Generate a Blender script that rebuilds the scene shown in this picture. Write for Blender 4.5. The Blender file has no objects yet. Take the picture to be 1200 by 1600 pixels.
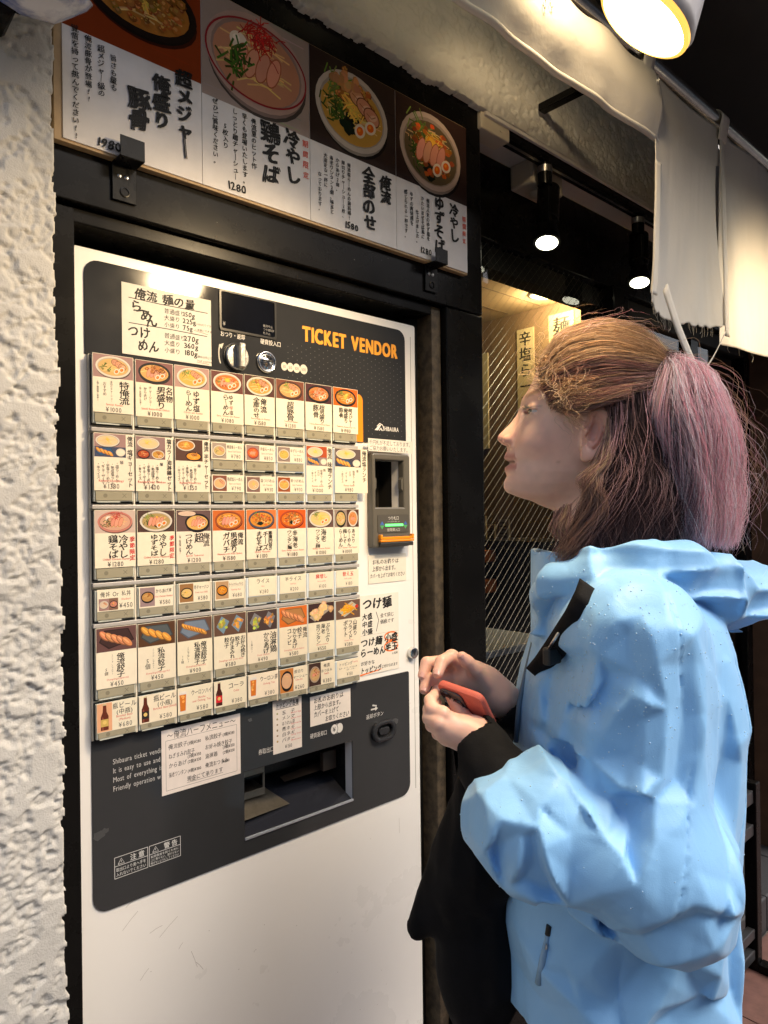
import bpy, bmesh, math, random
import numpy as np
from mathutils import Vector, Matrix
from math import pi, sin, cos, radians
S = bpy.context.scene
COL = S.collection
rng = np.random.default_rng(7)
random.seed(7)

# ------------------------------------------------------------------ camera
F_PX = 1110.0                       # focal length in pixels of the 1200x1600 photograph
CAM = np.array([0.0, -1.0, 1.45])
YAW, PITCH, ROLL = radians(42.598), radians(.127), radians(-.705)
def _rot():
    f0 = np.array([sin(YAW)*cos(PITCH), cos(YAW)*cos(PITCH), sin(PITCH)])
    r0 = np.array([cos(YAW), -sin(YAW), 0.0]); u0 = np.cross(r0, f0)
    return np.array([r0*cos(ROLL)+u0*sin(ROLL), -r0*sin(ROLL)+u0*cos(ROLL), f0])
RM = _rot()
cam = bpy.data.cameras.new('camera'); camo = bpy.data.objects.new('camera', cam); COL.objects.link(camo)
m4 = Matrix.Identity(4)
for i in range(3):
    m4[i][0], m4[i][1], m4[i][2], m4[i][3] = RM[0][i], RM[1][i], -RM[2][i], CAM[i]
camo.matrix_world = m4
cam.sensor_fit = 'VERTICAL'; cam.sensor_height = 36.0; cam.lens = 36.0*F_PX/1600
cam.clip_start = .02; cam.clip_end = 800
S.camera = camo
# ------------------------------------------------------------------ sky and sun
SUN_EL, SUN_AZ = 48.0, 150.0        # soft sun, high behind the camera and to the right
wd = bpy.data.worlds.new('World'); S.world = wd; wd.use_nodes = True
nt = wd.node_tree; bg = nt.nodes['Background']
sky = nt.nodes.new('ShaderNodeTexSky'); sky.sky_type = 'NISHITA'; sky.sun_disc = False
sky.sun_elevation = radians(SUN_EL); sky.sun_rotation = radians(SUN_AZ)
sky.dust_density = 5.0; sky.air_density = 1.0
nt.links.new(sky.outputs[0], bg.inputs[0]); bg.inputs[1].default_value = .15
sun = bpy.data.lights.new('sun', 'SUN'); suno = bpy.data.objects.new('sun', sun); COL.objects.link(suno)
sun.energy = 1.5; sun.angle = radians(40); sun.color = (1, .96, .9)
_d = Vector((sin(radians(SUN_AZ))*cos(radians(SUN_EL)), cos(radians(SUN_AZ))*cos(radians(SUN_EL)), sin(radians(SUN_EL))))
suno.rotation_euler = _d.to_track_quat('Z', 'Y').to_euler()
S.view_settings.view_transform = 'Standard'; S.view_settings.look = 'None'
S.view_settings.exposure = .66; S.view_settings.gamma = 1.0
S.render.engine = 'CYCLES'
S.cycles.use_denoising = True
S.cycles.max_bounces = 7; S.cycles.transparent_max_bounces = 16
S.cycles.caustics_reflective = False; S.cycles.caustics_refractive = False
S.cycles.sample_clamp_indirect = 4.0

# ------------------------------------------------------------------ pixel helpers (photo pixel -> point on a known plane)
def ray(x, y): return RM.T @ np.array([(x-600)/F_PX, -(y-800)/F_PX, 1.0])
def onY(x, y, Y=0.0): d = ray(x, y); return CAM + d*((Y-CAM[1])/d[1])
def onZ(x, y, Z=0.0): d = ray(x, y); return CAM + d*((Z-CAM[2])/d[2])
def onX(x, y, X=0.0): d = ray(x, y); return CAM + d*((X-CAM[0])/d[0])
def dep(x, y, D): return CAM + ray(x, y)*D

# ------------------------------------------------------------------ materials
MATS = {}
def mat(name, col=(.5, .5, .5), rough=.5, metal=0.0, spec=.5, noise=0.0, nscale=20.0, bump=0.0, bscale=200.0, emit=None, estr=0.0, coat=0.0, attr=None, sheen=0.0, col2=None, rvar=0.0, sss=0.0):
    if name in MATS: return MATS[name]
    m = bpy.data.materials.new(name); m.use_nodes = True; t = m.node_tree; N, L = t.nodes, t.links
    p = N['Principled BSDF']; I = p.inputs
    I['Base Color'].default_value = (*col, 1); I['Roughness'].default_value = rough; I['Metallic'].default_value = metal
    I['Specular IOR Level'].default_value = spec; I['Coat Weight'].default_value = coat; I['Coat Roughness'].default_value = .06
    if sheen: I['Sheen Weight'].default_value = sheen
    if sss: I['Subsurface Weight'].default_value = sss; I['Subsurface Radius'].default_value = (.012, .004, .002); I['Subsurface Scale'].default_value = 1.0
    tc = N.new('ShaderNodeTexCoord'); src = None
    if attr:
        a = N.new('ShaderNodeAttribute'); a.attribute_name = attr; src = a.outputs['Color']
    if noise or col2:
        n = N.new('ShaderNodeTexNoise'); n.inputs['Scale'].default_value = nscale; n.inputs['Detail'].default_value = 6
        n.inputs['Roughness'].default_value = .6
        L.new(tc.outputs['Object'], n.inputs['Vector'])
        if col2:
            r = N.new('ShaderNodeValToRGB'); r.color_ramp.elements[0].position = .4; r.color_ramp.elements[1].position = .62
            r.color_ramp.elements[0].color = (*col, 1); r.color_ramp.elements[1].color = (*col2, 1)
            L.new(n.outputs[0], r.inputs[0]); src = r.outputs[0]
        else:
            h = N.new('ShaderNodeHueSaturation'); mr = N.new('ShaderNodeMapRange')
            mr.inputs['From Min'].default_value = .3; mr.inputs['From Max'].default_value = .7
            mr.inputs['To Min'].default_value = 1-noise; mr.inputs['To Max'].default_value = 1+noise
            L.new(n.outputs[0], mr.inputs[0]); L.new(mr.outputs[0], h.inputs['Value'])
            if src: L.new(src, h.inputs['Color'])
            else: h.inputs['Color'].default_value = (*col, 1)
            src = h.outputs[0]
        if rvar:
            mr2 = N.new('ShaderNodeMapRange'); mr2.inputs['From Min'].default_value = .35; mr2.inputs['From Max'].default_value = .65
            mr2.inputs['To Min'].default_value = max(.02, rough-rvar); mr2.inputs['To Max'].default_value = rough+rvar
            L.new(n.outputs[0], mr2.inputs[0]); L.new(mr2.outputs[0], I['Roughness'])
    if src: L.new(src, I['Base Color'])
    if bump:
        n2 = N.new('ShaderNodeTexNoise'); n2.inputs['Scale'].default_value = bscale; n2.inputs['Detail'].default_value = 4
        b = N.new('ShaderNodeBump'); b.inputs['Strength'].default_value = bump; b.inputs['Distance'].default_value = .002
        L.new(tc.outputs['Object'], n2.inputs['Vector']); L.new(n2.outputs[0], b.inputs['Height']); L.new(b.outputs[0], I['Normal'])
    if emit: I['Emission Color'].default_value = (*emit, 1); I['Emission Strength'].default_value = estr
    MATS[name] = m
    return m

# ------------------------------------------------------------------ tagging
def tag(o, label, cat, group=None, kind=None):
    if label: o['label'] = label
    if cat: o['category'] = cat
    if group: o['group'] = group
    if kind: o['kind'] = kind
    return o
def empty(name, loc, label, cat, group=None):
    o = bpy.data.objects.new(name, None); COL.objects.link(o); o.location = loc; o.empty_display_size = .05
    return tag(o, label, cat, group)

# ------------------------------------------------------------------ mesh builder
class MB:
    def __init__(s): s.v = []; s.f = []; s.c = []; s.n = 0
    def add(s, V, Fs, c=None):
        V = np.asarray(V, float).reshape(-1, 3); k = s.n; s.v.append(V); s.n += len(V)
        for q in Fs: s.f.append(tuple(i+k for i in q)); s.c.append(c)
        return s
    def box(s, x0, x1, y0, y1, z0, z1, ch=0.0, c=None):
        if ch <= 0:
            V = [(x, y, z) for x in (x0, x1) for y in (y0, y1) for z in (z0, z1)]
            return s.add(V, [(0, 1, 3, 2), (4, 6, 7, 5), (0, 4, 5, 1), (2, 3, 7, 6), (0, 2, 6, 4), (1, 5, 7, 3)], c)
        bm = bmesh.new(); vs = [bm.verts.new((x, y, z)) for x in (x0, x1) for y in (y0, y1) for z in (z0, z1)]
        for q in [(0, 1, 3, 2), (4, 6, 7, 5), (0, 4, 5, 1), (2, 3, 7, 6), (0, 2, 6, 4), (1, 5, 7, 3)]: bm.faces.new([vs[i] for i in q])
        bmesh.ops.bevel(bm, geom=bm.edges[:], offset=ch, segments=2, profile=.5, affect='EDGES')
        bm.verts.index_update()
        s.add([v.co[:] for v in bm.verts], [[v.index for v in f.verts] for f in bm.faces], c); bm.free(); return s
    def obox(s, p, ax, size, ch=0.0, c=None):       # box centred at p with axes ax (3 unit vectors)
        t = MB(); t.box(-size[0]/2, size[0]/2, -size[1]/2, size[1]/2, -size[2]/2, size[2]/2, ch)
        V = np.concatenate(t.v) @ np.array(ax, float) + np.array(p, float)
        return s.add(V, t.f, c)
    def tube(s, pts, r, n=10, cap=True, c=None, closed=False):
        pts = np.asarray(pts, float); m = len(pts); r = np.broadcast_to(np.asarray(r, float), (m,))
        if closed: T = np.roll(pts, -1, 0)-np.roll(pts, 1, 0)
        else: T = np.gradient(pts, axis=0)
        T /= np.linalg.norm(T, axis=1)[:, None]+1e-12
        up = np.array([0, 0, 1.0]) if abs(T[0][2]) < .9 else np.array([1.0, 0, 0])
        A = np.zeros_like(pts); a = up
        for i in range(m):
            a = a-T[i]*np.dot(a, T[i]); a = a/np.linalg.norm(a); A[i] = a
        B = np.cross(T, A); th = np.arange(n)*2*pi/n
        V = pts[:, None]+r[:, None, None]*(A[:, None]*np.cos(th)[None, :, None]+B[:, None]*np.sin(th)[None, :, None])
        Fs = []
        for i in range(m if closed else m-1):
            j = (i+1) % m
            for k in range(n): Fs.append((i*n+k, i*n+(k+1) % n, j*n+(k+1) % n, j*n+k))
        if cap and not closed: Fs += [tuple(range(n))[::-1], tuple((m-1)*n+k for k in range(n))]
        return s.add(V, Fs, c)
    def cyl(s, p0, p1, r, n=16, c=None, r1=None): return s.tube([p0, p1], [r, r if r1 is None else r1], n, True, c)
    def lathe(s, p, axis, prof, n=24, c=None, cap=False):   # prof list of (radius, height along axis)
        a = np.array(axis, float); a /= np.linalg.norm(a); u = np.cross(a, [0, 0, 1.0] if abs(a[2]) < .9 else [1.0, 0, 0]); u /= np.linalg.norm(u); w = np.cross(a, u)
        V = [np.array(p)+a*h+r*(u*cos(t)+w*sin(t)) for r, h in prof for t in np.arange(n)*2*pi/n]
        Fs = [(i*n+k, i*n+(k+1) % n, (i+1)*n+(k+1) % n, (i+1)*n+k) for i in range(len(prof)-1) for k in range(n)]
        if cap: Fs += [tuple(range(n))[::-1], tuple((len(prof)-1)*n+k for k in range(n))]
        return s.add(V, Fs, c)
    def grid(s, P, c=None, closed_u=False):          # P array (n,m,3)
        n, m = P.shape[:2]; Fs = []
        for i in range(n if closed_u else n-1):
            for j in range(m-1): Fs.append((i*m+j, i*m+j+1, ((i+1) % n)*m+j+1, ((i+1) % n)*m+j))
        return s.add(P.reshape(-1, 3), Fs, c)
    def build(s, name, m, parent=None, smooth=False, loc=None, ang=None):
        me = bpy.data.meshes.new(name); V = np.concatenate(s.v) if s.v else np.zeros((0, 3))
        me.from_pydata(V.tolist(), [], s.f)
        if any(c is not None for c in s.c):
            at = me.attributes.new('col', 'FLOAT_COLOR', 'FACE')
            at.data.foreach_set('color', np.array([(*(c or (1, 1, 1)), 1) for c in s.c], np.float32).ravel())
        return link(name, me, m, parent, smooth, loc, ang)
def link(name, me, m, parent=None, smooth=False, loc=None, ang=None):
    if m is not None: me.materials.append(m)
    if smooth:
        me.shade_smooth()
        if ang: me.set_sharp_from_angle(angle=radians(ang))
    me.update(); o = bpy.data.objects.new(name, me); COL.objects.link(o)
    if parent is not None:
        o.parent = parent
        # meshes are written in world coordinates; cancel the parents' location
        L = Vector((0, 0, 0)); q = parent
        while q is not None: L += q.location; q = q.parent
        o.location = -L if loc is None else Vector(loc)-L
    elif loc is not None: o.location = loc
    return o
def fastmesh(name, V, Q, m, parent=None, smooth=True, k=4):
    me = bpy.data.meshes.new(name); n = len(Q)
    me.vertices.add(len(V)); me.vertices.foreach_set('co', np.asarray(V, np.float32).ravel())
    me.loops.add(n*k); me.loops.foreach_set('vertex_index', np.asarray(Q, np.int32).ravel())
    me.polygons.add(n); me.polygons.foreach_set('loop_start', np.arange(0, n*k, k, dtype=np.int32))
    me.update(calc_edges=True); me.validate()
    return link(name, me, m, parent, smooth)
def base_at(o, loc):                    # move a one-mesh thing's origin to its base without moving its shape
    loc = Vector(loc); d = loc-o.location
    o.data.transform(Matrix.Translation(-d)); o.location = loc
    return o

# ------------------------------------------------------------------ numpy noise
_P = rng.permutation(4096)
def hashv(ix, iy, iz, k=0):
    return _P[(_P[(_P[(ix+k*131) & 4095]+iy) & 4095]+iz) & 4095]/4096.0
def vnoise(p, k=0):
    i = np.floor(p).astype(np.int64); f = p-i; u = f*f*f*(f*(f*6-15)+10); r = 0
    for dx in (0, 1):
        for dy in (0, 1):
            for dz in (0, 1):
                w = (u[..., 0] if dx else 1-u[..., 0])*(u[..., 1] if dy else 1-u[..., 1])*(u[..., 2] if dz else 1-u[..., 2])
                r = r+w*hashv(i[..., 0]+dx, i[..., 1]+dy, i[..., 2]+dz, k)
    return r*2-1
def fbm(p, o=4, k=0, g=.5):
    r = 0; a = 1.0
    for j in range(o): r = r+a*vnoise(p*(2.03**j)+j*17.3, k+j); a *= g
    return r

# ------------------------------------------------------------------ implicit surface mesher
def sdf_mesh(fn, lo, hi, h, margin=1.0):
    lo = np.array(lo, float); hi = np.array(hi, float); B = 8
    nb = np.ceil((hi-lo)/(B*h)).astype(int)
    g = np.stack(np.meshgrid(*[np.arange(k) for k in nb], indexing='ij'), -1).reshape(-1, 3)
    c = lo+(g+.5)*B*h
    g = g[np.abs(fn(c)) < B*h*.9*margin+h]
    NX, NY, NZ = nb*B+2
    o9 = np.stack(np.meshgrid(*[np.arange(B+1)]*3, indexing='ij'), -1).reshape(-1, 3)
    ci = (g[:, None]*B+o9[None]).reshape(-1, 3)
    key = (ci[:, 0]*NY+ci[:, 1])*NZ+ci[:, 2]
    uk, inv = np.unique(key, return_inverse=True)
    ui = np.stack([uk//(NY*NZ), (uk//NZ) % NY, uk % NZ], -1)
    val = np.empty(len(uk))
    for a in range(0, len(uk), 400000): val[a:a+400000] = fn(lo+ui[a:a+400000]*h)
    val[val == 0] = 1e-9
    v = val[inv].reshape(-1, B+1, B+1, B+1)
    cor = [(a, b, d) for a in (0, 1) for b in (0, 1) for d in (0, 1)]
    cv = np.stack([v[:, a:a+B, b:b+B, d:d+B] for a, b, d in cor], -1)
    neg = cv < 0; act = neg.any(-1) & ~neg.all(-1)
    bi, x, y, z = np.nonzero(act); cv = cv[act]
    pos = np.zeros((len(bi), 3)); cnt = np.zeros(len(bi)); C = np.array(cor, float)
    for a in range(8):
        for b in range(a+1, 8):
            if sum(abs(C[a]-C[b])) == 1:
                s = (cv[:, a] < 0) != (cv[:, b] < 0)
                t = np.where(s, cv[:, a]/np.where(s, cv[:, a]-cv[:, b], 1), 0)
                pos += np.where(s[:, None], C[a]+(C[b]-C[a])*t[:, None], 0); cnt += s
    cell = g[bi]*B+np.stack([x, y, z], -1)
    V = lo+(cell+pos/cnt[:, None])*h
    ck = (cell[:, 0]*NY+cell[:, 1])*NZ+cell[:, 2]
    o = np.argsort(ck); cks = ck[o]; st = np.array([NY*NZ, NZ, 1]); Q = []
    for ax in range(3):
        e = [0, 0, 0]; e[ax] = 1
        a0 = v[:, :B, :B, :B]; a1 = v[:, e[0]:e[0]+B, e[1]:e[1]+B, e[2]:e[2]+B]
        s = (a0 < 0) != (a1 < 0); b_, x, y, z = np.nonzero(s); flip = a0[s] < 0
        k0 = ((g[b_]*B+np.stack([x, y, z], -1))*st).sum(1)
        u, w = st[(ax+1) % 3], st[(ax+2) % 3]
        q = np.stack([k0-u-w, k0-w, k0, k0-u], -1)
        j = np.clip(np.searchsorted(cks, q), 0, len(cks)-1); ok = (cks[j] == q).all(1)
        q = o[j]; q[~flip] = q[~flip][:, ::-1]; Q.append(q[ok])
    return V, np.concatenate(Q)
def smin(a, b, k):
    h = np.clip(.5+.5*(b-a)/k, 0, 1); return b*(1-h)+a*h-k*h*(1-h)
def smax(a, b, k): return -smin(-a, -b, k)
def d_cap(p, a, b, ra, rb):
    a = np.asarray(a, float); b = np.asarray(b, float); ab = b-a
    t = np.clip(((p-a)@ab)/(ab@ab+1e-12), 0, 1)
    return np.linalg.norm(p-a-t[:, None]*ab, axis=1)-(ra+(rb-ra)*t)
def d_ell(p, c, r, ax=None):
    q = p-np.asarray(c, float)
    if ax is not None: q = q@np.asarray(ax, float).T
    r = np.asarray(r, float); k0 = np.linalg.norm(q/r, axis=1); k1 = np.linalg.norm(q/(r*r), axis=1)
    return np.where(k1 > 1e-9, k0*(k0-1)/np.maximum(k1, 1e-9), -r.min())
def d_box(p, c, hs, ax=None, r=0.0):
    q = p-np.asarray(c, float)
    if ax is not None: q = q@np.asarray(ax, float).T
    q = np.abs(q)-np.asarray(hs, float)+r
    return np.linalg.norm(np.maximum(q, 0), axis=1)+np.minimum(q.max(1), 0)-r

# ------------------------------------------------------------------ lettering and flat print
GLY = {}
_tc = bpy.data.curves.new('lettering', 'FONT'); _to = bpy.data.objects.new('lettering', _tc); COL.objects.link(_to)
def glyph(ch, off=0.0, res=2):
    k = (ch, off, res)
    if k not in GLY:
        _tc.resolution_u = res; _tc.offset = off; _tc.body = ch
        dg = bpy.context.evaluated_depsgraph_get(); e = _to.evaluated_get(dg); me = e.to_mesh()
        V = np.array([v.co[:2] for v in me.vertices]).reshape(-1, 2); Fs = [tuple(p.vertices) for p in me.polygons]
        e.to_mesh_clear()
        adv = (V[:, 0].max()+.06) if len(V) else .3
        GLY[k] = (V, Fs, 1.0 if ord(ch) > 0x2e80 else adv)
    return GLY[k]
class Print:
    """flat print collected as coloured polygons in sheet coordinates (u right, v up), each call a hair above the last"""
    def __init__(s): s.mb = MB(); s.l = 0
    def nxt(s, d=.0000025): s.l += d; return .00002+s.l
    def poly(s, pts, c):
        h = s.nxt(); s.mb.add([(u, -h, v) for u, v in pts], [tuple(range(len(pts)))], c); return s
    def rect(s, u0, v0, u1, v1, c): return s.poly([(u0, v0), (u1, v0), (u1, v1), (u0, v1)], c)
    def ell(s, u, v, a, b, c, rot=0.0, n=20, t0=0, t1=2*pi):
        t = np.linspace(t0, t1, n, endpoint=abs(t1-t0) < 6.2); x = a*np.cos(t); y = b*np.sin(t)
        return s.poly([(u+i*cos(rot)-j*sin(rot), v+i*sin(rot)+j*cos(rot)) for i, j in zip(x, y)], c)
    def line(s, pts, w, c):
        h = s.nxt(); pts = np.array(pts, float); T = np.gradient(pts, axis=0); T /= np.linalg.norm(T, axis=1)[:, None]+1e-9
        Nn = np.stack([-T[:, 1], T[:, 0]], 1)*w/2; V = []
        for p, q in zip(pts, Nn): V += [(p[0]+q[0], -h, p[1]+q[1]), (p[0]-q[0], -h, p[1]-q[1])]
        s.mb.add(V, [(2*i, 2*i+1, 2*i+3, 2*i+2) for i in range(len(pts)-1)], c); return s
    def glyphs(s, items, c):                   # items: (char, u, v, size, sx, brush)
        h = s.nxt(.000006)
        for ch, u, v, sz, sx, br, off, res in items:
            V, Fs, adv = glyph(ch, 0.0, res)
            if not len(V): continue
            W = V-np.array([.5 if adv == 1.0 else adv/2, .38])
            if br:
                ph = random.random()*6; W = W.copy()
                W = W+br*.035*np.stack([np.sin(5*W[:, 1]+ph), np.sin(6*W[:, 0]+ph*1.7)], 1)
                a = radians(random.uniform(-5, 3))*br; W = W@np.array([[cos(a), sin(a)], [-sin(a), cos(a)]])
                W[:, 1] += W[:, 0]*.10*br; W *= random.uniform(.92, 1.06)
            sh = [(0, 0)] if off < .009 else [(-off*.6, 0), (off*.6, 0)] if off < .016 else [(-off, -off*.5), (off, -off*.3), (-off*.7, off*.5), (off*.8, off*.6)]
            for q, (dx, dy) in enumerate(sh):            # heavier strokes: the letter laid down again, shifted by a hair
                s.mb.add(np.stack([u+(W[:, 0]+dx)*sz*sx, np.full(len(W), -h-q*.000001), v+(W[:, 1]+dy)*sz], 1), Fs, c)
        return s
    def vtext(s, txt, u, v, sz, c=(.012, .012, .012), pitch=1.0, br=1.0, off=.012, sx=1.0, res=2):   # vertical column, top at v
        it = []; y = v-sz*.5
        for ch in txt:
            if ch == 'ー': ch = '｜'
            it.append((ch, u+random.uniform(-.03, .03)*sz*br, y, sz, sx, br, off, res)); y -= sz*pitch*(.5 if ch == ' ' else 1)
        return s.glyphs(it, c)
    def htext(s, txt, u, v, sz, c=(.012, .012, .012), sx=1.0, br=0.0, off=0.0, sp=0.0, width=None, ctr=False, res=2, slant=0.0):
        adv = [(.45 if ch == ' ' else glyph(ch, 0.0, res)[2]+off)+sp for ch in txt]
        if width: sx = width/(sum(adv)*sz)
        x = u-(sum(adv)*sz*sx/2 if ctr else 0); it = []
        for ch, a in zip(txt, adv):
            if ch != ' ': it.append((ch, x+a*sz*sx/2, v+.38*sz+(x-u)*slant, sz, sx, br, off, res))
            x += a*sz*sx
        return s.glyphs(it, c)
    def build(s, name, m, parent=None, at=(0, 0, 0), paper=None):
        mb = MB(); off = np.array(at, float)
        if paper:                                    # (u0,v0,u1,v1,colour,thickness): the sheet itself
            u0, v0, u1, v1, c, th = paper
            mb.box(u0+off[0], u1+off[0], off[1], off[1]+th, v0+off[2], v1+off[2], 0, c)
        k = mb.n
        for V in s.mb.v: mb.v.append(V+off)
        mb.n += s.mb.n
        mb.f += [tuple(i+k for i in q) for q in s.mb.f]; mb.c += s.mb.c
        return mb.build(name, m, parent)
BLK, RED, ORG, WHT = (.012, .012, .012), (.55, .03, .02), (.8, .22, .02), (.78, .75, .7)
# ================================================================== the setting
M_ground = mat('ground_paving', (.13, .11, .1), .75, noise=.25, nscale=6, bump=.3, bscale=60)
g = MB(); g.add([(-300, -300, 0), (300, -300, 0), (300, 300, 0), (-300, 300, 0)], [(0, 1, 2, 3)])
tag(g.build('ground', M_ground), None, None, kind='structure')
# overhead canopy of the shop front (its dark underside shows top right)
M_canopy = mat('canopy_paint', (.012, .012, .013), .6, noise=.2, nscale=4, bump=.1, bscale=40)
cn = MB(); cn.box(.2, 6, -.95, -.06, 2.62, 2.70)
for i in range(5): cn.box(.2+i*1.3, .2+i*1.3+.05, -.95, -.06, 2.56, 2.618)
cano = tag(cn.build('canopy', M_canopy), 'dark overhead canopy ceiling above the noren and pendant lamp', 'canopy')
base_at(cano, (3, -.5, 2.56))

# ---- rough trowelled stucco: one heightfield sheet with a ragged edge round the black shop front
M_stucco = mat('stucco_plaster', (.50, .49, .46), .7, noise=.08, nscale=9, bump=.35, bscale=500, spec=.4)
_nt = M_stucco.node_tree
def stucco_h(X, Z, k):
    o = X*0
    wx, wz = X+.006*vnoise(np.stack([X*60, Z*60, o+k], -1), 3), Z+.006*vnoise(np.stack([X*60, Z*60, o+k+5], -1), 4)
    big = fbm(np.stack([wx*42, wz*60, o+k], -1), 3, 5)                       # trowelled plates, wider than tall
    rough = fbm(np.stack([wx*150, wz*170, o+k+2], -1), 3, 9, .6)
    ridge = 1-np.abs(fbm(np.stack([wx*60, wz*95, o+k+8], -1), 2, 14))*2.2
    t = np.clip((big-.06)/.08, 0, 1); t = t*t*(3-2*t)
    hi = .62+.10*vnoise(np.stack([X*22, Z*22, o+k], -1), 17)+.05*rough
    lo = .05+.42*rough+.30*np.clip(ridge, 0, 1)**2
    return np.minimum(lo*(1-t)+hi*t, hi+.25*np.clip(rough, 0, 1)*(1-t))*.0050
def stucco_sheet(x0, x1, z0, z1, y, step, keep, k):
    xs = np.arange(x0, x1+1e-6, step); zs = np.arange(z0, z1+1e-6, step)
    X, Z = np.meshgrid(xs, zs, indexing='ij'); Yv = y-stucco_h(X, Z, k)
    V = np.stack([X, Yv, Z], -1).reshape(-1, 3); nx, nz = X.shape
    K = keep(X[:-1, :-1]+step/2, Z[:-1, :-1]+step/2)
    ii, jj = np.nonzero(K); a = ii*nz+jj
    Q = [np.stack([a, a+nz, a+nz+1, a+1], -1)]
    Vb = V.copy(); Vb[:, 1] = y+.05; n = len(V)
    for di, dj, e in ((1, 0, (nz, nz+1)), (-1, 0, (1, 0)), (0, -1, (0, nz)), (0, 1, (nz+1, 1))):
        I, J = ii+di, jj+dj; inside = (I >= 0) & (I < nx-1) & (J >= 0) & (J < nz-1)
        nb = np.zeros(len(ii), bool); nb[inside] = K[I[inside], J[inside]]
        b = a[~nb]; Q.append(np.stack([b+e[0], b+n+e[0], b+n+e[1], b+e[1]], -1))
    Q = np.concatenate(Q); used = np.unique(Q); mp = np.full(2*n, -1); mp[used] = np.arange(len(used))
    return np.concatenate([V, Vb])[used], mp[Q]
st = empty('stucco_wall', (0, 0, 0), 'rough cream stucco wall left of the ticket machine and above the shop front', 'wall')
def keepL(X, Z): return X < .303+.004*np.clip((2.0-Z)/1.1, 0, 1)+.0022*vnoise(np.stack([Z*90, Z*0, Z*0], -1), 50)+.002*vnoise(np.stack([Z*19, Z*0, Z*0+2], -1), 51)
V, Q = stucco_sheet(-.05, .325, .25, 2.66, -.062, .0024, keepL, 1.3); fastmesh('plaster_face', V, Q, M_stucco, st)
V, Q = stucco_sheet(-.5505, -.0505, .25, 2.66, -.062, .005, lambda X, Z: X < 9, 1.3); fastmesh('plaster_face', V, Q, M_stucco, st)
def keepU(X, Z): return Z > 2.298+.0035*vnoise(np.stack([X*90, X*0, X*0], -1), 52)*(X < 1.14)+.004*vnoise(np.stack([X*21, X*0, X*0+2], -1), 53)*(X < 1.14)
V, Q = stucco_sheet(.3115, 2.3, 2.28, 2.615, -.05, .0032, keepU, 7.7); fastmesh('plaster_face', V, Q, M_stucco, st)
w = MB(); w.box(-4, -.551, -.064, .3, 0, 3.4).box(-.55, .30, -.01, .3, 0, 3.4).box(.30, 6, -.001, .3, 2.32, 3.4).box(2.301, 6, -.05, -.002, 2.302, 2.62).box(-.55, .3, -.06, -.011, 0, .249)
w.build('wall_core', M_stucco, st)

# ---- black painted shop front round the machine
M_black = mat('black_gloss_paint', (.005, .0047, .0045), .27, noise=.2, nscale=14, bump=.03, bscale=60, rvar=.03, spec=.13)
M_blackm = mat('black_matt', (.006, .006, .006), .7)
M_rust = mat('worn_brown_steel', (.10, .075, .045), .6, metal=.3, col2=(.045, .033, .022), nscale=60, bump=.5, bscale=160)
M_wood = mat('pale_board', (.42, .29, .15), .55, noise=.2, nscale=25)
M_steel = mat('steel', (.55, .55, .54), .28, metal=1.0, noise=.12, nscale=60)
M_white = mat('white_enamel', (.82, .80, .76), .30, noise=.025, nscale=3, bump=.02, bscale=30, rvar=.06, coat=.15)
fr = empty('machine_surround', (.7, 0, 0), 'black painted frame set round the ticket machine under the menu posters', 'frame')
b = MB(); b.box(.27, .3375, -.035, .2, 0, 1.86, .002); b.build('left_jamb', M_black, fr)
b = MB(); b.box(.27, 1.178, -.035, .2, 1.868, 2.318, .002); b.build('header', M_black, fr)
b = MB(); b.box(.3385, 1.034, -.022, .2, 1.846, 1.866, .002); b.build('header_lip', M_black, fr)
b = MB(); b.box(1.066, 1.178, -.035, .12, 0, 1.866, .003); b.build('post', M_black, fr)
b = MB(); b.box(1.037, 1.0635, -.020, .14, 0, 1.865, .002); b.build('rusty_strip', M_rust, fr)
b = MB(); b.box(1.012, 1.0365, .02, .2, 0, 1.845); b.box(.3378, .344, .03, .2, 0, 1.845); b.box(.33, 1.05, .08, .2, 1.826, 1.8455); b.build('recess', M_blackm, fr)
# scuffs on the header paint
sc = Print()
for _ in range(26):
    u, v = random.uniform(.36, 1.15), random.uniform(1.875, 1.93)
    if random.random() < .55: u, v = random.gauss(random.choice([.405, 1.02]), .016), random.gauss(1.935, .02)
    s_ = random.uniform(.0006, .0028)
    sc.poly([(u+s_*random.uniform(.3, 1)*cos(t), v+s_*.8*random.uniform(.3, 1)*sin(t)) for t in np.arange(7)*.9], (.09, .085, .07))
M_print = mat('printed_ink', rough=.45, attr='col', noise=.05, nscale=60)
sc.build('paint_scuffs', M_print, fr, (0, -.0352, 0))['kind'] = 'stuff'
# clips that hold the poster board
for cx in (.404, 1.018):
    clip = empty('board_clip', (cx, -.036, 1.95), 'black metal clip under the %s poster' % ('leftmost' if cx < .6 else 'rightmost'), 'clip', 'clips under the poster board')
    b = MB(); b.box(cx-.017, cx+.017, -.066, -.036, 1.934, 1.9365, .0006).box(cx-.017, cx+.017, -.068, -.0662, 1.934, 1.962, .0006).box(cx-.017, cx+.017, -.0395, -.0365, 1.885, 1.934, .0006)
    b.build('plate', mat('clip_black', (.008, .008, .008), .3, noise=.4, nscale=90, rvar=.05, spec=.15), clip)
    b = MB(); b.lathe((cx, -.0396, 1.898), (0, -1, 0), [(.007, 0), (.007, .0008), (.0055, .001), (.0055, .0002)], 20); b.build('hole_rim', M_black, clip)
    for s_ in (-.005, .005):
        b = MB(); b.lathe((cx+s_-.002, -.0396, 1.919), (0, -1, 0), [(.0034, 0), (.0031, .0009), (.0018, .0014), (.0001, .0015)], 14)
        b.build('screw', M_steel, clip, True)

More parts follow.
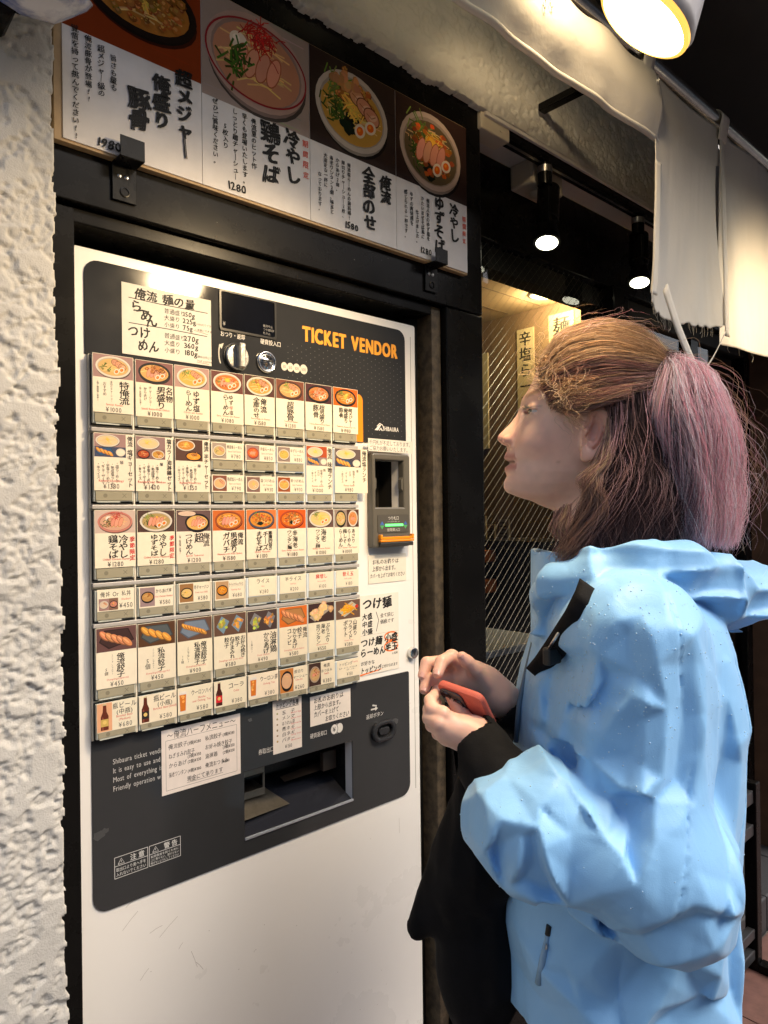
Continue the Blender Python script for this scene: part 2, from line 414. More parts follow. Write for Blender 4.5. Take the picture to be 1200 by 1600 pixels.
# ================================================================== food pictures as flat print
def jit(c, a=.12):
    k = random.uniform(1-a*.7, 1+a*.7); c = tuple(x*k for x in c); a = a*.5
    return tuple(max(0, min(1, x*random.uniform(1-a, 1+a))) for x in c)
def blob(P, u, v, r, c, sq=1.0, n=9, j=.3): P.poly([(u+r*random.uniform(1-j, 1+j)*cos(t), v+r*sq*random.uniform(1-j, 1+j)*sin(t)) for t in np.arange(n)*2*pi/n], c)
def richer(P, k):
    for i in range(k, len(P.mb.c)): P.mb.c[i] = tuple(min(1, (x**1.32)*f) for x, f in zip(P.mb.c[i], (1.0, .92, .85)))
def food(P, *a, **kw):
    k = len(P.mb.c); food_(P, *a, **kw); richer(P, k)
def plate_food(P, *a, **kw):
    k = len(P.mb.c); plate_(P, *a, **kw); richer(P, k)
def food_(P, u0, v0, u1, v1, bgc, bowl=(.75, .74, .7), soup=(.62, .4, .16), top='pe', sq=.62, k=1.0, cx=.5, cy=.5, sz=.44, bg2=None):
    w, h = u1-u0, v1-v0
    P.rect(u0, v0, u1, v1, bgc)
    for _ in range(int(5*k)):                        # table grain
        y = random.uniform(v0, v1); a_ = random.uniform(u0, u1-.3*w); P.line([(a_, y), (a_+.3*w, y)], h*.012, jit(bgc, .3))
    if bg2: P.poly([(u0, v0), (u0+w*.35, v0), (u0, v0+h*.5)], bg2)
    cu, cv = u0+w*cx, v0+h*cy; a = w*sz; b = min(a*sq, h*.46)
    P.ell(cu+.01*w, cv-b*.17, a*.98, b*.98, tuple(x*.25 for x in bgc), n=26)      # bowl's dark printed shadow side
    P.ell(cu, cv-b*.1, a*.96, b*.98, tuple(x*.6 for x in bowl), n=26)
    P.ell(cu, cv, a, b, bowl, n=28); P.ell(cu, cv, a*.9, b*.87, tuple(x*.72 for x in bowl), n=26); P.ell(cu, cv-b*.03, a*.86, b*.81, soup, n=26)
    def rp(f=.62):
        t, r = random.uniform(0, 2*pi), math.sqrt(random.random())*f; return cu+a*r*cos(t), cv+b*r*sin(t)
    for _ in range(int(16*k)):                        # noodles
        u, v = rp(.55); t = random.uniform(-.6, .6); l = a*random.uniform(.15, .35)
        P.line([(u-l*cos(t), v-l*sin(t)*.6), (u, v+l*.12), (u+l*cos(t), v+l*sin(t)*.6)], a*.028, jit((.78, .6, .3), .2))
    for ch in top:
        if ch == 'g':
            U, Vv = cu-a*.45, cv-b*.1
            for _ in range(int(16*k)): u, v = U+random.gauss(0, a*.14), Vv+random.gauss(0, b*.2); t = random.uniform(0, pi); l = a*.09; P.line([(u-l*cos(t), v-l*sin(t)), (u+l*cos(t), v+l*sin(t))], a*.035, jit((.09, .17, .035), .6))
        if ch == 'G':
            U, Vv = cu-a*.35, cv+b*.45
            for _ in range(int(18*k)): u, v = U+random.gauss(0, a*.15), Vv+random.gauss(0, b*.16); t = random.uniform(0, pi); l = a*.12; P.line([(u-l*cos(t), v-l*sin(t)), (u+l*cos(t), v+l*sin(t))], a*.03, jit((.24, .33, .09), .5))
        if ch == 'n':
            for _ in range(int(5*k)): u, v = cu+random.gauss(-a*.05, a*.1), cv-b*.4+random.gauss(0, b*.1); blob(P, u, v, a*.13, jit((.015, .035, .02), .4), .7)
        if ch == 'p':
            for i in range(3): u, v = cu+a*(.12+.2*i), cv+b*(.42-.17*i); r = a*.24; P.ell(u, v, r, r*.8, (.2, .08, .04), -.4); P.ell(u, v, r*.9, r*.7, jit((.66, .38, .25), .1), -.4); P.ell(u+r*.2, v, r*.5, r*.28, (.78, .55, .42), .4); P.line([(u-r*.6, v+r*.2), (u, v-r*.1), (u+r*.5, v+r*.2)], r*.08, (.4, .18, .1))
        if ch == 'P':
            for i in range(4): u, v = cu+a*(-.35+.22*i), cv-b*.05; r = a*.26; P.ell(u, v, r*.5, r*1.15, (.5, .2, .12), -.35); P.ell(u, v, r*.42, r*1.05, jit((.75, .42, .32), .12), -.35)
        if ch == 'e':
            for dx, dy, t in ((.18, -.42, .9), (.48, -.22, .6)): u, v = cu+a*dx, cv+b*dy; r = a*.17; P.ell(u, v, r, r*.8, (.82, .76, .66), t); P.ell(u, v, r*.62, r*.5, (.83, .22, .02), t); P.ell(u-r*.1, v+r*.1, r*.25, r*.2, (.92, .42, .06), t)
        if ch == 'w': u, v = cu-a*.38, cv+b*.3; P.ell(u, v, a*.17, a*.15, (.82, .78, .72)); P.ell(u-a*.04, v+a*.03, a*.07, a*.06, (.92, .9, .86))
        if ch == 'k':
            for _ in range(int(11*k)):
                u, v = cu+random.gauss(a*.1, a*.24), cv+random.gauss(b*.35, b*.18); r = a*random.uniform(.07, .15); blob(P, u, v-r*.2, r*1.1, jit((.22, .08, .02), .3), .9); blob(P, u, v, r, jit((.48, .22, .07), .3), .9)
                for _q in range(3): blob(P, u+random.gauss(0, r*.4), v+random.gauss(r*.15, r*.3), r*.3, jit((.62, .34, .13), .3))
        if ch == 'K':
            for _ in range(int(34*k)): u, v = rp(.75); r = a*random.uniform(.03, .09); blob(P, u, v, r, jit((.42, .20, .06), .5), .8); blob(P, u-r*.2, v+r*.2, r*.5, jit((.60, .36, .14), .35), .8)
        if ch == 'y':
            for _ in range(int(22*k)): u, v = cu+random.gauss(0, a*.12), cv+random.gauss(b*.1, b*.16); t = random.uniform(-1.2, 1.2); l = a*.12; P.line([(u-l*cos(t), v-l*sin(t)), (u+l*cos(t), v+l*sin(t))], a*.03, jit((.85, .62, .16), .2))
        if ch == 'Y': blob(P, cu, cv+b*.22, a*.2, (.88, .5, .05), .8); blob(P, cu, cv+b*.26, a*.12, (.93, .63, .12), .8)
        if ch == 'r':
            for _ in range(int(26*k)): u, v = cu+random.gauss(a*.05, a*.14), cv+random.gauss(b*.55, b*.16); t = random.uniform(0, pi); l = a*.12; P.line([(u-l*cos(t), v-l*sin(t)), (u, v+l*.3), (u+l*cos(t), v+l*sin(t))], a*.018, jit((.55, .05, .05), .4))
        if ch == 'R':
            for _ in range(int(24*k)): u, v = rp(.7); blob(P, u, v, a*.08, jit((.55, .19, .05), .5), .7)
def plate_(P, u0, v0, u1, v1, bgc, kind, plate=(.3, .38, .48)):
    w, h = u1-u0, v1-v0; cu, cv = (u0+u1)/2, (v0+v1)/2
    P.rect(u0, v0, u1, v1, bgc)
    if kind[0] == 'G':                              # gyoza in a row
        P.poly([(u0+.06*w, v0+.42*h), (u0+.3*w, v0+.1*h), (u1-.05*w, v0+.38*h), (u1-.2*w, v1-.1*h), (u0+.2*w, v1-.1*h)], tuple(x*.6 for x in plate))
        P.poly([(u0+.1*w, v0+.43*h), (u0+.32*w, v0+.16*h), (u1-.09*w, v0+.4*h), (u1-.22*w, v1-.14*h), (u0+.22*w, v1-.14*h)], plate)
        n = int(kind[1:]); c = (.72, .40, .12) if n != 5 else (.70, .36, .2)
        for i in range(n):
            u, v = u0+w*(.2+.56*i/(n-1)), v0+h*(.66-.34*i/(n-1)); r = w*(.17 if n < 7 else .11)
            P.ell(u, v, r, r*.48, tuple(x*.5 for x in c), -.75); P.ell(u+r*.05, v+r*.07, r*.93, r*.4, jit(c, .15), -.75); P.ell(u-r*.1, v+r*.2, r*.6, r*.1, tuple(min(1, x*1.5) for x in c), -.75)
    elif kind == 'S':                               # two small plates side by side
        for i, cc in enumerate(((.5, .5, .12), (.7, .38, .12))):
            u = u0+w*(.27+.47*i); P.poly([(u-.2*w, cv-.05*h), (u+.02*w, v0+.08*h), (u+.2*w, cv+.15*h), (u-.04*w, v1-.08*h)], plate)
            for _ in range(14): blob(P, u+random.gauss(0, .06*w), cv+random.gauss(.03*h, .11*h), w*.045, jit(cc, .4))
    elif kind == 'F':
        P.poly([(u0+.08*w, cv-.05*h), (u0+.35*w, v0+.1*h), (u1-.06*w, cv+.1*h), (u1-.35*w, v1-.08*h)], (.55, .56, .5))
        for _ in range(40): u, v = cu+random.gauss(0, .12*w), cv+random.gauss(.02*h, .12*h); t = random.uniform(-.9, .9); l = .12*w; P.line([(u-l*cos(t), v-l*sin(t)*.6), (u+l*cos(t), v+l*sin(t)*.6)], .035*w, jit((.82, .48, .05), .25))
        blob(P, u1-.15*w, cv+.12*h, .06*w, (.6, .06, .03))
    elif kind == 'W':
        P.poly([(u0+.04*w, cv-.2*h), (u0+.25*w, v0+.06*h), (u1-.04*w, cv+.2*h), (u1-.4*w, v1-.04*h)], (.45, .42, .38))
        for _ in range(15): u, v = cu+random.gauss(-.02*w, .16*w), cv+random.gauss(0, .17*h); blob(P, u, v, w*.1, jit((.75, .55, .32), .2)); blob(P, u-.01*w, v+.02*h, w*.05, jit((.85, .66, .45), .15))
def bottle(P, u, v0, v1, c, lab):
    h = v1-v0; w = h*.15
    P.poly([(u-w, v0), (u+w, v0), (u+w, v0+h*.52), (u+w*.5, v0+h*.7), (u+w*.4, v1), (u-w*.4, v1), (u-w*.5, v0+h*.7), (u-w, v0+h*.52)], c)
    P.rect(u-w*.6, v0+.02*h, u-w*.35, v0+h*.5, tuple(min(1, x*2.2+.03) for x in c))
    P.rect(u-w*.96, v0+h*.14, u+w*.96, v0+h*.42, lab); P.ell(u, v0+h*.3, w*.5, w*.5, (.7, .5, .15)); P.rect(u-w*.45, v1-h*.05, u+w*.45, v1, (.6, .5, .3))
def glass_tea(P, u, v0, v1):
    h = v1-v0; w = h*.2
    P.poly([(u-w*.8, v0), (u+w*.8, v0), (u+w, v1), (u-w, v1)], (.7, .66, .6)); P.poly([(u-w*.72, v0+h*.05), (u+w*.72, v0+h*.05), (u+w*.9, v1-h*.14), (u-w*.9, v1-h*.14)], (.6, .17, .02))
    for _ in range(7): blob(P, u+random.uniform(-.5, .5)*w, v0+h*random.uniform(.35, .8), w*.3, jit((.8, .38, .1), .25), 1, 5)
    P.ell(u, v1-h*.02, w, h*.04, (.75, .7, .62))

# ================================================================== posters on the board above
bd = MB(); bd.box(.309, 1.1165, -.0475, -.0353, 1.937, 2.239, .0006)
base_at(tag(bd.build('poster_board', M_wood), 'thin pale wooden board behind the four menu posters', 'board'), (.71, -.0353, 1.937))
PAPER = (.72, .70, .69)
PZ0, PZ1 = 1.941, 2.2365
def poster(x0, x1, label, fn):
    P = Print(); w, h = x1-x0, PZ1-PZ0; fn(P, w, h)
    o = P.build('menu_poster', mat('poster_paper', rough=.45, attr='col', noise=.05, nscale=30, spec=.15), None, (x0, -.0496, PZ0), (0, 0, w, h, PAPER, .002))
    tag(o, label, 'poster', 'menu posters above the ticket machine'); base_at(o, (x0+w/2, -.0486, PZ0))
def bigcol(P, s, u, v, z): P.vtext(s, u, v, z, pitch=.95, br=1.1, off=.055, sx=1.02, res=3)
def small(P, s, u, v, z=.0098): P.vtext(s, u, v, z, pitch=1.02, br=1.0, off=.02)
def po1(P, w, h):
    food(P, .0, h*.5, w, h, (.34, .085, .02), (.035, .022, .018), (.5, .26, .07), 'kygK', .6, 3.2, .54, .56, .43)
    bigcol(P, '超メジャー', w*.86, h*.53, .0265); bigcol(P, '俺盛り', w*.68, h*.46, .0275); bigcol(P, '豚骨', w*.51, h*.35, .031)
    for i, s in enumerate(('旨さも量も', '超メジャー級の', '俺流豚骨が登場!!', '覚悟を持って挑んでください!!')): small(P, s, w*(.335-.085*i), h*(.455+.02*i))
    P.htext('1980', w*.21, h*.015, .017, br=1, off=.03)
def po2(P, w, h):
    food(P, 0, h*.46, w, h, (.46, .41, .40), (.55, .44, .42), (.6, .35, .25), 'wPPgr', .9, 3.2, .5, .52, .47)
    P.line([(w*.5+w*.465*cos(t), h*.74+h*.21*sin(t)) for t in np.linspace(0, 2*pi, 50)], .003, (.3, .02, .03))
    bigcol(P, '冷やし', w*.82, h*.47, .031); bigcol(P, '鶏そば', w*.61, h*.46, .035)
    P.vtext('期間限定', w*.955, h*.44, .012, (.68, .1, .06), br=1, off=.02, pitch=1.45)
    for i, s in enumerate(('俺流夏のヒット作', '早くも登場いたします。', 'しっとり鶏チャーシュー', '5枚入り', 'ぜひご賞味ください。')): small(P, s, w*(.45-.085*i), h*(.44+.005*i-(.1 if i == 3 else 0)))
    P.htext('1280', w*.2, h*.02, .017, br=1, off=.03)
def po3(P, w, h):
    food(P, 0, h*.46, w, h, (.075, .052, .048), (.62, .60, .58), (.62, .42, .12), 'gGnkype', .82, 3.2, .48, .5, .42)
    for _ in range(20): blob(P, w*random.gauss(.36, .09), h*random.gauss(.88, .03), .008, jit((.52, .24, .09), .35))
    bigcol(P, '俺流', w*.86, h*.43, .027); bigcol(P, '全部のせ', w*.66, h*.44, .0295)
    for i, s in enumerate(('俺流塩らーめんの最高峰!!', '厚切りチャーシュー2枚、', 'からあげ2個、', '海老ワンタン2個、味玉と', '大満足な一杯に', 'なっております。')): small(P, s, w*(.42-.065*i), h*(.415-(.12 if i == 5 else 0)), .0082)
    P.htext('1580', w*.36, h*.025, .016, br=1, off=.03)
def po4(P, w, h):
    food(P, 0, h*.46, w, h, (.075, .045, .04), (.58, .50, .46), (.2, .16, .1), 'nGgRyYPe', .9, 3.0, .48, .48, .43)
    bigcol(P, '冷やし', w*.8, h*.44, .0265); bigcol(P, 'ゆずそば', w*.58, h*.45, .0295)
    P.vtext('期間限定', w*.95, h*.38, .011, (.68, .1, .06), br=1, off=.02, pitch=1.35)
    for i, s in enumerate(('俺流人気のゆず塩を', '冷たいまぜそば風に', '仕上げました。', 'ゆずの爽快感を', '感じられる一杯です。')): small(P, s, w*(.42-.075*i), h*(.4-(.1 if i == 2 else 0)), .009)
    P.htext('1280', w*.3, h*.03, .016, br=1, off=.03)
poster(.3195, .517, 'leftmost menu poster with a dark noodle bowl on orange', po1)
poster(.518, .7155, 'menu poster of a red-rimmed bowl with an egg and sliced chicken', po2)
poster(.7165, .914, 'menu poster of a white bowl heaped with fried chicken, pork and eggs', po3)
poster(.915, 1.1145, 'rightmost menu poster with a round white bowl topped with yellow yuzu', po4)
# ================================================================== the ticket machine
tm = empty('ticket_machine', (.678, .25, 0), 'tall white ticket vending machine with rows of picture menu buttons', 'ticket machine')
TX0, TX1, TZ1 = .346, 1.010, 1.8245
def rrect(x0, x1, z0, z1, r, n=6):
    rr = r if isinstance(r, (list, tuple)) else [r]*4   # BL, BR, TR, TL
    out = []
    for (cx, cz, a, q) in ((x0, z0, pi, rr[0]), (x1, z0, 1.5*pi, rr[1]), (x1, z1, 0, rr[2]), (x0, z1, .5*pi, rr[3])):
        sx, sz = (1 if cx == x0 else -1), (1 if cz == z0 else -1)
        if q <= 0: out.append((cx, cz)); continue
        for t in np.linspace(a, a+pi/2, n): out.append((cx+sx*q+q*cos(t), cz+sz*q+q*sin(t)))
    return out
def panel(name, outer, holes, y0, y1, m, parent, ch=0.0):      # flat panel with holes, front at y0, back at y1
    bm = bmesh.new(); es = []
    for loop in [outer]+holes:
        vs = [bm.verts.new((x, y0, z)) for x, z in loop]
        es += [bm.edges.new((vs[i], vs[(i+1) % len(vs)])) for i in range(len(vs))]
    r = bmesh.ops.triangle_fill(bm, edges=es, use_beauty=True, use_dissolve=False)
    fs = [f for f in bm.faces]
    bmesh.ops.recalc_face_normals(bm, faces=fs)
    if fs and fs[0].normal.y > 0: bmesh.ops.reverse_faces(bm, faces=fs)
    e = bmesh.ops.extrude_face_region(bm, geom=fs)
    for v in e['geom']:
        if isinstance(v, bmesh.types.BMVert): v.co.y = y1
    bmesh.ops.recalc_face_normals(bm, faces=bm.faces[:])
    if ch:
        ed = [q for q in bm.edges if abs(q.verts[0].co.y-y0) < 1e-6 and abs(q.verts[1].co.y-y0) < 1e-6 and len(q.link_faces) == 2 and abs(q.link_faces[0].normal.dot(q.link_faces[1].normal)) < .5]
        bmesh.ops.bevel(bm, geom=ed, offset=ch, segments=2, profile=.5, affect='EDGES')
    me = bpy.data.meshes.new(name); bm.to_mesh(me); bm.free()
    return link(name, me, m, parent, True, None, 20)
TRAY = (.605, .832, .9275, 1.0365)
ACC = (.885, .958, 1.462, 1.551)
hole = lambda q, g=0: [(q[0]-g, q[2]-g), (q[1]+g, q[2]-g), (q[1]+g, q[3]+g), (q[0]-g, q[3]+g)]
M_dark = mat('charcoal_panel', (.033, .034, .036), .1, noise=.1, nscale=6, bump=.006, bscale=18, rvar=.04)
M_warm = mat('cream_plastic', (.74, .68, .56), .4, noise=.03, nscale=8)
M_foot = mat('button_plastic', rough=.2, attr='col', noise=.06, nscale=30, coat=.3)
M_gap = mat('dark_gap', (.012, .011, .010), .6)
M_rail = mat('grey_rail', (.40, .38, .36), .35)
M_clear = mat('button_rim', (.60, .62, .55), .12, coat=.5)
M_glow = mat('lit_button_rim', (.7, .72, .68), .3, emit=(.86, .95, 1.0), estr=.16)
M_card = mat('menu_card_print', rough=.55, attr='col', noise=.04, nscale=70, spec=.25)
M_knob = mat('brushed_metal', (.48, .47, .45), .3, metal=1.0, noise=.2, nscale=120, bump=.15, bscale=300)
M_orange = mat('orange_plastic', (.80, .27, .01), .35)
M_cab = mat('cabinet_white', (.74, .72, .69), .3)
# cabinet box behind the door, open at the front where the tray and note slot go in
b = MB(); b.box(TX0+.004, TX1-.004, .021, .04, 0, .90).box(TX0+.004, TX1-.004, .021, .04, 1.04, 1.44).box(TX0+.004, TX1-.004, .021, .04, 1.57, TZ1-.003)
b.box(TX0+.004, TX0+.02, .041, .5, 0, TZ1-.003).box(TX1-.02, TX1-.004, .041, .5, 0, TZ1-.003).box(TX0+.021, TX1-.021, .48, .5, 0, TZ1-.003)
b.build('cabinet', M_cab, tm)
door = panel('door', rrect(TX0, TX1, .05, TZ1, .006), [hole(TRAY, .001), hole(ACC, .001)], 0, .02, M_white, tm, .003)
# seam of the hinged front
b = MB()
for x0, x1, z0, z1 in ((.9955, .9963, .905, 1.14), (.9955, .9963, 1.14, 1.80)): b.box(x0, x1, -.0004, .0005, z0, z1)
b.build('door_seam', mat('seam_grey', (.25, .23, .2), .5), door)
# dark fascia panels
fa = panel('upper_panel', [q for q in rrect(.361, .979, 1.586, 1.8085, [0, .001, .018, .02])][:0]+
           [(.361, 1.676)]+[(.846, 1.676)]+[(.846, 1.5835)]+rrect(.361, .979, 1.5835, 1.8085, [.001, .001, .02, .02])[6:], [], -.0022, -.0004, M_dark, tm, .0006)
lp = panel('lower_panel', rrect(.364, .979, .8995, 1.140, [.022, .022, .004, .0005]), [hole(TRAY)], -.0022, -.0004, M_dark, tm, .0006)
ob = MB(); pts = [(.8475, 1.5835), (.866, 1.5835), (.866, 1.659)]+[(.856+.01*cos(t), 1.659+.012*sin(t)) for t in np.linspace(.2, pi/2, 5)]+[(.8475, 1.671)]
panel('orange_strip', pts, [], -.0034, -.0024, M_orange, tm)
# fascia print
P = Print()
P.htext('TICKET VENDOR', .731, 1.7515, .036, (.80, .33, .015), off=.06, width=.228, res=3)
P.build('title_lettering', M_print, fa, (0, -.00225, 0)); P = Print()
P.htext('おつり・返却', .571, 1.7345, .0095, WHT, width=.045, off=.01); P.htext('硬貨投入口', .645, 1.7335, .0095, WHT, width=.041, off=.01)
for i, (u, s) in enumerate(((.692, '10'), (.7045, '50'), (.7175, '100'), (.7325, '500'))):
    P.ell(u, 1.7015, .0063+.0005*i, .0072+.0004*i, (.62, .58, .5), n=22); P.htext(s, u, 1.6985, .0075, (.06, .06, .06), ctr=True, sx=.85 if i > 1 else 1)
P.line([(.574+.006*cos(t), 1.706+.018*sin(t)) for t in np.linspace(2.2, 4.2, 8)], .002, (.5, .48, .42)); P.poly([(.568, 1.719), (.577, 1.7235), (.573, 1.7135)], (.5, .48, .42))
P.build('coin_marks', M_print, fa, (0, -.00225, 0))['kind'] = 'stuff'; P = Print()
for i in range(30):                                              # faint grid of tiny dots
    for j in range(14):
        u, v = .70+i*.0095, 1.60+j*.0105+(i % 2)*.005
        if u < .972 and v < 1.745 and not (u < .872 and v < 1.683) and not (.893 < u < .962 and 1.602 < v < 1.626) and not (u < .745 and 1.69 < v < 1.715): P.rect(u-.0005, v-.0005, u+.0005, v+.0005, (.19, .19, .18))
P.build('dot_grid', M_print, fa, (0, -.00225, 0))['kind'] = 'stuff'; P = Print()
P.htext('SHIBAURA', .917, 1.6085, .0115, WHT, width=.042, off=.02)
P.poly([(.896, 1.608), (.908, 1.619), (.913, 1.619), (.905, 1.608)], WHT); P.poly([(.907, 1.608), (.912, 1.614), (.917, 1.608), (.914, 1.6075), (.912, 1.611), (.909, 1.6075)], WHT)
P.line([(.902, 1.6155), (.909, 1.6215), (.916, 1.619), (.920, 1.613)], .0016, WHT)
P.build('maker_logo', M_print, fa, (0, -.00225, 0))
P = Print()
for i, s in enumerate(('Shibaura ticket vending machine', 'It is easy to use and quick', 'Most of everything is good', 'Friendly operation with')):
    n = {0: 22, 1: 21, 2: 21, 3: 20}[i]; P.htext(s[:n], .393, 1.1015-i*.0128, .0105, (.52, .51, .49), off=.006, sx=.72)
P.build('english_lettering', M_print, lp, (0, -.00225, 0)); P = Print()
for k, (x0, t1, ls) in enumerate(((.394, '注意', ('取出口より奥へ手を', '入れないでください')), (.445, '警告', ('転倒事故を防ぐために', '上に乗らない、揺すらない', '物がないようにしてください')))):
    x1 = x0+.0485; z0, z1 = .940, .9695
    for q in ([(x0, z0), (x1, z0)], [(x0, z1), (x1, z1)], [(x0, z0), (x0, z1)], [(x1, z0), (x1, z1)], [(x0, z1-.0125), (x1, z1-.0125)]): P.line(q, .0008, (.6, .6, .58))
    P.line([(x0+.005, z1-.0105), (x0+.0095, z1-.003), (x0+.014, z1-.0105), (x0+.005, z1-.0105)], .0009, (.6, .6, .58)); P.rect(x0+.0091, z1-.0085, x0+.0099, z1-.0055, (.6, .6, .58))
    P.htext(t1, x0+.021, z1-.0103, .0095, (.6, .6, .58), off=.02, sp=.25)
    for i, s in enumerate(ls): P.htext(s, x0+.002, z0+(.0093 if len(ls) == 2 else .0113)-i*(.0068 if len(ls) == 2 else .0048), .0058 if len(ls) == 2 else .0043, (.6, .6, .58), width=.044, off=.01)
P.build('caution_marks', M_print, lp, (0, -.00225, 0)); P = Print()
P.htext('券取出口', .632, 1.058, .010, (.6, .58, .55), width=.030, off=.01)
P.build('tray_lettering', M_print, lp, (0, -.00225, 0)); P = Print()
P.htext('硬貨返却口', .737, 1.061, .0095, (.6, .58, .55), width=.037, off=.01)
for i in range(3): P.ell(.790+.006*i, 1.066, .0085, .0095, (.033, .034, .036), n=20); P.ell(.7905+.006*i, 1.066, .0075, .0085, (.68, .66, .62), n=20); 
P.ell(.7905, 1.066, .0085, .0095, (.033, .034, .036), n=20); P.ell(.7905, 1.066, .0075, .0085, (.68, .66, .62), n=20); P.htext('¥', .7905, 1.0615, .0115, (.05, .05, .05), ctr=True, off=.02)
P.build('coin_return_sign', M_print, lp, (0, -.00225, 0)); P = Print()
P.htext('返却ボタン', .866, 1.068, .0095, (.6, .58, .55), width=.044, off=.01)
P.line([(.878, 1.0835), (.890, 1.0835), (.892, 1.0885), (.882, 1.091)], .0028, (.6, .58, .55)); P.poly([(.889, 1.0875), (.889, 1.0795), (.8955, 1.0835)], (.6, .58, .55))
P.build('return_lettering', M_print, lp, (0, -.00225, 0)); P = Print()
for x, z, s_ in ((.372, 1.008, .010), (.381, 1.012, .006), (.925, 1.045, .012), (.938, 1.048, .012), (.617, 1.118, .005)):
    P.poly([(x+s_*random.uniform(.6, 1.1)*cos(t), z+s_*.7*random.uniform(.6, 1.1)*sin(t)) for t in np.arange(11)*.571], (.06, .061, .063))
P.build('glue_residue', M_print, lp, (0, -.00225, 0))['kind'] = 'stuff'
# small scratches on the white door
P = Print()
for x, z, a, l in ((.405, .862, .7, .03), (.46, .83, .6, .035), (.445, .842, .2, .02), (.43, .78, .75, .018), (.49, .80, .8, .01), (.52, .76, 1.9, .03), (.53, .752, 2.2, .02), (.41, .893, .4, .012), (.62, .74, .5, .006), (.95, .83, 1.6, .03)):
    P.line([(x, z), (x+l*.5*cos(a), z+l*.5*sin(a)+.001), (x+l*cos(a), z+l*sin(a))], .0005, (.36, .33, .29))
for _ in range(16): x, z = random.uniform(.36, .99), random.uniform(.4, .88); P.ell(x, z, .0007, .0006, (.3, .27, .23), n=6)
P.build('door_scratches', M_print, door, (0, -.0001, 0))['kind'] = 'stuff'
# display
dp = panel('display', rrect(.572, .673, 1.746, 1.8075-.002, .003), [], -.0032, -.0023, mat('display_glass', (.004, .004, .005), .08, coat=1.0), tm, .0005)
dp2 = panel('display_bezel', rrect(.569, .676, 1.743, 1.8075, .004), [rrect(.5725, .6725, 1.7465, 1.805, .003)], -.0045, -.0023, mat('bezel', (.012, .012, .012), .3), dp)
P = Print(); P.htext('¥', .575, 1.751, .009, (.25, .25, .25))
for i, s in enumerate(('発売中止', 'つり銭切れ', '札中止')): P.htext(s, .650, 1.7615-i*.006, .0048, (.2, .2, .2), off=.01)
P.build('display_print', M_print, dp, (0, -.00325, 0))['kind'] = 'stuff'
# return knob, coin slot
kn = MB(); kn.lathe((.5985, -.0023, 1.7035), (0, -1, 0), [(.021, 0), (.0208, .006), (.019, .0075), (.0001, .0078)], 36)
kn = kn.build('return_knob', M_knob, tm, True, None, 30)
b = MB(); b.box(.5935, .6045, -.024, -.0103, 1.684, 1.7235, .002); b.build('knob_grip', M_knob, kn)
b = MB(); b.lathe((.5985, -.00225, 1.7035), (0, -1, 0), [(.0235, 0), (.0232, .002), (.0215, .0024), (.0213, .001)], 36); b.build('knob_collar', mat('collar_black', (.01, .01, .01), .3), kn, True)
cs = MB(); cs.lathe((.6555, -.0023, 1.7035), (0, -1, 0), [(.0185, 0), (.0185, .003), (.0165, .0045), (.0145, .0042), (.0135, .0025), (.0125, .0022), (.0115, .0036), (.0001, .0042)], 40)
cs = cs.build('coin_slot', mat('chrome', (.7, .69, .66), .14, metal=1.0), tm, True)
b = MB(); b.box(.6455, .6655, -.0078, -.0062, 1.7045, 1.7068, .0004); b.build('coin_opening', M_gap, cs)
b = MB(); b.box(.646, .6665, -.0072, -.006, 1.6985, 1.6995, .0004); b.build('coin_groove', M_gap, cs)
# note acceptor
ac = panel('note_acceptor', rrect(.8765, .975, 1.386, 1.5635, .006), [hole((ACC[0], ACC[1], ACC[2], ACC[3]))], -.016, -.0005, mat('taupe_plastic', (.115, .105, .085), .3, noise=.06, nscale=40), tm, .003)
b = MB(); b.box(ACC[0]-.003, ACC[1]+.003, .06, .063, ACC[2]-.003, ACC[3]+.003).box(ACC[0]-.006, ACC[0]-.003, .0005, .06, ACC[2]-.003, ACC[3]+.003).box(ACC[1]+.003, ACC[1]+.006, .0005, .06, ACC[2]-.003, ACC[3]+.003).box(ACC[0]-.003, ACC[1]+.003, .0005, .06, ACC[3]+.0032, ACC[3]+.006).box(ACC[0]-.003, ACC[1]+.003, .0005, .06, ACC[2]-.006, ACC[2]-.0032); b.build('note_cavity', M_gap, ac)
for sx, xx in ((1, ACC[0]), (-1, ACC[1])):
    b = MB(); b.add([(xx, -.013, 1.493), (xx+sx*.004, -.013, 1.498), (xx+sx*.004, -.013, 1.515), (xx, -.013, 1.52), (xx, -.004, 1.493), (xx+sx*.004, -.004, 1.498), (xx+sx*.004, -.004, 1.515), (xx, -.004, 1.52)], [(0, 1, 2, 3), (7, 6, 5, 4), (0, 4, 5, 1), (1, 5, 6, 2), (2, 6, 7, 3), (3, 7, 4, 0)])
    b.build('side_notch', MATS['taupe_plastic'], ac)
lpn = panel('note_label_plate', rrect(.888, .968, 1.414, 1.448, .002), [], -.0172, -.0162, mat('taupe_dark', (.085, .078, .065), .35), ac)
P = Print(); P.htext('つり札口', .928, 1.4385, .0075, WHT, ctr=True, sx=.95); P.htext('こちらの紙幣を整理します', .928, 1.4335, .0028, (.5, .48, .44), ctr=True); P.htext('紙幣挿入口', .928, 1.4165, .007, (.6, .58, .53), ctr=True, sx=.95)
for u in (.8985, .9595):
    P.poly([(u-.0055, 1.4285), (u+.0055, 1.4285), (u, 1.4355)], (.05, .12, .38)); P.poly([(u-.0055, 1.4275), (u+.0055, 1.4275), (u, 1.4205)], (.08, .36, .12))
P.build('note_print', M_print, lpn, (0, -.01725, 0))
b = MB(); b.box(.906, .9525, -.0185, -.0173, 1.4258, 1.4302, .0005); b.build('green_light', mat('green_led', (.1, .6, .15), .3, emit=(.1, .9, .16), estr=1.5), lpn)
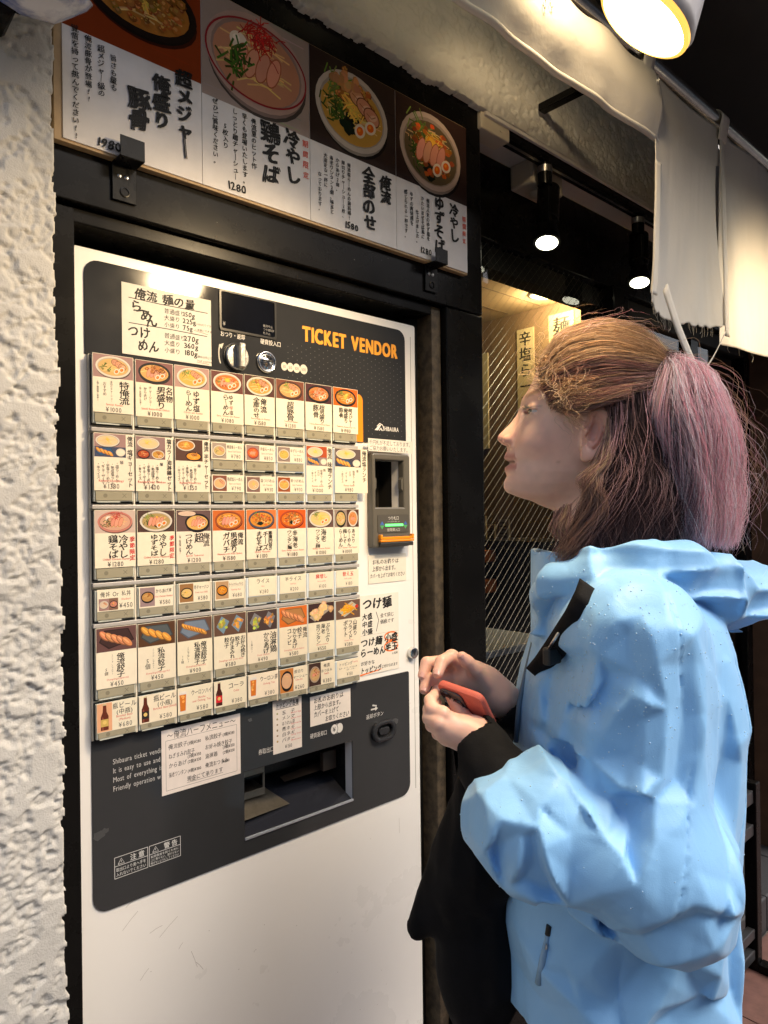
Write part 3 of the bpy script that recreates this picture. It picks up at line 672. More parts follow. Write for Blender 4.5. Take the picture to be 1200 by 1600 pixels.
b = MB(); b.box(.889, .976, -.0245, -.0162, 1.3965, 1.4005, .001).box(.889, .894, -.0245, -.0162, 1.401, 1.4105, .001).box(.971, .976, -.0245, -.0162, 1.401, 1.4105, .001).box(.8945, .9705, -.024, -.0225, 1.401, 1.4065, .0005); b.build('orange_lip', M_orange, ac)
b = MB(); b.box(.8895, .9755, -.023, -.0162, 1.388, 1.396, .0015); b.build('lip_base', mat('lip_black', (.03, .028, .025), .35), ac)
# lock, return button
lk = MB(); lk.lathe((.9885, -.0002, 1.1745), (0, -1, 0), [(.012, 0), (.012, .004), (.0105, .0085), (.0095, .009), (.0001, .0092)], 28); lk = lk.build('lock', MATS['chrome'], tm, True, None, 40)
b = MB(); b.box(.9875, .9895, -.0098, -.0094, 1.1705, 1.1785); b.build('keyhole', M_gap, lk)
def stadium(cx, cz, hw, r, n=9): return [(cx+hw+r*cos(t), cz+r*sin(t)) for t in np.linspace(-pi/2, pi/2, n)]+[(cx-hw+r*cos(t), cz+r*sin(t)) for t in np.linspace(pi/2, 1.5*pi, n)]
M_rb = mat('button_charcoal', (.022, .023, .026), .25)
rb = panel('return_button', stadium(.9065, 1.0395, .011, .0195), [stadium(.9065, 1.0395, .0085, .0115)], -.011, -.0024, M_rb, tm, .003)
panel('button_well', stadium(.9065, 1.0395, .0084, .0113), [], -.0034, -.0026, M_gap, rb)
panel('button_pad', stadium(.9065, 1.0395, .0065, .0068), [], -.009, -.0035, M_rb, rb, .0015)
# ticket tray
x0, x1, z0, z1 = TRAY
M_tray = mat('tray_black', (.010, .010, .011), .25); M_traym = mat('tray_metal', (.30, .27, .22), .35, metal=.9, noise=.2, nscale=50)
b = MB(); b.box(x0-.004, x1+.004, .11, .113, z0-.004, z1+.004).box(x0-.0045, x0-.0015, .0005, .11, z0-.004, z1+.004).box(x1+.0015, x1+.0045, .0005, .11, z0-.004, z1+.004).box(x0-.001, x1+.001, .0005, .11, z1+.0015, z1+.004)
tr = b.build('ticket_tray', M_tray, tm)
b = MB(); b.add([(x0, .003, z0+.002), (x1, .003, z0+.002), (x1, .1, z0+.045), (x0, .1, z0+.045)], [(0, 1, 2, 3)]); b.box(x0, x1, .003, .1, z0-.003, z0+.0015); b.build('tray_chute', mat('chute', (.02, .022, .03), .15, coat=.5), tr)
b = MB(); b.box(x0+.004, x0+.072, .05, .053, z0+.040, z0+.052, .0005).box(x0+.004, x0+.072, .05, .053, z0+.078, z0+.092, .0005).box(x0+.068, x0+.072, .0495, .0535, z0+.0522, z0+.0778, .0005).add([(x0+.002, .02, z0+.020), (x0+.11, .03, z0+.018), (x0+.075, .09, z0+.052), (x0+.002, .09, z0+.052)], [(0, 1, 2, 3)]); b.build('ticket_slot', M_traym, tr)
b = MB(); b.box(x1-.035, x1-.004, .04, .05, z0+.050, z0+.085, .001).add([(x0+.12, .06, z0+.045), (x1-.02, .05, z0+.05), (x1-.02, .07, z0+.058), (x0+.12, .075, z0+.05)], [(0, 1, 2, 3)]); b.build('coin_chute', mat('tray_brown', (.05, .035, .025), .35), tr)
b = MB(); b.box(x0, x1, -.0045, -.0005, z0-.0005, z0+.0035, .0008); b.build('tray_edge', mat('clear_edge', (.62, .66, .72), .15, metal=.6), tr)

# ------------------------------------------------------------------ menu buttons
CX = [.3645+.06*i for i in range(9)]
GREY_T, CARD = (.1, .1, .1), (.78, .70, .54)
BOARD_Z = (1.141, 1.676)
b = MB(); b.box(.3642, .8452, -.0055, -.0006, BOARD_Z[0]+.0005, BOARD_Z[1]-.0005); bf = b.build('button_field', M_warm, tm)
NB = [0]
def button(c, ztop, zcard, zbot, fn, wide=0.0, dx=0.0, lit=False, proud=.0, tilt=0.0):
    """one push button: dark surround, clear cap, khaki foot with a dot and a cross, and the printed card in its window"""
    x0, x1 = CX[c]+.0012, CX[c+1]-.0012
    o = MB(); o.box(x0, x1, -.0075, -.0058, zbot, ztop, 0)
    bt = o.build('menu_button', M_gap, tm)
    o = MB(); o.box(x0+.001, x1-.001, -.0135, -.0077, zbot+.0022, ztop-.0008, .0009); cap = o.build('button_cap', M_glow if lit else M_clear, bt)
    P = Print(); zm = (zbot+.0038+zcard)/2; xm = (x0+x1)/2
    P.ell(xm-.0125, zm, .0030, .0030, (.22, .2, .14), n=12)
    for s in (1, -1): P.line([(xm+.0115, zm-.0028*s), (xm+.0171, zm+.0028*s)], .0008, (.2, .18, .13))
    P.build('button_foot', M_foot, bt, (0, -.0150, 0), (x0+.003, zbot+.0038, x1-.003, zcard-.0005, (.33, .30, .21), .0014))
    P = Print(); w = x1-x0-.001+wide; h = ztop-zcard; P.w, P.h = w, h; fn(P, w, h)
    jx, jz = random.uniform(-.0006, .0006), random.uniform(-.0006, .0008)
    cd = P.build('menu_card', M_card, bt, (x0+.0005+dx+jx, -.0152-proud, zcard+jz), (0, 0, w, h, jit(CARD, .03), .0005))
    o = MB(); o.box(x0+.005, x1-.02, -.0144, -.0136, zbot+.0012, zbot+.0028); o.build('foot_glint', M_clear, bt)
    NB[0] += 1
def cols(P, w, h, cs, top, sz, gap=1.12, right=None, br=1.0):
    n = len(cs); tot = (n-1)*sz*gap; u = (w/2+tot/2) if right is None else right
    for s in cs:
        c = BLK; k = 1.0
        if isinstance(s, tuple): s, k, c = s
        z_ = min(sz*k, (h*top-.0135)/len(s)*1.12); P.vtext(s, u, h*top, z_, c, pitch=min(1.0, (h*top-.0135)/(len(s)*z_)), br=br*.8, off=.02, sx=min(1.45, max(1.0, sz*k*1.05/z_))); u -= sz*gap*max(k, .7)
def price(P, w, h, s, eng=''):
    if eng: P.htext(eng, w*.52, .0102, .0038, RED, ctr=True, sx=min(1, .052/(max(1, len(eng))*.0022)))
    P.htext('¥'+s, w*.5, .0014, .0092, (.03, .03, .03), ctr=True, sx=.84, off=.012, sp=.07)
def A(pic, cs, eng, pr, sz=.0115, extra=None, ptop=.60, ct=.565, right=None):
    def fn(P, w, h):
        pic(P, .0006, h*ptop, w-.0006, h-.0006); cols(P, w, h, cs, ct, sz, right=right); price(P, w, h, pr, eng)
        if extra: extra(P, w, h)
    return fn
def fd(*a, **k): return lambda P, u0, v0, u1, v1: food(P, u0, v0, u1, v1, *a, **k)
def pf(*a, **k): return lambda P, u0, v0, u1, v1: plate_food(P, u0, v0, u1, v1, *a, **k)
TAB, LAV, BRN, OR2 = (.16, .09, .07), (.42, .30, .30), (.10, .06, .05), (.72, .2, .02)
WB, DB = (.72, .7, .64), (.03, .025, .03)
def sm(*ss, u=.3, sz=.0052, step=.0075, top=.55):
    def f(P, w, h):
        for i, s in enumerate(ss): P.vtext(s, w*u-i*step, h*top-(i % 2)*.002, min(sz, .030/len(s)*1.05), (.06, .06, .06), br=.8, off=.01, pitch=.92)
    return f
r1 = [(A(fd(LAV, WB, (.66, .5, .24), 'gpe'), ['特俺流'], 'Special Ramen', '1000', .0148, sm('手切りチャーシュー', 'おすすめ', '(塩/熟成塩/辛塩)', u=.45, step=.0095), right=.044)),
      (A(fd((.30, .16, .16), DB, (.66, .45, .2), 'Ppke'), [('名物', .85, BLK), '男盛り'], 'Special Ramen+Fried Chicken', '1000', .0135, sm('チャーシュー', 'からあげ', '(塩/熟成塩/辛塩)', u=.38, step=.0075), right=.051)),
      (A(fd((.5, .36, .34), WB, (.7, .5, .15), 'GyYpe'), ['ゆず塩', 'らーめん'], 'Citron salt Ramen', '1000', .0112)),
      (A(fd((.2, .08, .07), WB, (.6, .25, .06), 'gPRYe'), [('ゆず', .75, BLK), 'らーめん'], 'Spicy Citron salt Ramen', '1080', .0112, lambda P, w, h: (P.vtext('辛', w*.61, h*.565-.0165, .0082, RED, br=.8, off=.014), P.vtext('塩', w*.61, h*.565-.0242, .0082, br=.8, off=.014)))),
      (A(fd((.14, .06, .05), WB, (.65, .42, .12), 'Gkype'), ['俺流', '全部のせ'], 'Everything on Ramen', '1580', .0122)),
      (A(fd((.26, .11, .07), (.14, .07, .05), (.66, .42, .2), 'Gppe'), ['超豚骨'], 'Tonkotsu Ramen', '1280', .0142)),
      (A(fd((.13, .05, .06), DB, (.6, .3, .12), 'PpgRe'), ['超男盛り', '豚骨'], 'Tonkotsu Ramen with Fried Chicken', '1580', .0118)),
      (A(fd(OR2, DB, (.6, .3, .05), 'KyGe'), ['超メジャー', '俺盛り', '豚骨'], 'Tonkotsu Ramen large size', '1980', .0095))]
for i, f in enumerate(r1): button(i, 1.6755, 1.5945, 1.5775, f, wide=.0008, lit=False)
def setcard(pic, title, lines, eng, pr, tw=.0105):
    def fn(P, w, h):
        pic(P, .0006, h*.585, w*.79, h-.0008)
        P.vtext(title, w*.895, h-.002, min(tw, (h-.003)/(len(title)*.93)), br=.8, off=.02, pitch=.93)
        for j, s in enumerate(lines): P.vtext(s, w*(.68-.115*j), h*.53-(j % 3)*.0015, .0052, (.06, .06, .06), br=.7, off=.01, pitch=.88)
        P.htext(eng, w*.42, .0120, .0045, RED, ctr=True); P.htext('¥'+pr, w*.42, .0025, .0098, (.05, .05, .05), ctr=True, sx=.82, sp=.08)
    return fn
def duo(c1, c2, t1='y', t2='ke', gy=False):
    def f(P, u0, v0, u1, v1):
        w, h = u1-u0, v1-v0; food(P, u0, v0+h*.42, u1, v1, c1, WB, (.72, .62, .42), t1, .5, .8, .42, .5, .38)
        if gy: plate_food(P, u0, v0, u0+w*.66, v0+h*.44, c2, 'G4', (.05, .15, .3)); food(P, u0+w*.66, v0, u1, v0+h*.44, c2, WB, (.8, .76, .68), '', .8, .2, .5, .5, .45)
        else: food(P, u0, v0, u0+w*.5, v0+h*.44, c2, DB, (.45, .1, .04), 'R', .8, .7); food(P, u0+w*.5, v0, u1, v0+h*.44, c2, WB, (.6, .38, .1), t2, .8, .6)
    return f
LN = ('麺', '・塩らーめん', '・熟成塩らーめん', '・辛塩らーめん', '・ギョーザ5ケ', '・半ライス')
button(0, 1.5660, 1.4865, 1.4690, setcard(duo(LAV, (.1, .12, .2), gy=True), '俺流 塩ギョーセット', LN, 'Ramen+Dumplings', '1380'))
button(1, 1.5660, 1.4865, 1.4690, setcard(duo((.36, .26, .27), (.3, .2, .2)), '塩カラ/油淋鶏セット', LN, 'Ramen+Fried chicken', '1400'))
button(2, 1.5660, 1.4865, 1.4690, setcard(lambda P, a, b_, c, d: (food(P, a, b_+(d-b_)*.45, c, d, TAB, WB, (.6, .32, .08), 'y', .62, .8, .38, .5, .34), food(P, a, b_, c, b_+(d-b_)*.45, TAB, DB, (.8, .4, .05), 'Yk', .7, .8, .66, .5, .3)), '俺流 半チャーセット', LN, 'Ramen+Fried rice', '1350'))
def smallc(pic, t, eng, pr, ts=.0068, red=False):
    def fn(P, w, h):
        if pic: pic(P, w*.03, h*.06, w*.46, h*.95); u = w*.72; m = w*.48
        else: u = w*.52; m = w*.7
        P.htext(t, u, h*.66, ts, RED if red else BLK, ctr=True, br=.7, off=.02 if red else .012, sx=min(1, m/(len(t)*ts)))
        P.htext(eng, u, h*.45, .0036, RED, ctr=True, sx=.8); P.htext('¥'+pr, u+w*.04, h*.10, .0088, (.05, .05, .05), ctr=True, sx=.8, sp=.08)
    return fn
FS = lambda c, so, t, bw=WB: fd(c, bw, so, t, .8, .7)
for c, (a, b_) in enumerate((((FS((.45, .4, .36), (.6, .5, .25), 'gp'), '俺流塩らーめん', 'Special Salt Ramen', '780'), (FS((.3, .14, .1), (.75, .5, .3), 'p'), '熟成塩らーめん', 'Aged salt Ramen', '790')),
                         ((FS((.4, .3, .28), (.65, .2, .06), 'RP', (.5, .12, .08)), '辛塩らーめん', 'Spicy Salt Ramen', '850'), (FS((.3, .2, .18), (.7, .5, .3), 'ye'), '塩つけめん', 'Salt Tsukemen', '930')),
                         ((FS((.36, .3, .28), (.7, .5, .15), 'Gy'), 'ゆずらーめん', 'Yuzu Ramen', '880'), (FS((.4, .14, .05), (.75, .45, .15), 'yr'), '辛つけめん', 'Spicy Tsukemen', '930')))):
    button(c+3, 1.5635, 1.5365, 1.5190, smallc(*a), lit=c == 2); button(c+3, 1.5130, 1.4860, 1.4690, smallc(*b_), lit=c == 2)
LN2 = ('麺', '味噌らーめん', '又は', '・ギョーザ', '・半ライス')
button(6, 1.5680, 1.4850, 1.4690, setcard(duo((.5, .14, .05), (.35, .3, .3), gy=True), '俺流 味噌ランチ', LN2, 'Ramen lunch', '1000'), lit=True)
button(7, 1.5680, 1.4880, 1.4690, setcard(duo((.2, .16, .16), (.1, .1, .14), gy=True), '俺流塩ランチ', LN2, 'Ramen lunch', '980'), wide=.020, dx=.0015, lit=True, proud=.0015)
lim = lambda P, w, h: P.vtext('季節限定', w*.915, h*.53, .0078, (.62, .03, .03), br=.8, off=.025, pitch=1.12)
r3 = [A(fd((.62, .54, .5), (.6, .3, .26), (.66, .45, .35), 'wPgr', .78), ['冷やし', '鶏そば'], 'Chilled Chicken Ramen', '1280', .0128, lim, right=.040),
      A(fd((.13, .08, .07), WB, (.5, .4, .2), 'ngGYPe', .78), ['冷やし', 'ゆずそば'], 'Chilled Citron Mazesoba', '1280', .0118, lim, right=.0385),
      A(lambda P, a, b_, c, d: (food(P, a, b_, c, d, (.2, .14, .14), DB, (.7, .5, .2), 'pPe', .66, 1, .6, .42, .36), P.ell(a+(c-a)*.3, d-(d-b_)*.16, .0155, .0045, DB), P.ell(a+(c-a)*.3, d-(d-b_)*.15, .0145, .0038, (.62, .45, .33))), [('俺流', .9, BLK), ('超', 1.25, BLK), 'つけめん'], 'Special Tsukemen', '1200', .0118, sm('(塩/熟成塩/辛塩)', u=.1, sz=.0055), right=.049),
      A(fd((.62, .22, .06), (.4, .13, .05), (.72, .36, .08), 'KyPe', .72), [('俺流', .85, BLK), '男盛り', 'ガバチ'], 'Mazesoba with Fried Chicken', '1580', .0122, right=.049),
      A(fd((.7, .28, .1), (.12, .14, .2), (.7, .35, .06), 'GKRn', .72), [('悪魔的旨さ', .72, BLK), 'チーズ', 'まぜそば'], 'Cheese Mazesoba', '1100', .0112, right=.045),
      A(fd((.72, .18, .03), (.5, .12, .04), (.72, .25, .03), 'RneK', .75), ['辛海老', 'ワンタン麺'], 'Spicy shrimp wonton Ramen', '1180', .0102),
      A(fd((.2, .13, .12), WB, (.75, .6, .3), 'eyG', .75), [('海老', 1.1, BLK), 'ワンタン麺'], 'Shrimp wonton Ramen', '1080', .0102),
      A(lambda P, a, b_, c, d: (food(P, a, b_, (a+c)/2, d, (.4, .34, .3), DB, (.6, .5, .25), 'Re', 1.4, .6, .5, .5, .42), food(P, (a+c)/2, b_, c, d, (.15, .08, .06), WB, (.65, .35, .15), 'RP', 1.4, .6, .5, .5, .4)), ['あさり', 'らーめん', '梅しそ', 'らーめん'], 'Asari Ramen, Ume Ramen', '1000', .0088)]
for i, f in enumerate(r3): button(i, 1.4590, 1.3790, 1.3615, f, wide=.0008, lit=i >= 5)
def don(P, w, h):
    P.htext('俺丼 Or 私丼', w*.5, h*.66, .0085, ctr=True, br=.6, off=.012, sx=.82); food(P, w*.04, h*.04, w*.31, h*.58, LAV, WB, (.7, .6, .5), 'p', .85, .5); food(P, w*.31, h*.04, w*.56, h*.58, (.3, .2, .16), DB, (.6, .3, .25), 'gY', .85, .5)
    P.htext('Donburi', w*.78, h*.46, .0038, RED, ctr=True); P.htext('¥450', w*.78, h*.1, .0098, (.05, .05, .05), ctr=True, sx=.82, sp=.08)
r4 = [don, smallc(FS((.4, .32, .34), (.55, .36, .16), 'k', DB), 'からあげ丼', 'Fried Chicken Donburi', '580'), smallc(FS((.4, .25, .12), (.75, .6, .3), 'gy', DB), '半チャーハン', 'Fried rice (Half)', '580'),
      smallc(FS((.55, .4, .25), (.7, .35, .04), 'YR', DB), 'ガーリックケチャップライス', 'Ketchup Rice', '680'), smallc(None, 'ライス', 'Rice', '280', .0085), smallc(None, '半ライス', 'Half Rice', '200', .0085), smallc(None, '麺増し', 'Extra noodles', '100', .0085, True), smallc(None, '替え玉', 'Refill noodles', '180', .0085, True)]
for i, f in enumerate(r4): button(i, 1.3495, 1.3190, 1.3040, f, wide=-.005, dx=.0025, lit=i >= 4)
WOOD = (.2, .13, .1)
two = lambda *l: (lambda P, w, h: [P.vtext(s, w*u, h*t, min(z, (h*t-.017)/len(s)), br=.7, off=.012, pitch=.95) for s, u, t, z in l])
r5 = [A(pf((.2, .12, .12), 'G5', (.1, .06, .06)), ['俺流餃子'], 'Dumplings(5pieces)', '450', .0112, two(('(ニンニク、ニラ入り)', .39, .56, .0052), ('5個', .24, .34, .0092)), right=.034),
      A(pf((.16, .09, .05), 'G4', (.15, .18, .2)), ['私流餃子'], 'Dumplings(Non-garlic)', '450', .0112, two(('(ニンニク、ニラなし)', .40, .56, .0052), ('5個', .25, .4, .0092)), right=.035),
      A(pf(WOOD, 'G8', (.25, .32, .42)), ['俺流餃子', '私流餃子'], 'Dumplings(10pieces)', '900', .0098, two(('10個', .14, .36, .0085), ('(ニラ入り)', .58, .5, .0048), ('(ニラなし)', .3, .5, .0048)), right=.043),
      A(pf(WOOD, 'S', (.25, .38, .5)), ['お好み焼き', '餃子', 'ねぎまみれ', '餃子'], 'Dumplings with green onion', '580', .0086, right=.051),
      A(pf((.12, .09, .09), 'S', (.28, .3, .34)), [('油淋鶏', 1.12, BLK), ('からあげ', 1.05, BLK)], 'Fried Chicken', '490', .0108, two(('(3個入り)', .62, .45, .005), ('(3個入り)', .14, .45, .005)), right=.049),
      A(pf((.7, .24, .05), 'G5', (.5, .3, .14)), ['俺流', '餃子', 'からあげ', 'コンビ'], 'Dumplings, Fried chicken', '580', .0095, right=.052),
      A(pf((.1, .06, .06), 'W'), ['ぷりぷり', '海老', '皿ワンタン'], 'Shrimp wonton', '550', .0092, right=.042),
      A(pf((.22, .15, .12), 'F'), ['山盛り', 'フライド', 'ポテト'], 'French Fries', '380', .0098, right=.044)]
for i, f in enumerate(r5): button(i, 1.2965, 1.2125, 1.1965, f, wide=.0008, lit=i >= 5)
def drink(draw, t1, t2, eng, pr, ts=.0095):
    def fn(P, w, h):
        draw(P, w, h); P.htext(t1, w*.68, h*(.74 if t2 else .66), ts, ctr=True, br=.8, off=.015, sx=min(1, w*.6/(len(t1)*ts)))
        if t2: P.htext(t2, w*.68, h*.53, ts*.9, ctr=True, br=.6, off=.012)
        for j, s in enumerate(eng): P.htext(s, w*.68, h*(.42 if t2 else .50)-j*.0048, .0046, RED, ctr=True, off=.01, sx=.9)
        P.htext('¥'+pr, w*.7, h*.06, .0095, (.05, .05, .05), ctr=True, sx=.85, sp=.08)
    return fn
r6 = [drink(lambda P, w, h: (P.rect(.0005, .0005, w*.37, h-.0005, (.70, .36, .2)), bottle(P, w*.19, h*.06, h*.96, (.12, .025, .012), (.55, .38, .1))), '瓶ビール', '(中瓶)', ['Bottled Beer', '(Medium)'], '680'),
      drink(lambda P, w, h: bottle(P, w*.16, h*.04, h*.97, (.10, .02, .01), (.02, .02, .02)), '瓶ビール', '(小瓶)', ['Bottled Beer(Small)'], '580'),
      drink(lambda P, w, h: glass_tea(P, w*.14, h*.1, h*.85), 'ウーロンハイ', '', ['Shochu', 'and Oolong Tea'], '580', .009),
      drink(lambda P, w, h: bottle(P, w*.15, h*.06, h*.97, (.06, .012, .008), (.62, .02, .03)), 'コーラ', '', ['Coke'], '380'),
      drink(lambda P, w, h: glass_tea(P, w*.16, h*.1, h*.88), 'ウーロン茶', '', ['Oolong Tea'], '380', .0092),
      drink(lambda P, w, h: food(P, .0005, .0005, w*.48, h-.0005, (.6, .3, .1), DB, (.7, .5, .35), '', 1.35, .2, .5, .5, .44), '厚切り', 'チャーシュー', ['Cha-shu'], '260', .0066),
      drink(lambda P, w, h: food(P, .0005, .0005, w*.46, h-.0005, (.1, .06, .05), (.5, .42, .36), (.6, .45, .25), 'Ppk', 1.2, .7, .5, .5, .44), '俺流', 'おつまみ', ['Snack'], '380', .0068)]
for i, f in enumerate(r6): button(i, 1.1935, 1.1535, 1.1415, f, wide=.0005, lit=False)
button(7, 1.1890, 1.1575, 1.1435, lambda P, w, h: (P.htext('トッピング', w*.08, h*.70, .0062, br=.6, off=.012), P.htext('Topping', w*.66, h*.78, .0038, RED), P.htext('玉子・メンマ・ほうれん草', w*.08, h*.5, .0035, br=.6), P.htext('ネギ・バター', w*.4, h*.38, .0035, br=.6), P.htext('¥150', w*.55, h*.08, .0085, (.05, .05, .05), ctr=True, sx=.82)), wide=-.004, dx=.002, lit=True)
# rails under each row of buttons
for z in (1.5712, 1.4640, 1.3560, 1.2998):
    b = MB(); b.box(.3645, .8455, -.0125, -.0056, z-.0028, z+.0030, .001); b.build('button_rail', M_rail, tm)
for x in CX[1:8]:
    b = MB(); b.box(x-.0011, x+.0011, -.0118, -.0056, 1.1425, 1.675); b.build('button_divider', M_warm, tm)

# ================================================================== paper notices taped to the machine
def notice(x0, x1, z0, z1, label, fn, y=-.0027, c=(.70, .66, .58), rot=0.0):
    P = Print(); w, h = x1-x0, z1-z0; fn(P, w, h)
    o = P.build('paper_notice', M_card, None, (x0, y-.0005, z0), (0, 0, w, h, c, .0004))
    tag(o, label, 'notice', 'paper notices taped to the ticket machine'); base_at(o, (x0+w/2, y, z0))
    if rot: o.rotation_euler.y = radians(rot)
def n1(P, w, h):
    P.htext('俺流 麺の量', w*.13, h*.815, .0165, off=.035, br=1.1, width=w*.68); P.line([(w*.07, h*.80), (w*.4, h*.79), (w*.96, h*.795)], .0012, BLK); P.line([(w*.07, h*.445), (w*.5, h*.45), (w*.95, h*.44)], .0012, BLK)
    for i, ch in enumerate('らーめん'): P.htext(ch, w*(.08+.055*i), h*(.63-.06*i), .019, off=.035, br=1.2)
    P.htext('つけ', w*.06, h*.27, .018, off=.035, br=1.2, sx=.9); P.htext('めん', w*.16, h*.09, .018, off=.035, br=1.2, sx=.9)
    for i, (a, n) in enumerate((('普通盛り', '150g'), ('大盛り', '225g'), ('小盛り', '75g'))):
        P.htext(a, w*.45, h*(.68-.1*i), .0085, off=.015, br=1); P.htext(n, w*.66, h*(.68-.1*i), .0105, off=.03, br=.8)
    for i, (a, n) in enumerate((('普通盛り', '270g'), ('大盛り', '360g'), ('小盛り', '180g'))):
        P.htext(a, w*.45, h*(.32-.105*i), .0085, off=.015, br=1); P.htext(n, w*.67, h*(.32-.105*i), .0115, off=.03, br=.8)
    P.htext('(+100円でプラス)', w*.81, h*.585, .0042, br=1); P.htext('・半麺にできます', w*.8, h*.5, .0042, br=1); P.htext('・値段は同じです', w*.8, h*.1, .0042, br=1); P.htext('Half portion', w*.83, h*.04, .0045, br=1)
    P.line([(w*.79, h*.5), (w*.96, h*.47)], .0006, (.6, .1, .05)); P.line([(w*.82, h*.03), (w*.97, h*.02)], .0006, (.6, .1, .05))
notice(.413, .5545, 1.6835, 1.786, 'cream handwritten notice of noodle amounts left of the small display', n1)
def n2(P, w, h):
    P.htext('千円札が不足しております。', w*.02, h*.55, .0098, off=.008, width=w*.96); P.htext('ご協力お願いいたします。', w*.02, h*.1, .0098, off=.008, width=w*.9)
notice(.865, .981, 1.566, 1.5895, 'narrow two-line printed notice above the note acceptor', n2, y=-.018)
def n3(P, w, h):
    for i, s in enumerate(('お札のお釣りは', '上部から出ます。', 'カバーを上げてお取りください')): P.htext(s, w*(.1 if i < 2 else .04), h*(.68-.24*i), .0102 if i < 2 else .0088, off=.02, br=1, width=w*(.7, .66, .93)[i])
notice(.877, .9755, 1.3185, 1.372, 'handwritten three-line notice just below the note acceptor', n3, y=-.0006, c=(.74, .69, .58))
def n4(P, w, h):
    P.htext('つけ麺', w*.1, h*.83, .0235, off=.045, br=1.1, sx=1.05)
    for i, s in enumerate(('大盛', '中盛', '小盛')): P.htext(s, w*.1, h*(.70-.095*i), .0128, off=.04, br=1)
    P.line([(w*.44, h*.78), (w*.5, h*.67), (w*.44, h*.53)], .0014, BLK); P.htext('全て同じ', w*.54, h*.70, .0088, off=.02, br=1); P.htext('価格です', w*.54, h*.62, .0088, off=.02, br=1)
    P.rect(0, h*.497, w, h*.5, (.4, .37, .32))
    for u, v, a, b_ in ((w*.80, h*.44, w*.16, h*.052), (w*.80, h*.31, w*.17, h*.06)): P.line([(u+a*cos(t), v+b_*sin(t)) for t in np.linspace(.3, 6.4, 24)], .0028, (.85, .17, .02))
    P.htext('つけ麺', w*.06, h*.365, .0175, off=.045, br=1.1, sx=1.0); P.htext('小盛', w*.64, h*.38, .0165, off=.05, br=1.1)
    P.htext('らーめん', w*.05, h*.24, .0165, off=.045, br=1.1, sx=.92); P.htext('半玉', w*.64, h*.26, .0165, off=.05, br=1.1); P.htext('に出来', w*.82, h*.2, .005, off=.02)
    P.htext('お好きな', w*.06, h*.13, .0085, off=.02, br=1); P.poly([(w*.04, h*.0), (w*.52, h*.03), (w*.58, h*.045), (w*.04, h*.02)], (.85, .2, .04)); P.htext('トッピング', w*.05, h*.03, .0125, off=.04, br=1, sx=.82); P.htext('に付けられます', w*.56, h*.05, .007, off=.02, br=1, sx=.85)
notice(.849, .9535, 1.1495, 1.2975, 'handwritten noodle size notice circled in orange left of the lock', n4, y=-.0006, c=(.76, .71, .62))
def n5(P, w, h):
    for i, s in enumerate(('お札のお釣りは', '上部から出ます。', 'カバーを上げて', 'お取りください')): P.htext(s, w*(.08 if i < 3 else .36), h*(.77-.235*i), .0105, off=.02, br=1, width=w*(.74, .72, .62, .6)[i])
notice(.737, .828, 1.0815, 1.133, 'handwritten four-line notice above the coin return sign', n5, c=(.72, .66, .60))
def n6(P, w, h):
    P.htext('トッピング各種', w*.1, h*.86, .0105, off=.03, br=.9, width=w*.8); P.line([(w*.1, h*.835), (w*.9, h*.835)], .0009, BLK)
    for i, (s, e) in enumerate((('玉　子', 'Boiled Egg'), ('メンマ', 'Bamboo Shoot'), ('ほうれん草', 'Spinach'), ('青ネギ', 'Green Onion'), ('白ネギ', 'Spring Onion'), ('バター', 'Butter'))):
        blob(P, w*.15, h*(.755-.105*i), .0018, jit((.3, .2, .1), .5)); P.htext(s, w*.3, h*(.72-.105*i), .0075, off=.015, br=1, width=w*.46); P.htext(e, w*.62, h*(.70-.105*i), .0036, RED, width=w*.36)
    P.htext('¥150', w*.4, h*.06, .0085, off=.01, sx=.85)
notice(.660, .7185, 1.0515, 1.1395, 'narrow topping price list above the ticket tray', n6, c=(.72, .66, .60), y=-.0028)
def n7(P, w, h):
    for q in ([(w*.05, h*.06), (w*.95, h*.06)], [(w*.05, h*.06), (w*.05, h*.83)], [(w*.95, h*.06), (w*.95, h*.83)], [(w*.05, h*.83), (w*.95, h*.83)]): P.line(q, .0005, (.1, .1, .1))
    P.htext('〜俺流ハーフメニュー〜', w*.06, h*.85, .0135, off=.008, br=.3, width=w*.88)
    for i, (s, p) in enumerate((('俺流餃子', '(3個)¥280'), ('ねぎまみれ餃子', '(3個)¥350'), ('からあげ', '(2個)¥330'), ('海老ワンタン', '(4個)¥380'))): P.htext(s, w*.08, h*(.69-.145*i), .0085, off=.012, br=.7, width=w*(.23 if i == 0 else .32 if i == 1 else .22)); P.htext(p, w*.31, h*(.69-.145*i-(.06 if i == 1 else 0)), .0062, width=w*.17, off=.02)
    for i, (s, p) in enumerate((('私流餃子', '(3個)¥280'), ('お好み焼き餃子', '(3個)¥350'), ('油淋鶏', '(2個)¥330'), ('俺流おつまみ', '¥380'))): P.htext(s, w*.53, h*(.69-.145*i), .0085, off=.012, br=.7, width=w*(.22 if i == 0 else .36 if i == 1 else .16 if i == 2 else .3)); P.htext(p, w*.76, h*(.69-.145*i-(.06 if i == 1 else 0)), .0062, width=w*(.16 if i < 3 else .09), off=.02)
    P.htext('現金にて承ります', w*.3, h*.12, .0088, off=.012, br=.6, width=w*.46); P.line([(w*.3, h*.1), (w*.76, h*.1)], .0005, BLK)
notice(.465, .598, 1.037, 1.133, 'printed half-size menu sheet on the lower dark panel', n7, c=(.74, .67, .62))
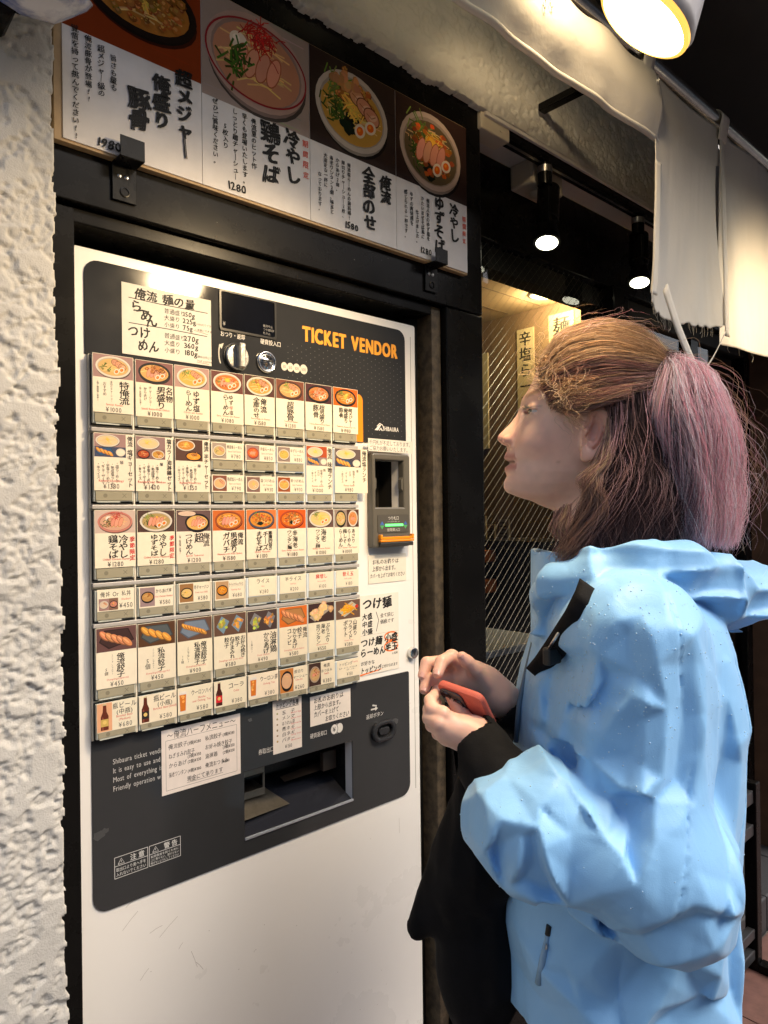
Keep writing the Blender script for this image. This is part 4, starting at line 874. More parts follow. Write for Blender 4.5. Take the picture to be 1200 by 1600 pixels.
# ================================================================== shop window with wired glass and the room behind it
GY = .085; WX0, WX1, WZ0, WZ1 = 1.182, 1.872, .45, 2.10
wn = empty('shop_window', (1.53, GY, WZ0), 'wired glass shop window in a black frame right of the ticket machine', 'window')
b = MB(); b.box(1.179, 3.05, .07, .16, 2.1005, 2.2985, .002); b.build('lintel', M_black, wn)
b = MB(); b.box(1.179, 3.05, .095, .15, 2.045, 2.0995, .002); b.build('inner_lintel', M_blackm, wn)
b = MB(); b.box(1.873, 1.96, .05, .16, 0, 2.0999, .003); b.build('right_jamb', M_black, wn)
b = MB(); b.box(1.179, 1.8725, .06, .16, 0, WZ0-.001, .002); b.build('sill_panel', M_black, wn)
gm = bpy.data.materials.new('window_glass'); gm.use_nodes = True; N, L = gm.node_tree.nodes, gm.node_tree.links
N.clear(); o_ = N.new('ShaderNodeOutputMaterial'); mx = N.new('ShaderNodeMixShader'); fz = N.new('ShaderNodeFresnel'); gl = N.new('ShaderNodeBsdfGlossy'); tp = N.new('ShaderNodeBsdfTransparent')
fz.inputs[0].default_value = 1.5; gl.inputs['Roughness'].default_value = .015; tp.inputs[0].default_value = (.86, .88, .86, 1)
L.new(fz.outputs[0], mx.inputs[0]); L.new(tp.outputs[0], mx.inputs[1]); L.new(gl.outputs[0], mx.inputs[2]); L.new(mx.outputs[0], o_.inputs[0])
b = MB(); b.add([(WX0-.0025, GY, WZ0), (WX1+.0008, GY, WZ0), (WX1+.0008, GY, WZ1), (WX0-.0025, GY, WZ1)], [(0, 1, 2, 3)]); b.build('pane', gm, wn)
M_wire = mat('glass_wire', (.30, .28, .22), .35, metal=.8)
def wire(p, d):
    ts = []
    for k, (a, c) in enumerate(((WX0, WX1), (WZ0, WZ1))): t0, t1 = (a-p[k])/d[k], (c-p[k])/d[k]; ts.append((min(t0, t1), max(t0, t1)))
    t0, t1 = max(ts[0][0], ts[1][0]), min(ts[0][1], ts[1][1])
    if t1-t0 < .03: return
    b = MB(); a, c = (p[0]+d[0]*t0, GY+.003, p[1]+d[1]*t0), (p[0]+d[0]*t1, GY+.003, p[1]+d[1]*t1)
    b.tube([(a[0], GY-.0012, a[2]), (c[0], GY-.0012, c[2])], .00030 if d[1] > 0 else .00010, 4); b.build('wire', M_wire, wn)
for i in range(96): wire((WX0, WZ1-.012-.0252*i+.0), (1, 1)) if WZ1-.012-.0252*i > WZ0-.7 else None
for i in range(60): wire((WX0, WZ0+.9+.0252*i), (1, -1))
# the room behind
M_in = mat('room_brown_wall', (.16, .10, .055), .7, noise=.2, nscale=5)
M_ceil = mat('room_ceiling_board', (.42, .30, .17), .7, noise=.08, nscale=8)
rm = empty('dining_room', (2, .2, 0), 'warm lit ramen shop interior seen through the wired glass', 'room')
b = MB(); b.box(2.63, 2.70, .2, 3.2, 0, 2.349); b.build('partition_wall', M_in, rm)
b = MB(); b.box(-.2, 2.6295, 3.2, 3.3, 0, 2.349); b.build('back_wall', M_in, rm)
b = MB(); b.box(.2, 1.17, .55, .6, 0, 2.349); b.box(.2, .25, .6, 3.2, 0, 2.349); b.build('side_wall', M_blackm, rm)
b = MB(); b.box(-.2, 2.75, .17, 3.3, 2.35, 2.42); cl = b.build('ceiling', M_ceil, rm)
b = MB(); b.box(-.2, 2.7, .17, 3.3, -.05, .02); b.build('room_floor', mat('room_floor', (.06, .05, .045), .4), rm)
for i in range(14):
    b = MB(); b.box(-.2, 2.6, .30+i*.17, .303+i*.17, 2.3475, 2.3495); b.build('ceiling_joint', mat('joint_brown', (.12, .08, .04), .8), cl)
for y0, y1, z0, z1, x, c in ((.86, .95, 1.82, 2.27, '辛塩らーめん', (.42, .34, .2)), (.655, .78, 2.05, 2.30, '麺', (.45, .36, .2)), (1.12, 1.42, 1.75, 2.2, '', (.5, .43, .26)), (1.5, 1.62, 1.7, 2.2, '塩つけ麺', (.4, .3, .16))):
    P = Print(); w = y1-y0
    mb = MB(); mb.box(2.622, 2.6295, y0, y1, z0, z1, 0, c); V = []
    for i, ch in enumerate(x[:5]):
        Vg, Fs, _ = glyph(ch, 0.0, 2); sz = min(w*.75, .085); W_ = Vg-np.array([.5, .38])
        for dd in (-.025, .025): mb.add(np.stack([np.full(len(W_), 2.6215-.0003*(dd > 0)), (y0+y1)/2-(W_[:, 0]+dd)*sz, z1-sz*(.65+i*1.05)+W_[:, 1]*sz], 1), Fs, BLK)
    o = mb.build('wall_paper_strip', M_print); tag(o, {'辛塩らーめん': 'paper strip lettered 辛 on the shop wall behind the glass', '麺': 'wide paper sheet high on the shop wall by the orange panel', '': 'blank cream sheet pinned to the far shop wall', '塩つけ麺': 'dim lettered strip deepest on the shop wall'}[x], 'paper strip', 'paper strips on the shop wall'); base_at(o, (2.6295, (y0+y1)/2, z0))
b = MB(); b.box(2.60, 2.6295, .50, .64, 2.12, 2.33, .003); base_at(tag(b.build('orange_panel', mat('orange_board', (.75, .26, .02), .5)), 'glowing orange board in the top corner of the shop window', 'board'), (2.62, .57, 2.12))
dl = empty('ceiling_downlight', (2.49, .70, 2.345), 'round lit downlight in the shop ceiling behind the glass', 'ceiling lamp')
b = MB(); b.lathe((2.49, .70, 2.3495), (0, 0, -1), [(.075, 0), (.075, .004), (.062, .006)], 28); b.build('ring', M_rail, dl, True)
b = MB(); b.lathe((2.49, .70, 2.3485), (0, 0, -1), [(.062, 0.003), (.0001, .0032)], 28); b.build('lens', mat('downlight_lens', (.8, .7, .4), .4, emit=(1, .86, .42), estr=2.6), dl)
def lamp(name, loc, energy, col, size, kind='POINT', aim=None, angle=2.2, blend=.6):
    l = bpy.data.lights.new(name, kind); l.energy = energy; l.color = col; l.shadow_soft_size = size
    if kind == 'SPOT': l.spot_size = angle; l.spot_blend = blend
    o = bpy.data.objects.new(name, l); COL.objects.link(o); o.location = loc
    if aim is not None: o.rotation_euler = (Vector(loc)-Vector(aim)).to_track_quat('Z', 'Y').to_euler()
    return o
lamp('downlight_glow', (2.49, .70, 2.31), 8, (1, .78, .42), .05)
# counter, papers on it, slabs added for street reflections
ct = empty('shop_counter', (2.45, 1.2, 0), 'dark shop counter with orange wooden ledges behind the glass', 'counter')
b = MB(); b.box(2.3, 2.62, .6, 2.4, 1.30, 1.335, .004); b.build('top', mat('counter_dark', (.03, .025, .02), .3), ct)
b = MB(); b.box(2.33, 2.62, .62, 2.38, .02, 1.299); b.build('front', M_blackm, ct)
for z, h_ in ((1.245, .05), (1.12, .055)):
    b = MB(); b.box(2.22, 2.3295, .85, 2.3, z, z+h_, .004); b.build('ledge', mat('orange_wood', (.38, .12, .03), .4, noise=.2, nscale=20), ct)
for k, (y, w, h_) in enumerate(((1.10, .035, .13), (1.03, .06, .125), (.93, .03, .10), (.885, .035, .065), (.82, .05, .085))):
    mb = MB(); mb.box(2.34, 2.352, y-w/2, y+w/2, 1.3352, 1.335+h_, 0, (.55, .47, .33))
    for j in range(5): mb.box(2.3393, 2.3399, y-w*.35+j*.001, y+w*random.uniform(.1, .4), 1.345+j*h_*.17, 1.345+j*h_*.17+h_*.07, 0, (.16, .13, .08))
    base_at(tag(mb.build('table_sign', M_print), ('thin cream sign at the dark end of the shop counter', 'widest cream sign on the shop counter', 'narrow cream sign standing third along the shop counter', 'lowest small cream sign on the shop counter', 'cream sign on the shop counter nearest the chin')[k], 'sign', 'signs on the shop counter'), (2.346, y, 1.335))
for k, (x0_, x1_, z) in enumerate(((1.6, 2.15, .98), (1.7, 2.15, .72))):  # added pale slabs stand in for white street stripes reflected in the glass
    tb = empty('reflection_slab', ((x0_+x1_)/2, .75, .02), 'pale slab added inside the shop as a mirrored street stripe, %s' % ('the taller one by the glass' if k == 0 else 'the lower one'), 'reflection slab', 'slabs added as street reflections')
    b = MB(); b.box(x0_, x1_, .45+.3*k, .95+.3*k, z, z+.025, .004); b.build('slab_top', mat('reflection_pale', (.55, .6, .66), .25), tb)
    b = MB(); b.box(x0_+.2, x0_+.27, .62+.3*k, .7+.3*k, .021, z-.001); b.build('leg', M_blackm, tb)
# ---- sliding door and pillar farther along
dr = empty('shop_door', (2.4, .1, 0), 'black framed glass door of the shop behind the person', 'door')
for x0_, x1_ in ((1.962, 2.02), (2.46, 2.52), (2.93, 2.985)):
    b = MB(); b.box(x0_, x1_, .09, .14, .13, 2.0445, .002); b.build('stile', M_black, dr)
for x0_, x1_ in ((2.021, 2.459), (2.521, 2.929)):
    b = MB(); b.box(x0_, x1_, .10, .13, .13, .24, .002); b.build('bottom_rail', M_black, dr)
    b = MB(); b.add([(x0_, .112, .2405), (x1_, .112, .2405), (x1_, .112, 2.044), (x0_, .112, 2.044)], [(0, 1, 2, 3)]); b.build('pane', gm, dr)
b = MB(); b.box(2.985, 3.02, -.03, .25, 0, 2.298, .003); b.build('door_post', mat('brown_post', (.10, .055, .03), .5, noise=.2, nscale=20), dr)
M_pil = mat('tan_stucco', (.52, .36, .17), .75, noise=.12, nscale=12, bump=.8, bscale=60)
b = MB(); b.box(3.0205, 3.5, -.01, .3, .0, 2.298); pl = b.build('tan_pillar', M_pil); base_at(tag(pl, 'tan stucco pillar at the right edge behind the pink hair', 'pillar'), (3.25, .1, 0))
# ---- soffit over the window with track, spots and boxes
M_soff = mat('soffit_white', (.62, .60, .57), .6, noise=.06, nscale=7)
b = MB(); b.box(1.1795, 3.05, -.048, .0695, 2.2988, 2.3185); b.build('soffit', M_soff, st)
b = MB(); b.box(1.18, 3.0, -.0515, -.044, 2.290, 2.298, .001); b.build('drip_edge', M_soff, st)
tk = empty('light_track', (1.6, -.03, 2.28), 'black lighting track under the white soffit', 'lighting track')
b = MB(); b.box(1.27, 2.9, -.042, -.012, 2.272, 2.2984, .002); b.build('rail', M_black, tk)
b = MB(); b.box(1.27, 2.9, -.031, -.024, 2.2712, 2.2719); b.build('rail_groove', M_steel, tk)
M_box = mat('cream_box', (.55, .50, .40), .5)
b = MB(); b.box(1.17, 1.268, -.045, .0, 2.262, 2.2984, .003).cyl((1.235, -.0455, 2.276), (1.235, -.0465, 2.276), .003, 10); base_at(tag(b.build('power_box', M_box), 'cream power box at the left end of the lighting track', 'electrical box'), (1.22, -.02, 2.262))
sn = empty('sensor_box', (1.47, .035, 2.2984), 'cream sensor box on the white soffit behind the first spotlight', 'sensor')
b = MB(); b.box(1.415, 1.545, .0, .068, 2.238, 2.2984, .006); b.build('case', M_box, sn)
b = MB(); b.lathe((1.475, .03, 2.2378), (0, 0, -1), [(.020, 0), (.019, .006), (.010, .012), (.0001, .014)], 20); b.build('lens', mat('sensor_lens', (.6, .56, .48), .3), sn, True)
b = MB(); b.box(1.435, 1.45, -.002, -.0002, 2.268, 2.282); b.build('label', M_gap, sn)
b = MB(); b.box(1.182, 1.215, .03, .066, 2.25, 2.2984, .004); base_at(tag(b.build('small_sensor', M_box), 'small cream fitting on the soffit beside the rightmost poster', 'sensor'), (1.2, .05, 2.25))
for k, (X, dx) in enumerate(((1.425, 0), (1.872, .02), (2.35, 0))):
    sp = empty('track_spotlight', (X, -.03, 2.272), ('lit black spotlight nearest the posters on the track', 'lit black spotlight half hidden by the hanging noren', 'far lit spotlight on the track seen past the noren band')[k], 'spotlight', 'spotlights on the track')
    b = MB(); b.cyl((X, -.027, 2.271), (X, -.027, 2.222), .017, 20); b.build('adapter', M_black, sp, True, None, 40)
    b = MB(); b.cyl((X, -.027, 2.2655), (X, -.027, 2.250), .0178, 20); b.build('adapter_ring', M_steel, sp, True, None, 40)
    b = MB(); b.obox((X+.004, -.030, 2.178), np.eye(3), (.012, .018, .088), .002); b.build('arm', M_black, sp)
    c0 = np.array([X+.052, -.002, 2.238]); ax = np.array([-.30, -.16, -1.0]); ax /= np.linalg.norm(ax)
    b = MB(); b.lathe(c0, ax, [(.001, 0), (.027, .002), (.027, .092), (.024, .094)], 24); b.build('barrel', M_black, sp, True, None, 40)
    b = MB(); b.lathe(c0, ax, [(.021, .0945), (.021, .104), (.031, .150), (.032, .158)], 24); b.build('bulb_body', M_black, sp, True, None, 40)
    b = MB(); b.lathe(c0, ax, [(.026, .1587), (.018, .162), (.0001, .163)], 24); b.build('bulb_lens', mat('spot_lens', (.9, .9, .8), .3, emit=(1, .97, .72), estr=5), sp, True)
    p = c0+ax*.19; lamp('spotlight_beam', p, 5.0, (1, .9, .66), .03, 'SPOT', p+ax, 1.5, .8)
# ---- bracket, steel pole and the cotton noren
M_pole = mat('steel_pole', (.50, .49, .47), .25, metal=1.0, noise=.1, nscale=60, bump=.05, bscale=20)
PY, PZ, PR = -.283, 2.397, .0165
po = empty('noren_pole', (1.6, PY, PZ), 'polished steel pole carrying the white noren', 'pole')
b = MB(); b.cyl((.35, PY, PZ), (2.9, PY, PZ), PR, 24); b.build('tube', M_pole, po, True, None, 40)
for X in (1.372, 2.5):
    b = MB(); b.box(X-.012, X+.012, PY-.01, -.0562, 2.362, 2.379, .002); b.build('bracket', M_black, po)
cm = bpy.data.materials.new('noren_cotton'); cm.use_nodes = True; N, L = cm.node_tree.nodes, cm.node_tree.links; p_ = N['Principled BSDF']
p_.inputs['Base Color'].default_value = (.86, .84, .79, 1); p_.inputs['Roughness'].default_value = .9; p_.inputs['Specular IOR Level'].default_value = .1
tr_ = N.new('ShaderNodeBsdfTranslucent'); tr_.inputs[0].default_value = (.62, .54, .40, 1); mx = N.new('ShaderNodeMixShader'); mx.inputs[0].default_value = .33
tcn = N.new('ShaderNodeTexCoord'); wv = N.new('ShaderNodeTexNoise'); wv.inputs['Scale'].default_value = 90; wv.inputs['Detail'].default_value = 5; bp = N.new('ShaderNodeBump'); bp.inputs['Strength'].default_value = .35; bp.inputs['Distance'].default_value = .002
L.new(tcn.outputs['Object'], wv.inputs['Vector']); L.new(wv.outputs[0], bp.inputs['Height']); L.new(bp.outputs[0], p_.inputs['Normal'])
L.new(p_.outputs[0], mx.inputs[1]); L.new(tr_.outputs[0], mx.inputs[2]); L.new(mx.outputs[0], N['Material Output'].inputs[0])
def cloth(fn, nu, nv, th=.0012):
    u, v = np.meshgrid(np.linspace(0, 1, nu), np.linspace(0, 1, nv), indexing='ij'); Pm = fn(u, v)
    gu, gv = np.gradient(Pm, axis=0), np.gradient(Pm, axis=1); n = np.cross(gu, gv); n /= np.linalg.norm(n, axis=-1, keepdims=True)+1e-12
    A, B = Pm+n*th/2, Pm-n*th/2
    mb = MB(); V = np.concatenate([A.reshape(-1, 3), B.reshape(-1, 3)]); k = nu*nv; Fs = []
    for i in range(nu-1):
        for j in range(nv-1): a = i*nv+j; Fs += [(a, a+1, a+nv+1, a+nv), (k+a, k+a+nv, k+a+nv+1, k+a+1)]
    for i in range(nu-1): a = i*nv; Fs.append((a, a+nv, k+a+nv, k+a)); a += nv-1; Fs.append((a, k+a, k+a+nv, a+nv))
    for j in range(nv-1): a = j; Fs.append((a, k+a, k+a+1, a+1)); a += (nu-1)*nv; Fs.append((a, a+1, k+a+1, k+a))
    return mb.add(V, Fs)
def nz(u, v, s, k): return vnoise(np.stack([u*s, v*s*.6, u*0+k], -1), 60)
nr = empty('noren_curtain', (1.6, PY, 1.86), 'white cotton noren curtain hanging from the steel pole', 'noren')
def panA(u, v):          # left panel, folded up and pinned
    x = .35+1.083*u; z0 = 2.377-.012*np.sin(u*19)**2; z1 = 2.224+.004*nz(u, v*0, 6, 1)
    z = z0+(z1-z0)*v; y = PY-.012-.030*np.sin(v*pi)*(.6+.4*nz(u, v*0, 3, 4))+.006*nz(u, v, 5, 2)*v+.003*nz(u*1.5, v*.4, 12, 5)*v
    return np.stack([x, y, z], -1)
o = cloth(panA, 160, 24).build('folded_panel', cm, nr, True)
b = MB(); b.tube([panA(np.array(t), np.array(1.0))+np.array([0, .001, 0]) for t in np.linspace(0, 1, 60)], .006, 8); b.build('folded_hem', cm, nr, True)
def panB(u, v):
    xl = 1.436-.095*v**1.6; xr = 1.772+.018*v-.03*np.sin(v*pi)*(v > .2); x = xl+(xr-xl)*u
    z0 = 2.379-.010*np.sin(u*pi); z1 = 1.868+.020*u-.012*np.sin(u*pi*1.2)+.004*nz(u*4, v*0, 9, 3)
    z = z0+(z1-z0)*v
    y = PY-.004-.05*v*(1-u)**3+.014*np.sin(u*3.2+.6)*v*v+.006*nz(u*1.2, v*.5, 4, 6)*v
    fan = np.exp(-((u-1)/.5)**2)*np.clip((v-.35)*2.2, 0, 1); y = y+.0045*fan*np.sin((1-u)/(v+.12)*15)+.0015*nz(u*3, v*1.2, 8, 8)*v
    return np.stack([x, y, z], -1)
cloth(panB, 110, 110).build('hanging_panel', cm, nr, True)
def panC(u, v):
    xl = 1.79+.022*v; x = xl+(2.75-xl)*u; z = 2.379+(1.862-2.379)*v-.008*np.sin(u*20)*(1-v)*.5
    y = PY-.002+.015*np.sin(u*9+1.2)*v+.010*nz(u*2.5, v*.7, 6, 9)*v
    fan = np.exp(-(u/.2)**2)*np.clip((v-.3)*2, 0, 1); y = y+.006*fan*np.sin(u*2.6/(v+.1)*15)+.0015*nz(u*5, v, 9, 12)
    return np.stack([x, y, z], -1)
cloth(panC, 180, 90).build('hanging_panel', cm, nr, True)
def strip(pts, w, name='band', th=.0022, axis=(1, 0, 0)):
    pts = np.array(pts, float); t = np.linspace(0, 1, 40); k = np.linspace(0, 1, len(pts)); Pc = np.stack([np.interp(t, k, pts[:, i]) for i in range(3)], -1)
    for _ in range(3): Pc[1:-1] = (Pc[:-2]+2*Pc[1:-1]+Pc[2:])/4
    a = np.array(axis, float)
    def f(u, v): i = np.clip((u*39).round().astype(int), 0, 39); return Pc[i]+a*((v-.5)*w)[..., None]
    return cloth(f, 40, 4, th).build(name, cm, nr, True)
for X in (.83, 1.405, 1.782, 2.4):     # belt loops over the pole
    q = [(X, PY-.010, 2.345)]+[(X, PY-(PR+.004)*cos(t), PZ+(PR+.004)*sin(t)) for t in np.linspace(-.6, pi+.6, 12)]+[(X, PY+.010, 2.345)]
    strip(q, .042, 'pole_loop')
strip([(1.782, PY-.010, 2.36), (1.782, PY-.012, 2.2), (1.782, PY-.013, 2.12), (1.783, PY-.014, 2.0), (1.786, PY-.015, 1.87)], .022, 'seam_band')
strip([panB(np.array(.03), np.array(v))+np.array([0, -.003, 0]) for v in np.linspace(.4, .97, 12)], .026, 'turned_hem')
strip([(1.392, PY-.05, 1.90), (1.43, PY-.055, 1.83), (1.50, PY-.05, 1.775), (1.57, PY-.035, 1.752), (1.63, PY-.025, 1.765), (1.70, PY-.018, 1.81), (1.775, PY-.016, 1.88)], .024, 'loose_band', axis=(.55, -.1, .7))
th_ = MB()
for _ in range(46):
    u = random.random(); f = random.choice([panB, panB, panC]); p = f(np.array(u*.9), np.array(.995)); l = random.uniform(.004, .03)
    th_.tube([p, p+np.array([random.uniform(-.004, .004), 0, -l*.6]), p+np.array([random.uniform(-.01, .01), 0, -l])], .00035, 3)
th_.build('loose_threads', cm, nr)['kind'] = 'stuff'
for X, z, s_ in ((1.395, 2.335, 1), (1.02, 2.315, 1), (1.0, 2.30, .8)):
    b = MB(); q = [(X+.005*s_*sin(t*2*pi*1.5)*(1-.25*t), PY-.038-.002*t, z-.020*s_*(.5-.5*cos(t*2*pi*1.5))) for t in np.linspace(0, 1, 30)]; b.tube(q, .0007, 6)
    base_at(tag(b.build('paper_clip', M_steel, None, True), {1.395: 'bent wire clip on the noren just left of the hanging panel', 1.02: 'wire clip pinning the folded noren near the frame top', 1.0: 'smaller lower wire clip pinning the folded noren'}[X], 'clip', 'wire clips on the noren'), (X, PY-.04, z-.02))
# ---- pendant reflector lamps
M_lens = mat('flood_lens', (.95, .9, .75), .3, emit=(1, .86, .55), estr=14)
M_shell = mat('lamp_shell', (.42, .40, .40), .4, noise=.1, nscale=40)
def pendant(p, n, label, energy, aim, ang=2.6, blend=.9):
    p = np.array(p, float); n = np.array(n, float); n /= np.linalg.norm(n)
    e = empty('flood_lamp', p-n*.13, label, 'lamp', 'flood lamps under the canopy')
    b = MB(); b.lathe(p, -n, [(.060, .0), (.0615, .006), (.058, .014), (.052, .03), (.030, .085), (.022, .10)], 40); b.build('reflector', M_shell, e, True, None, 50)
    b = MB(); b.lathe(p, n, [(.0598, -.002), (.060, .004), (.055, .006), (.0547, .003)], 40); b.build('rim', mat('amber_rim', (.8, .45, .08), .3, emit=(1, .55, .1), estr=.8), e, True, None, 50)
    b = MB(); b.lathe(p, n, [(.0545, .002), (.045, .008), (.025, .012), (.0001, .0135)], 40); b.build('lens', M_lens, e, True)
    b = MB(); b.lathe(p, -n, [(.0255, .095), (.027, .10), (.027, .17), (.018, .178)], 28); b.build('socket', M_black, e, True, None, 40)
    q = p-n*.17; b = MB(); b.tube([q, q-n*.05+np.array([0, 0, .06]), (q[0]-n[0]*.06, q[1]-n[1]*.06, 2.619)], .006, 8); b.build('stem', M_black, e, True)
    lamp('flood_light', p+n*.03, energy, (1, .72, .40), .05, 'SPOT', np.array(aim, float), ang, blend)
    return e
pendant((.797, -.599, 2.029), (-.29, .53, -.80), 'lit flood lamp with grey shell at the top of the picture', 20, (.50, -.08, 1.36), 1.8, .6)
pendant((.93, -.47, 2.50), (.45, .45, -.80), 'lit flood lamp above the frame shining on the folded noren', 11, (1.12, -.27, 2.25), 1.5)
pendant((1.95, -.62, 2.06), (-.1, .6, -.75), 'lit flood lamp beyond the right edge warming the noren', 7, (2.05, -.28, 1.95), 1.9)
# ---- ceramic bowl hung high on the stucco
bw = empty('ceramic_bowl', (.20, -.10, 2.09), 'blue and white ceramic bowl fixed high on the stucco at the left', 'bowl')
c0 = onY(20, -60, -.14)
b = MB(); b.lathe(c0, (.15, -.5, .85), [(.02, -.045), (.055, -.035), (.082, -.005), (.086, .004), (.080, .004), (.05, -.025), (.0001, -.032)], 40); b.build('shell', mat('blue_white_glaze', (.62, .64, .70), .15, col2=(.05, .09, .30), nscale=22), bw, True)
b = MB(); b.cyl(c0+np.array([0, .02, -.03]), (c0[0], -.066, c0[2]-.035), .012, 12); b.build('mount', M_black, bw, True)

# ---- entrance step, pavers, kerb and floor tiles at the right
M_brick = mat('paver_brick', (.22, .17, .12), .7, noise=.3, nscale=40, bump=.5, bscale=90)
M_gran = mat('dark_granite', (.035, .036, .04), .55, noise=.4, nscale=200, bump=.2, bscale=200)
M_red = mat('red_brown_tile', (.13, .062, .05), .6, noise=.2, nscale=25, bump=.25, bscale=70)
b = MB(); b.box(2.0, 6, -.02, 1.6, .001, .118); en = b.build('entrance_step', mat('mortar', (.07, .06, .05), .9)); tag(en, None, None, kind='structure')
n = 0
for i in range(22):
    for j in range(11):
        x, y = 2.10+i*.105, .085+j*.105; hor = (i+j) % 2 == 0
        for k in range(2):
            b = MB(); d = .0015+random.uniform(0, .003)
            if hor: b.box(x+.003, x+.102, y+.003+k*.0525, y+.0495+k*.0525, .10, .1195+d, .002)
            else: b.box(x+.003+k*.0525, x+.0495+k*.0525, y+.003, y+.102, .10, .1195+d, .002)
            if n < 300: b.build('brick', M_brick, en)
            n += 1
for i in range(8):
    b = MB(); b.box(2.0+i*.30, 2.296+i*.30, -.085, .079, .002, .124+random.uniform(0, .002), .006); b.build('kerb_stone', M_gran, en)
fl = MB(); fl.box(.6, 6, -1.6, -.09, .001, .006); fo = fl.build('entrance_floor', mat('grout', (.05, .035, .03), .9)); tag(fo, None, None, kind='structure')
for i in range(11):
    for j in range(5):
        b = MB(); x, y = .9+i*.30, -1.59+j*.30; b.box(x+.002, x+.298, y+.002, y+.298, .0065, .012+random.uniform(0, .0015), .0015); b.build('tile', M_red, fo)
# ---- black metal rack behind the person
rk = empty('metal_rack', (2.05, -.13, 0), 'black metal barrier rack standing behind the person at the right edge', 'rack')
for X in (1.75, 2.352):
    b = MB(); b.box(X-.018, X+.018, -.150, -.112, .012, .596, .003); b.build('post', M_black, rk)
    b = MB(); b.box(X-.02, X+.02, -.30, -.1505, .012, .04, .003); b.build('foot', M_black, rk)
for z, h_ in ((.535, .04), (.435, .035), (.115, .03), (.05, .03)):
    b = MB(); b.box(1.7685, 2.3335, -.143, -.119, z, z+h_, .003); b.build('rail', mat('rack_grey', (.07, .072, .078), .35, metal=.6), rk)

# ---- the facade across the narrow street, only seen mirrored in glass and gloss
ob_ = empty('opposite_building', (0, -7, 0), 'grey office facade across the street mirrored in the window glass', 'building')
M_fac = mat('facade_grey', (.16, .17, .19), .7, noise=.15, nscale=1.5); M_fw = mat('facade_glass', (.05, .07, .09), .15)
b = MB(); b.box(-9, 14, -9, -7, 0, 5.6); b.build('wall', M_fac, ob_)
for i in range(8):
    for j in range(2):
        b = MB(); b.box(-8+i*2.7, -6+i*2.7, -6.98, -6.95, .9+j*2.7, 2.5+j*2.7); b.build('window', M_fw, ob_)
nb_ = empty('neighbour_building', (7, 1, 0), 'plain grey neighbouring shop front beyond the tan pillar', 'building')
b = MB(); b.box(3.501, 14, .0, 5, 0, 5); b.build('wall', mat('neighbour_wall', (.22, .21, .20), .7, noise=.15, nscale=3, bump=.3, bscale=40), nb_)
for i in range(3):
    b = MB(); b.box(4.2+i*2.6, 6.2+i*2.6, -.03, -.001, .3, 2.4); b.build('shop_shutter', mat('shutter_grey', (.12, .125, .13), .4, metal=.5), nb_)
# ================================================================== the person (built in a frame of right, up, away from the camera position)
D0 = .97
def K(px, py, d=D0): return np.array([(px-600)/F_PX*d, -(py-800)/F_PX*d, d])
def toW(q): return CAM+np.asarray(q)@RM
PU = D0/F_PX                              # metres per photo pixel at the person's middle plane
gb = toW(K(950, 1500)); person = empty('person', (gb[0], gb[1], .012), 'person in light blue rain jacket with pink ponytail, holding a phone, reading the menu', 'person')
def pmesh(name, fn, lo, hi, h, m, parent, margin=1.0, colfn=None, post=None):
    V, Q = sdf_mesh(fn, lo, hi, h, margin)
    if post: V = post(V)
    o = fastmesh(name, toW(V), Q[:, ::-1] if FLIP else Q, m, parent)
    if colfn is not None:
        c = colfn(V); at = o.data.attributes.new('col', 'FLOAT_COLOR', 'POINT')
        at.data.foreach_set('color', np.concatenate([c, np.ones((len(c), 1))], 1).astype(np.float32).ravel())
    return o
def snap(V, fn, it=2, e=.0006):           # pull the vertices onto the surface so creases stay crisp
    for _ in range(it):
        f = fn(V); g = np.stack([fn(V+np.eye(3)[i]*e)-f for i in range(3)], -1)/e
        V = V-np.clip(f/np.maximum((g*g).sum(1), .3), -.003, .003)[:, None]*g
    return V
FLIP = True                               # the frame is left-handed
# ---- head: height by height from the traced profile; x leftwards is forward
_fy = np.array([515, 530, 545, 560, 575, 594, 610, 619, 628, 636, 645, 655, 700, 706, 711, 715, 718.5, 722, 725, 729, 733, 738, 743, 748, 754, 761, 767, 772, 777, 784])
_fx = np.array([915, 876, 858, 848, 841, 834, 825.5, 819.5, 815.5, 813.5, 811.5, 809.5, 795.5, 791.5, 789, 787.5, 790, 798, 797, 790.5, 788.5, 790, 792.5, 790, 787, 787, 789.5, 794, 804, 830])
_by = np.array([515, 530, 560, 600, 640, 680, 720, 760, 800]); _bx = np.array([960, 990, 1020, 1038, 1040, 1024, 1000, 985, 975])
_wy = np.array([515, 530, 545, 560, 580, 610, 645, 680, 700, 720, 740, 757, 770, 780, 790]); _ww = np.array([4, 36, 52, 62, 70, 76, 76, 74, 71, 67, 61, 53, 43, 33, 24])
_ny = np.array([640, 650, 663, 673, 680, 685, 689, 693, 697, 700]); _nn = np.array([0, 3.5, 10, 17.5, 22.5, 22.8, 20, 13.5, 5, 0]); _nw = np.array([7, 7.5, 9, 11, 13.5, 15, 16, 15, 12, 10.])
def gs(v, c, s): return np.exp(-((v-c)/s)**2)
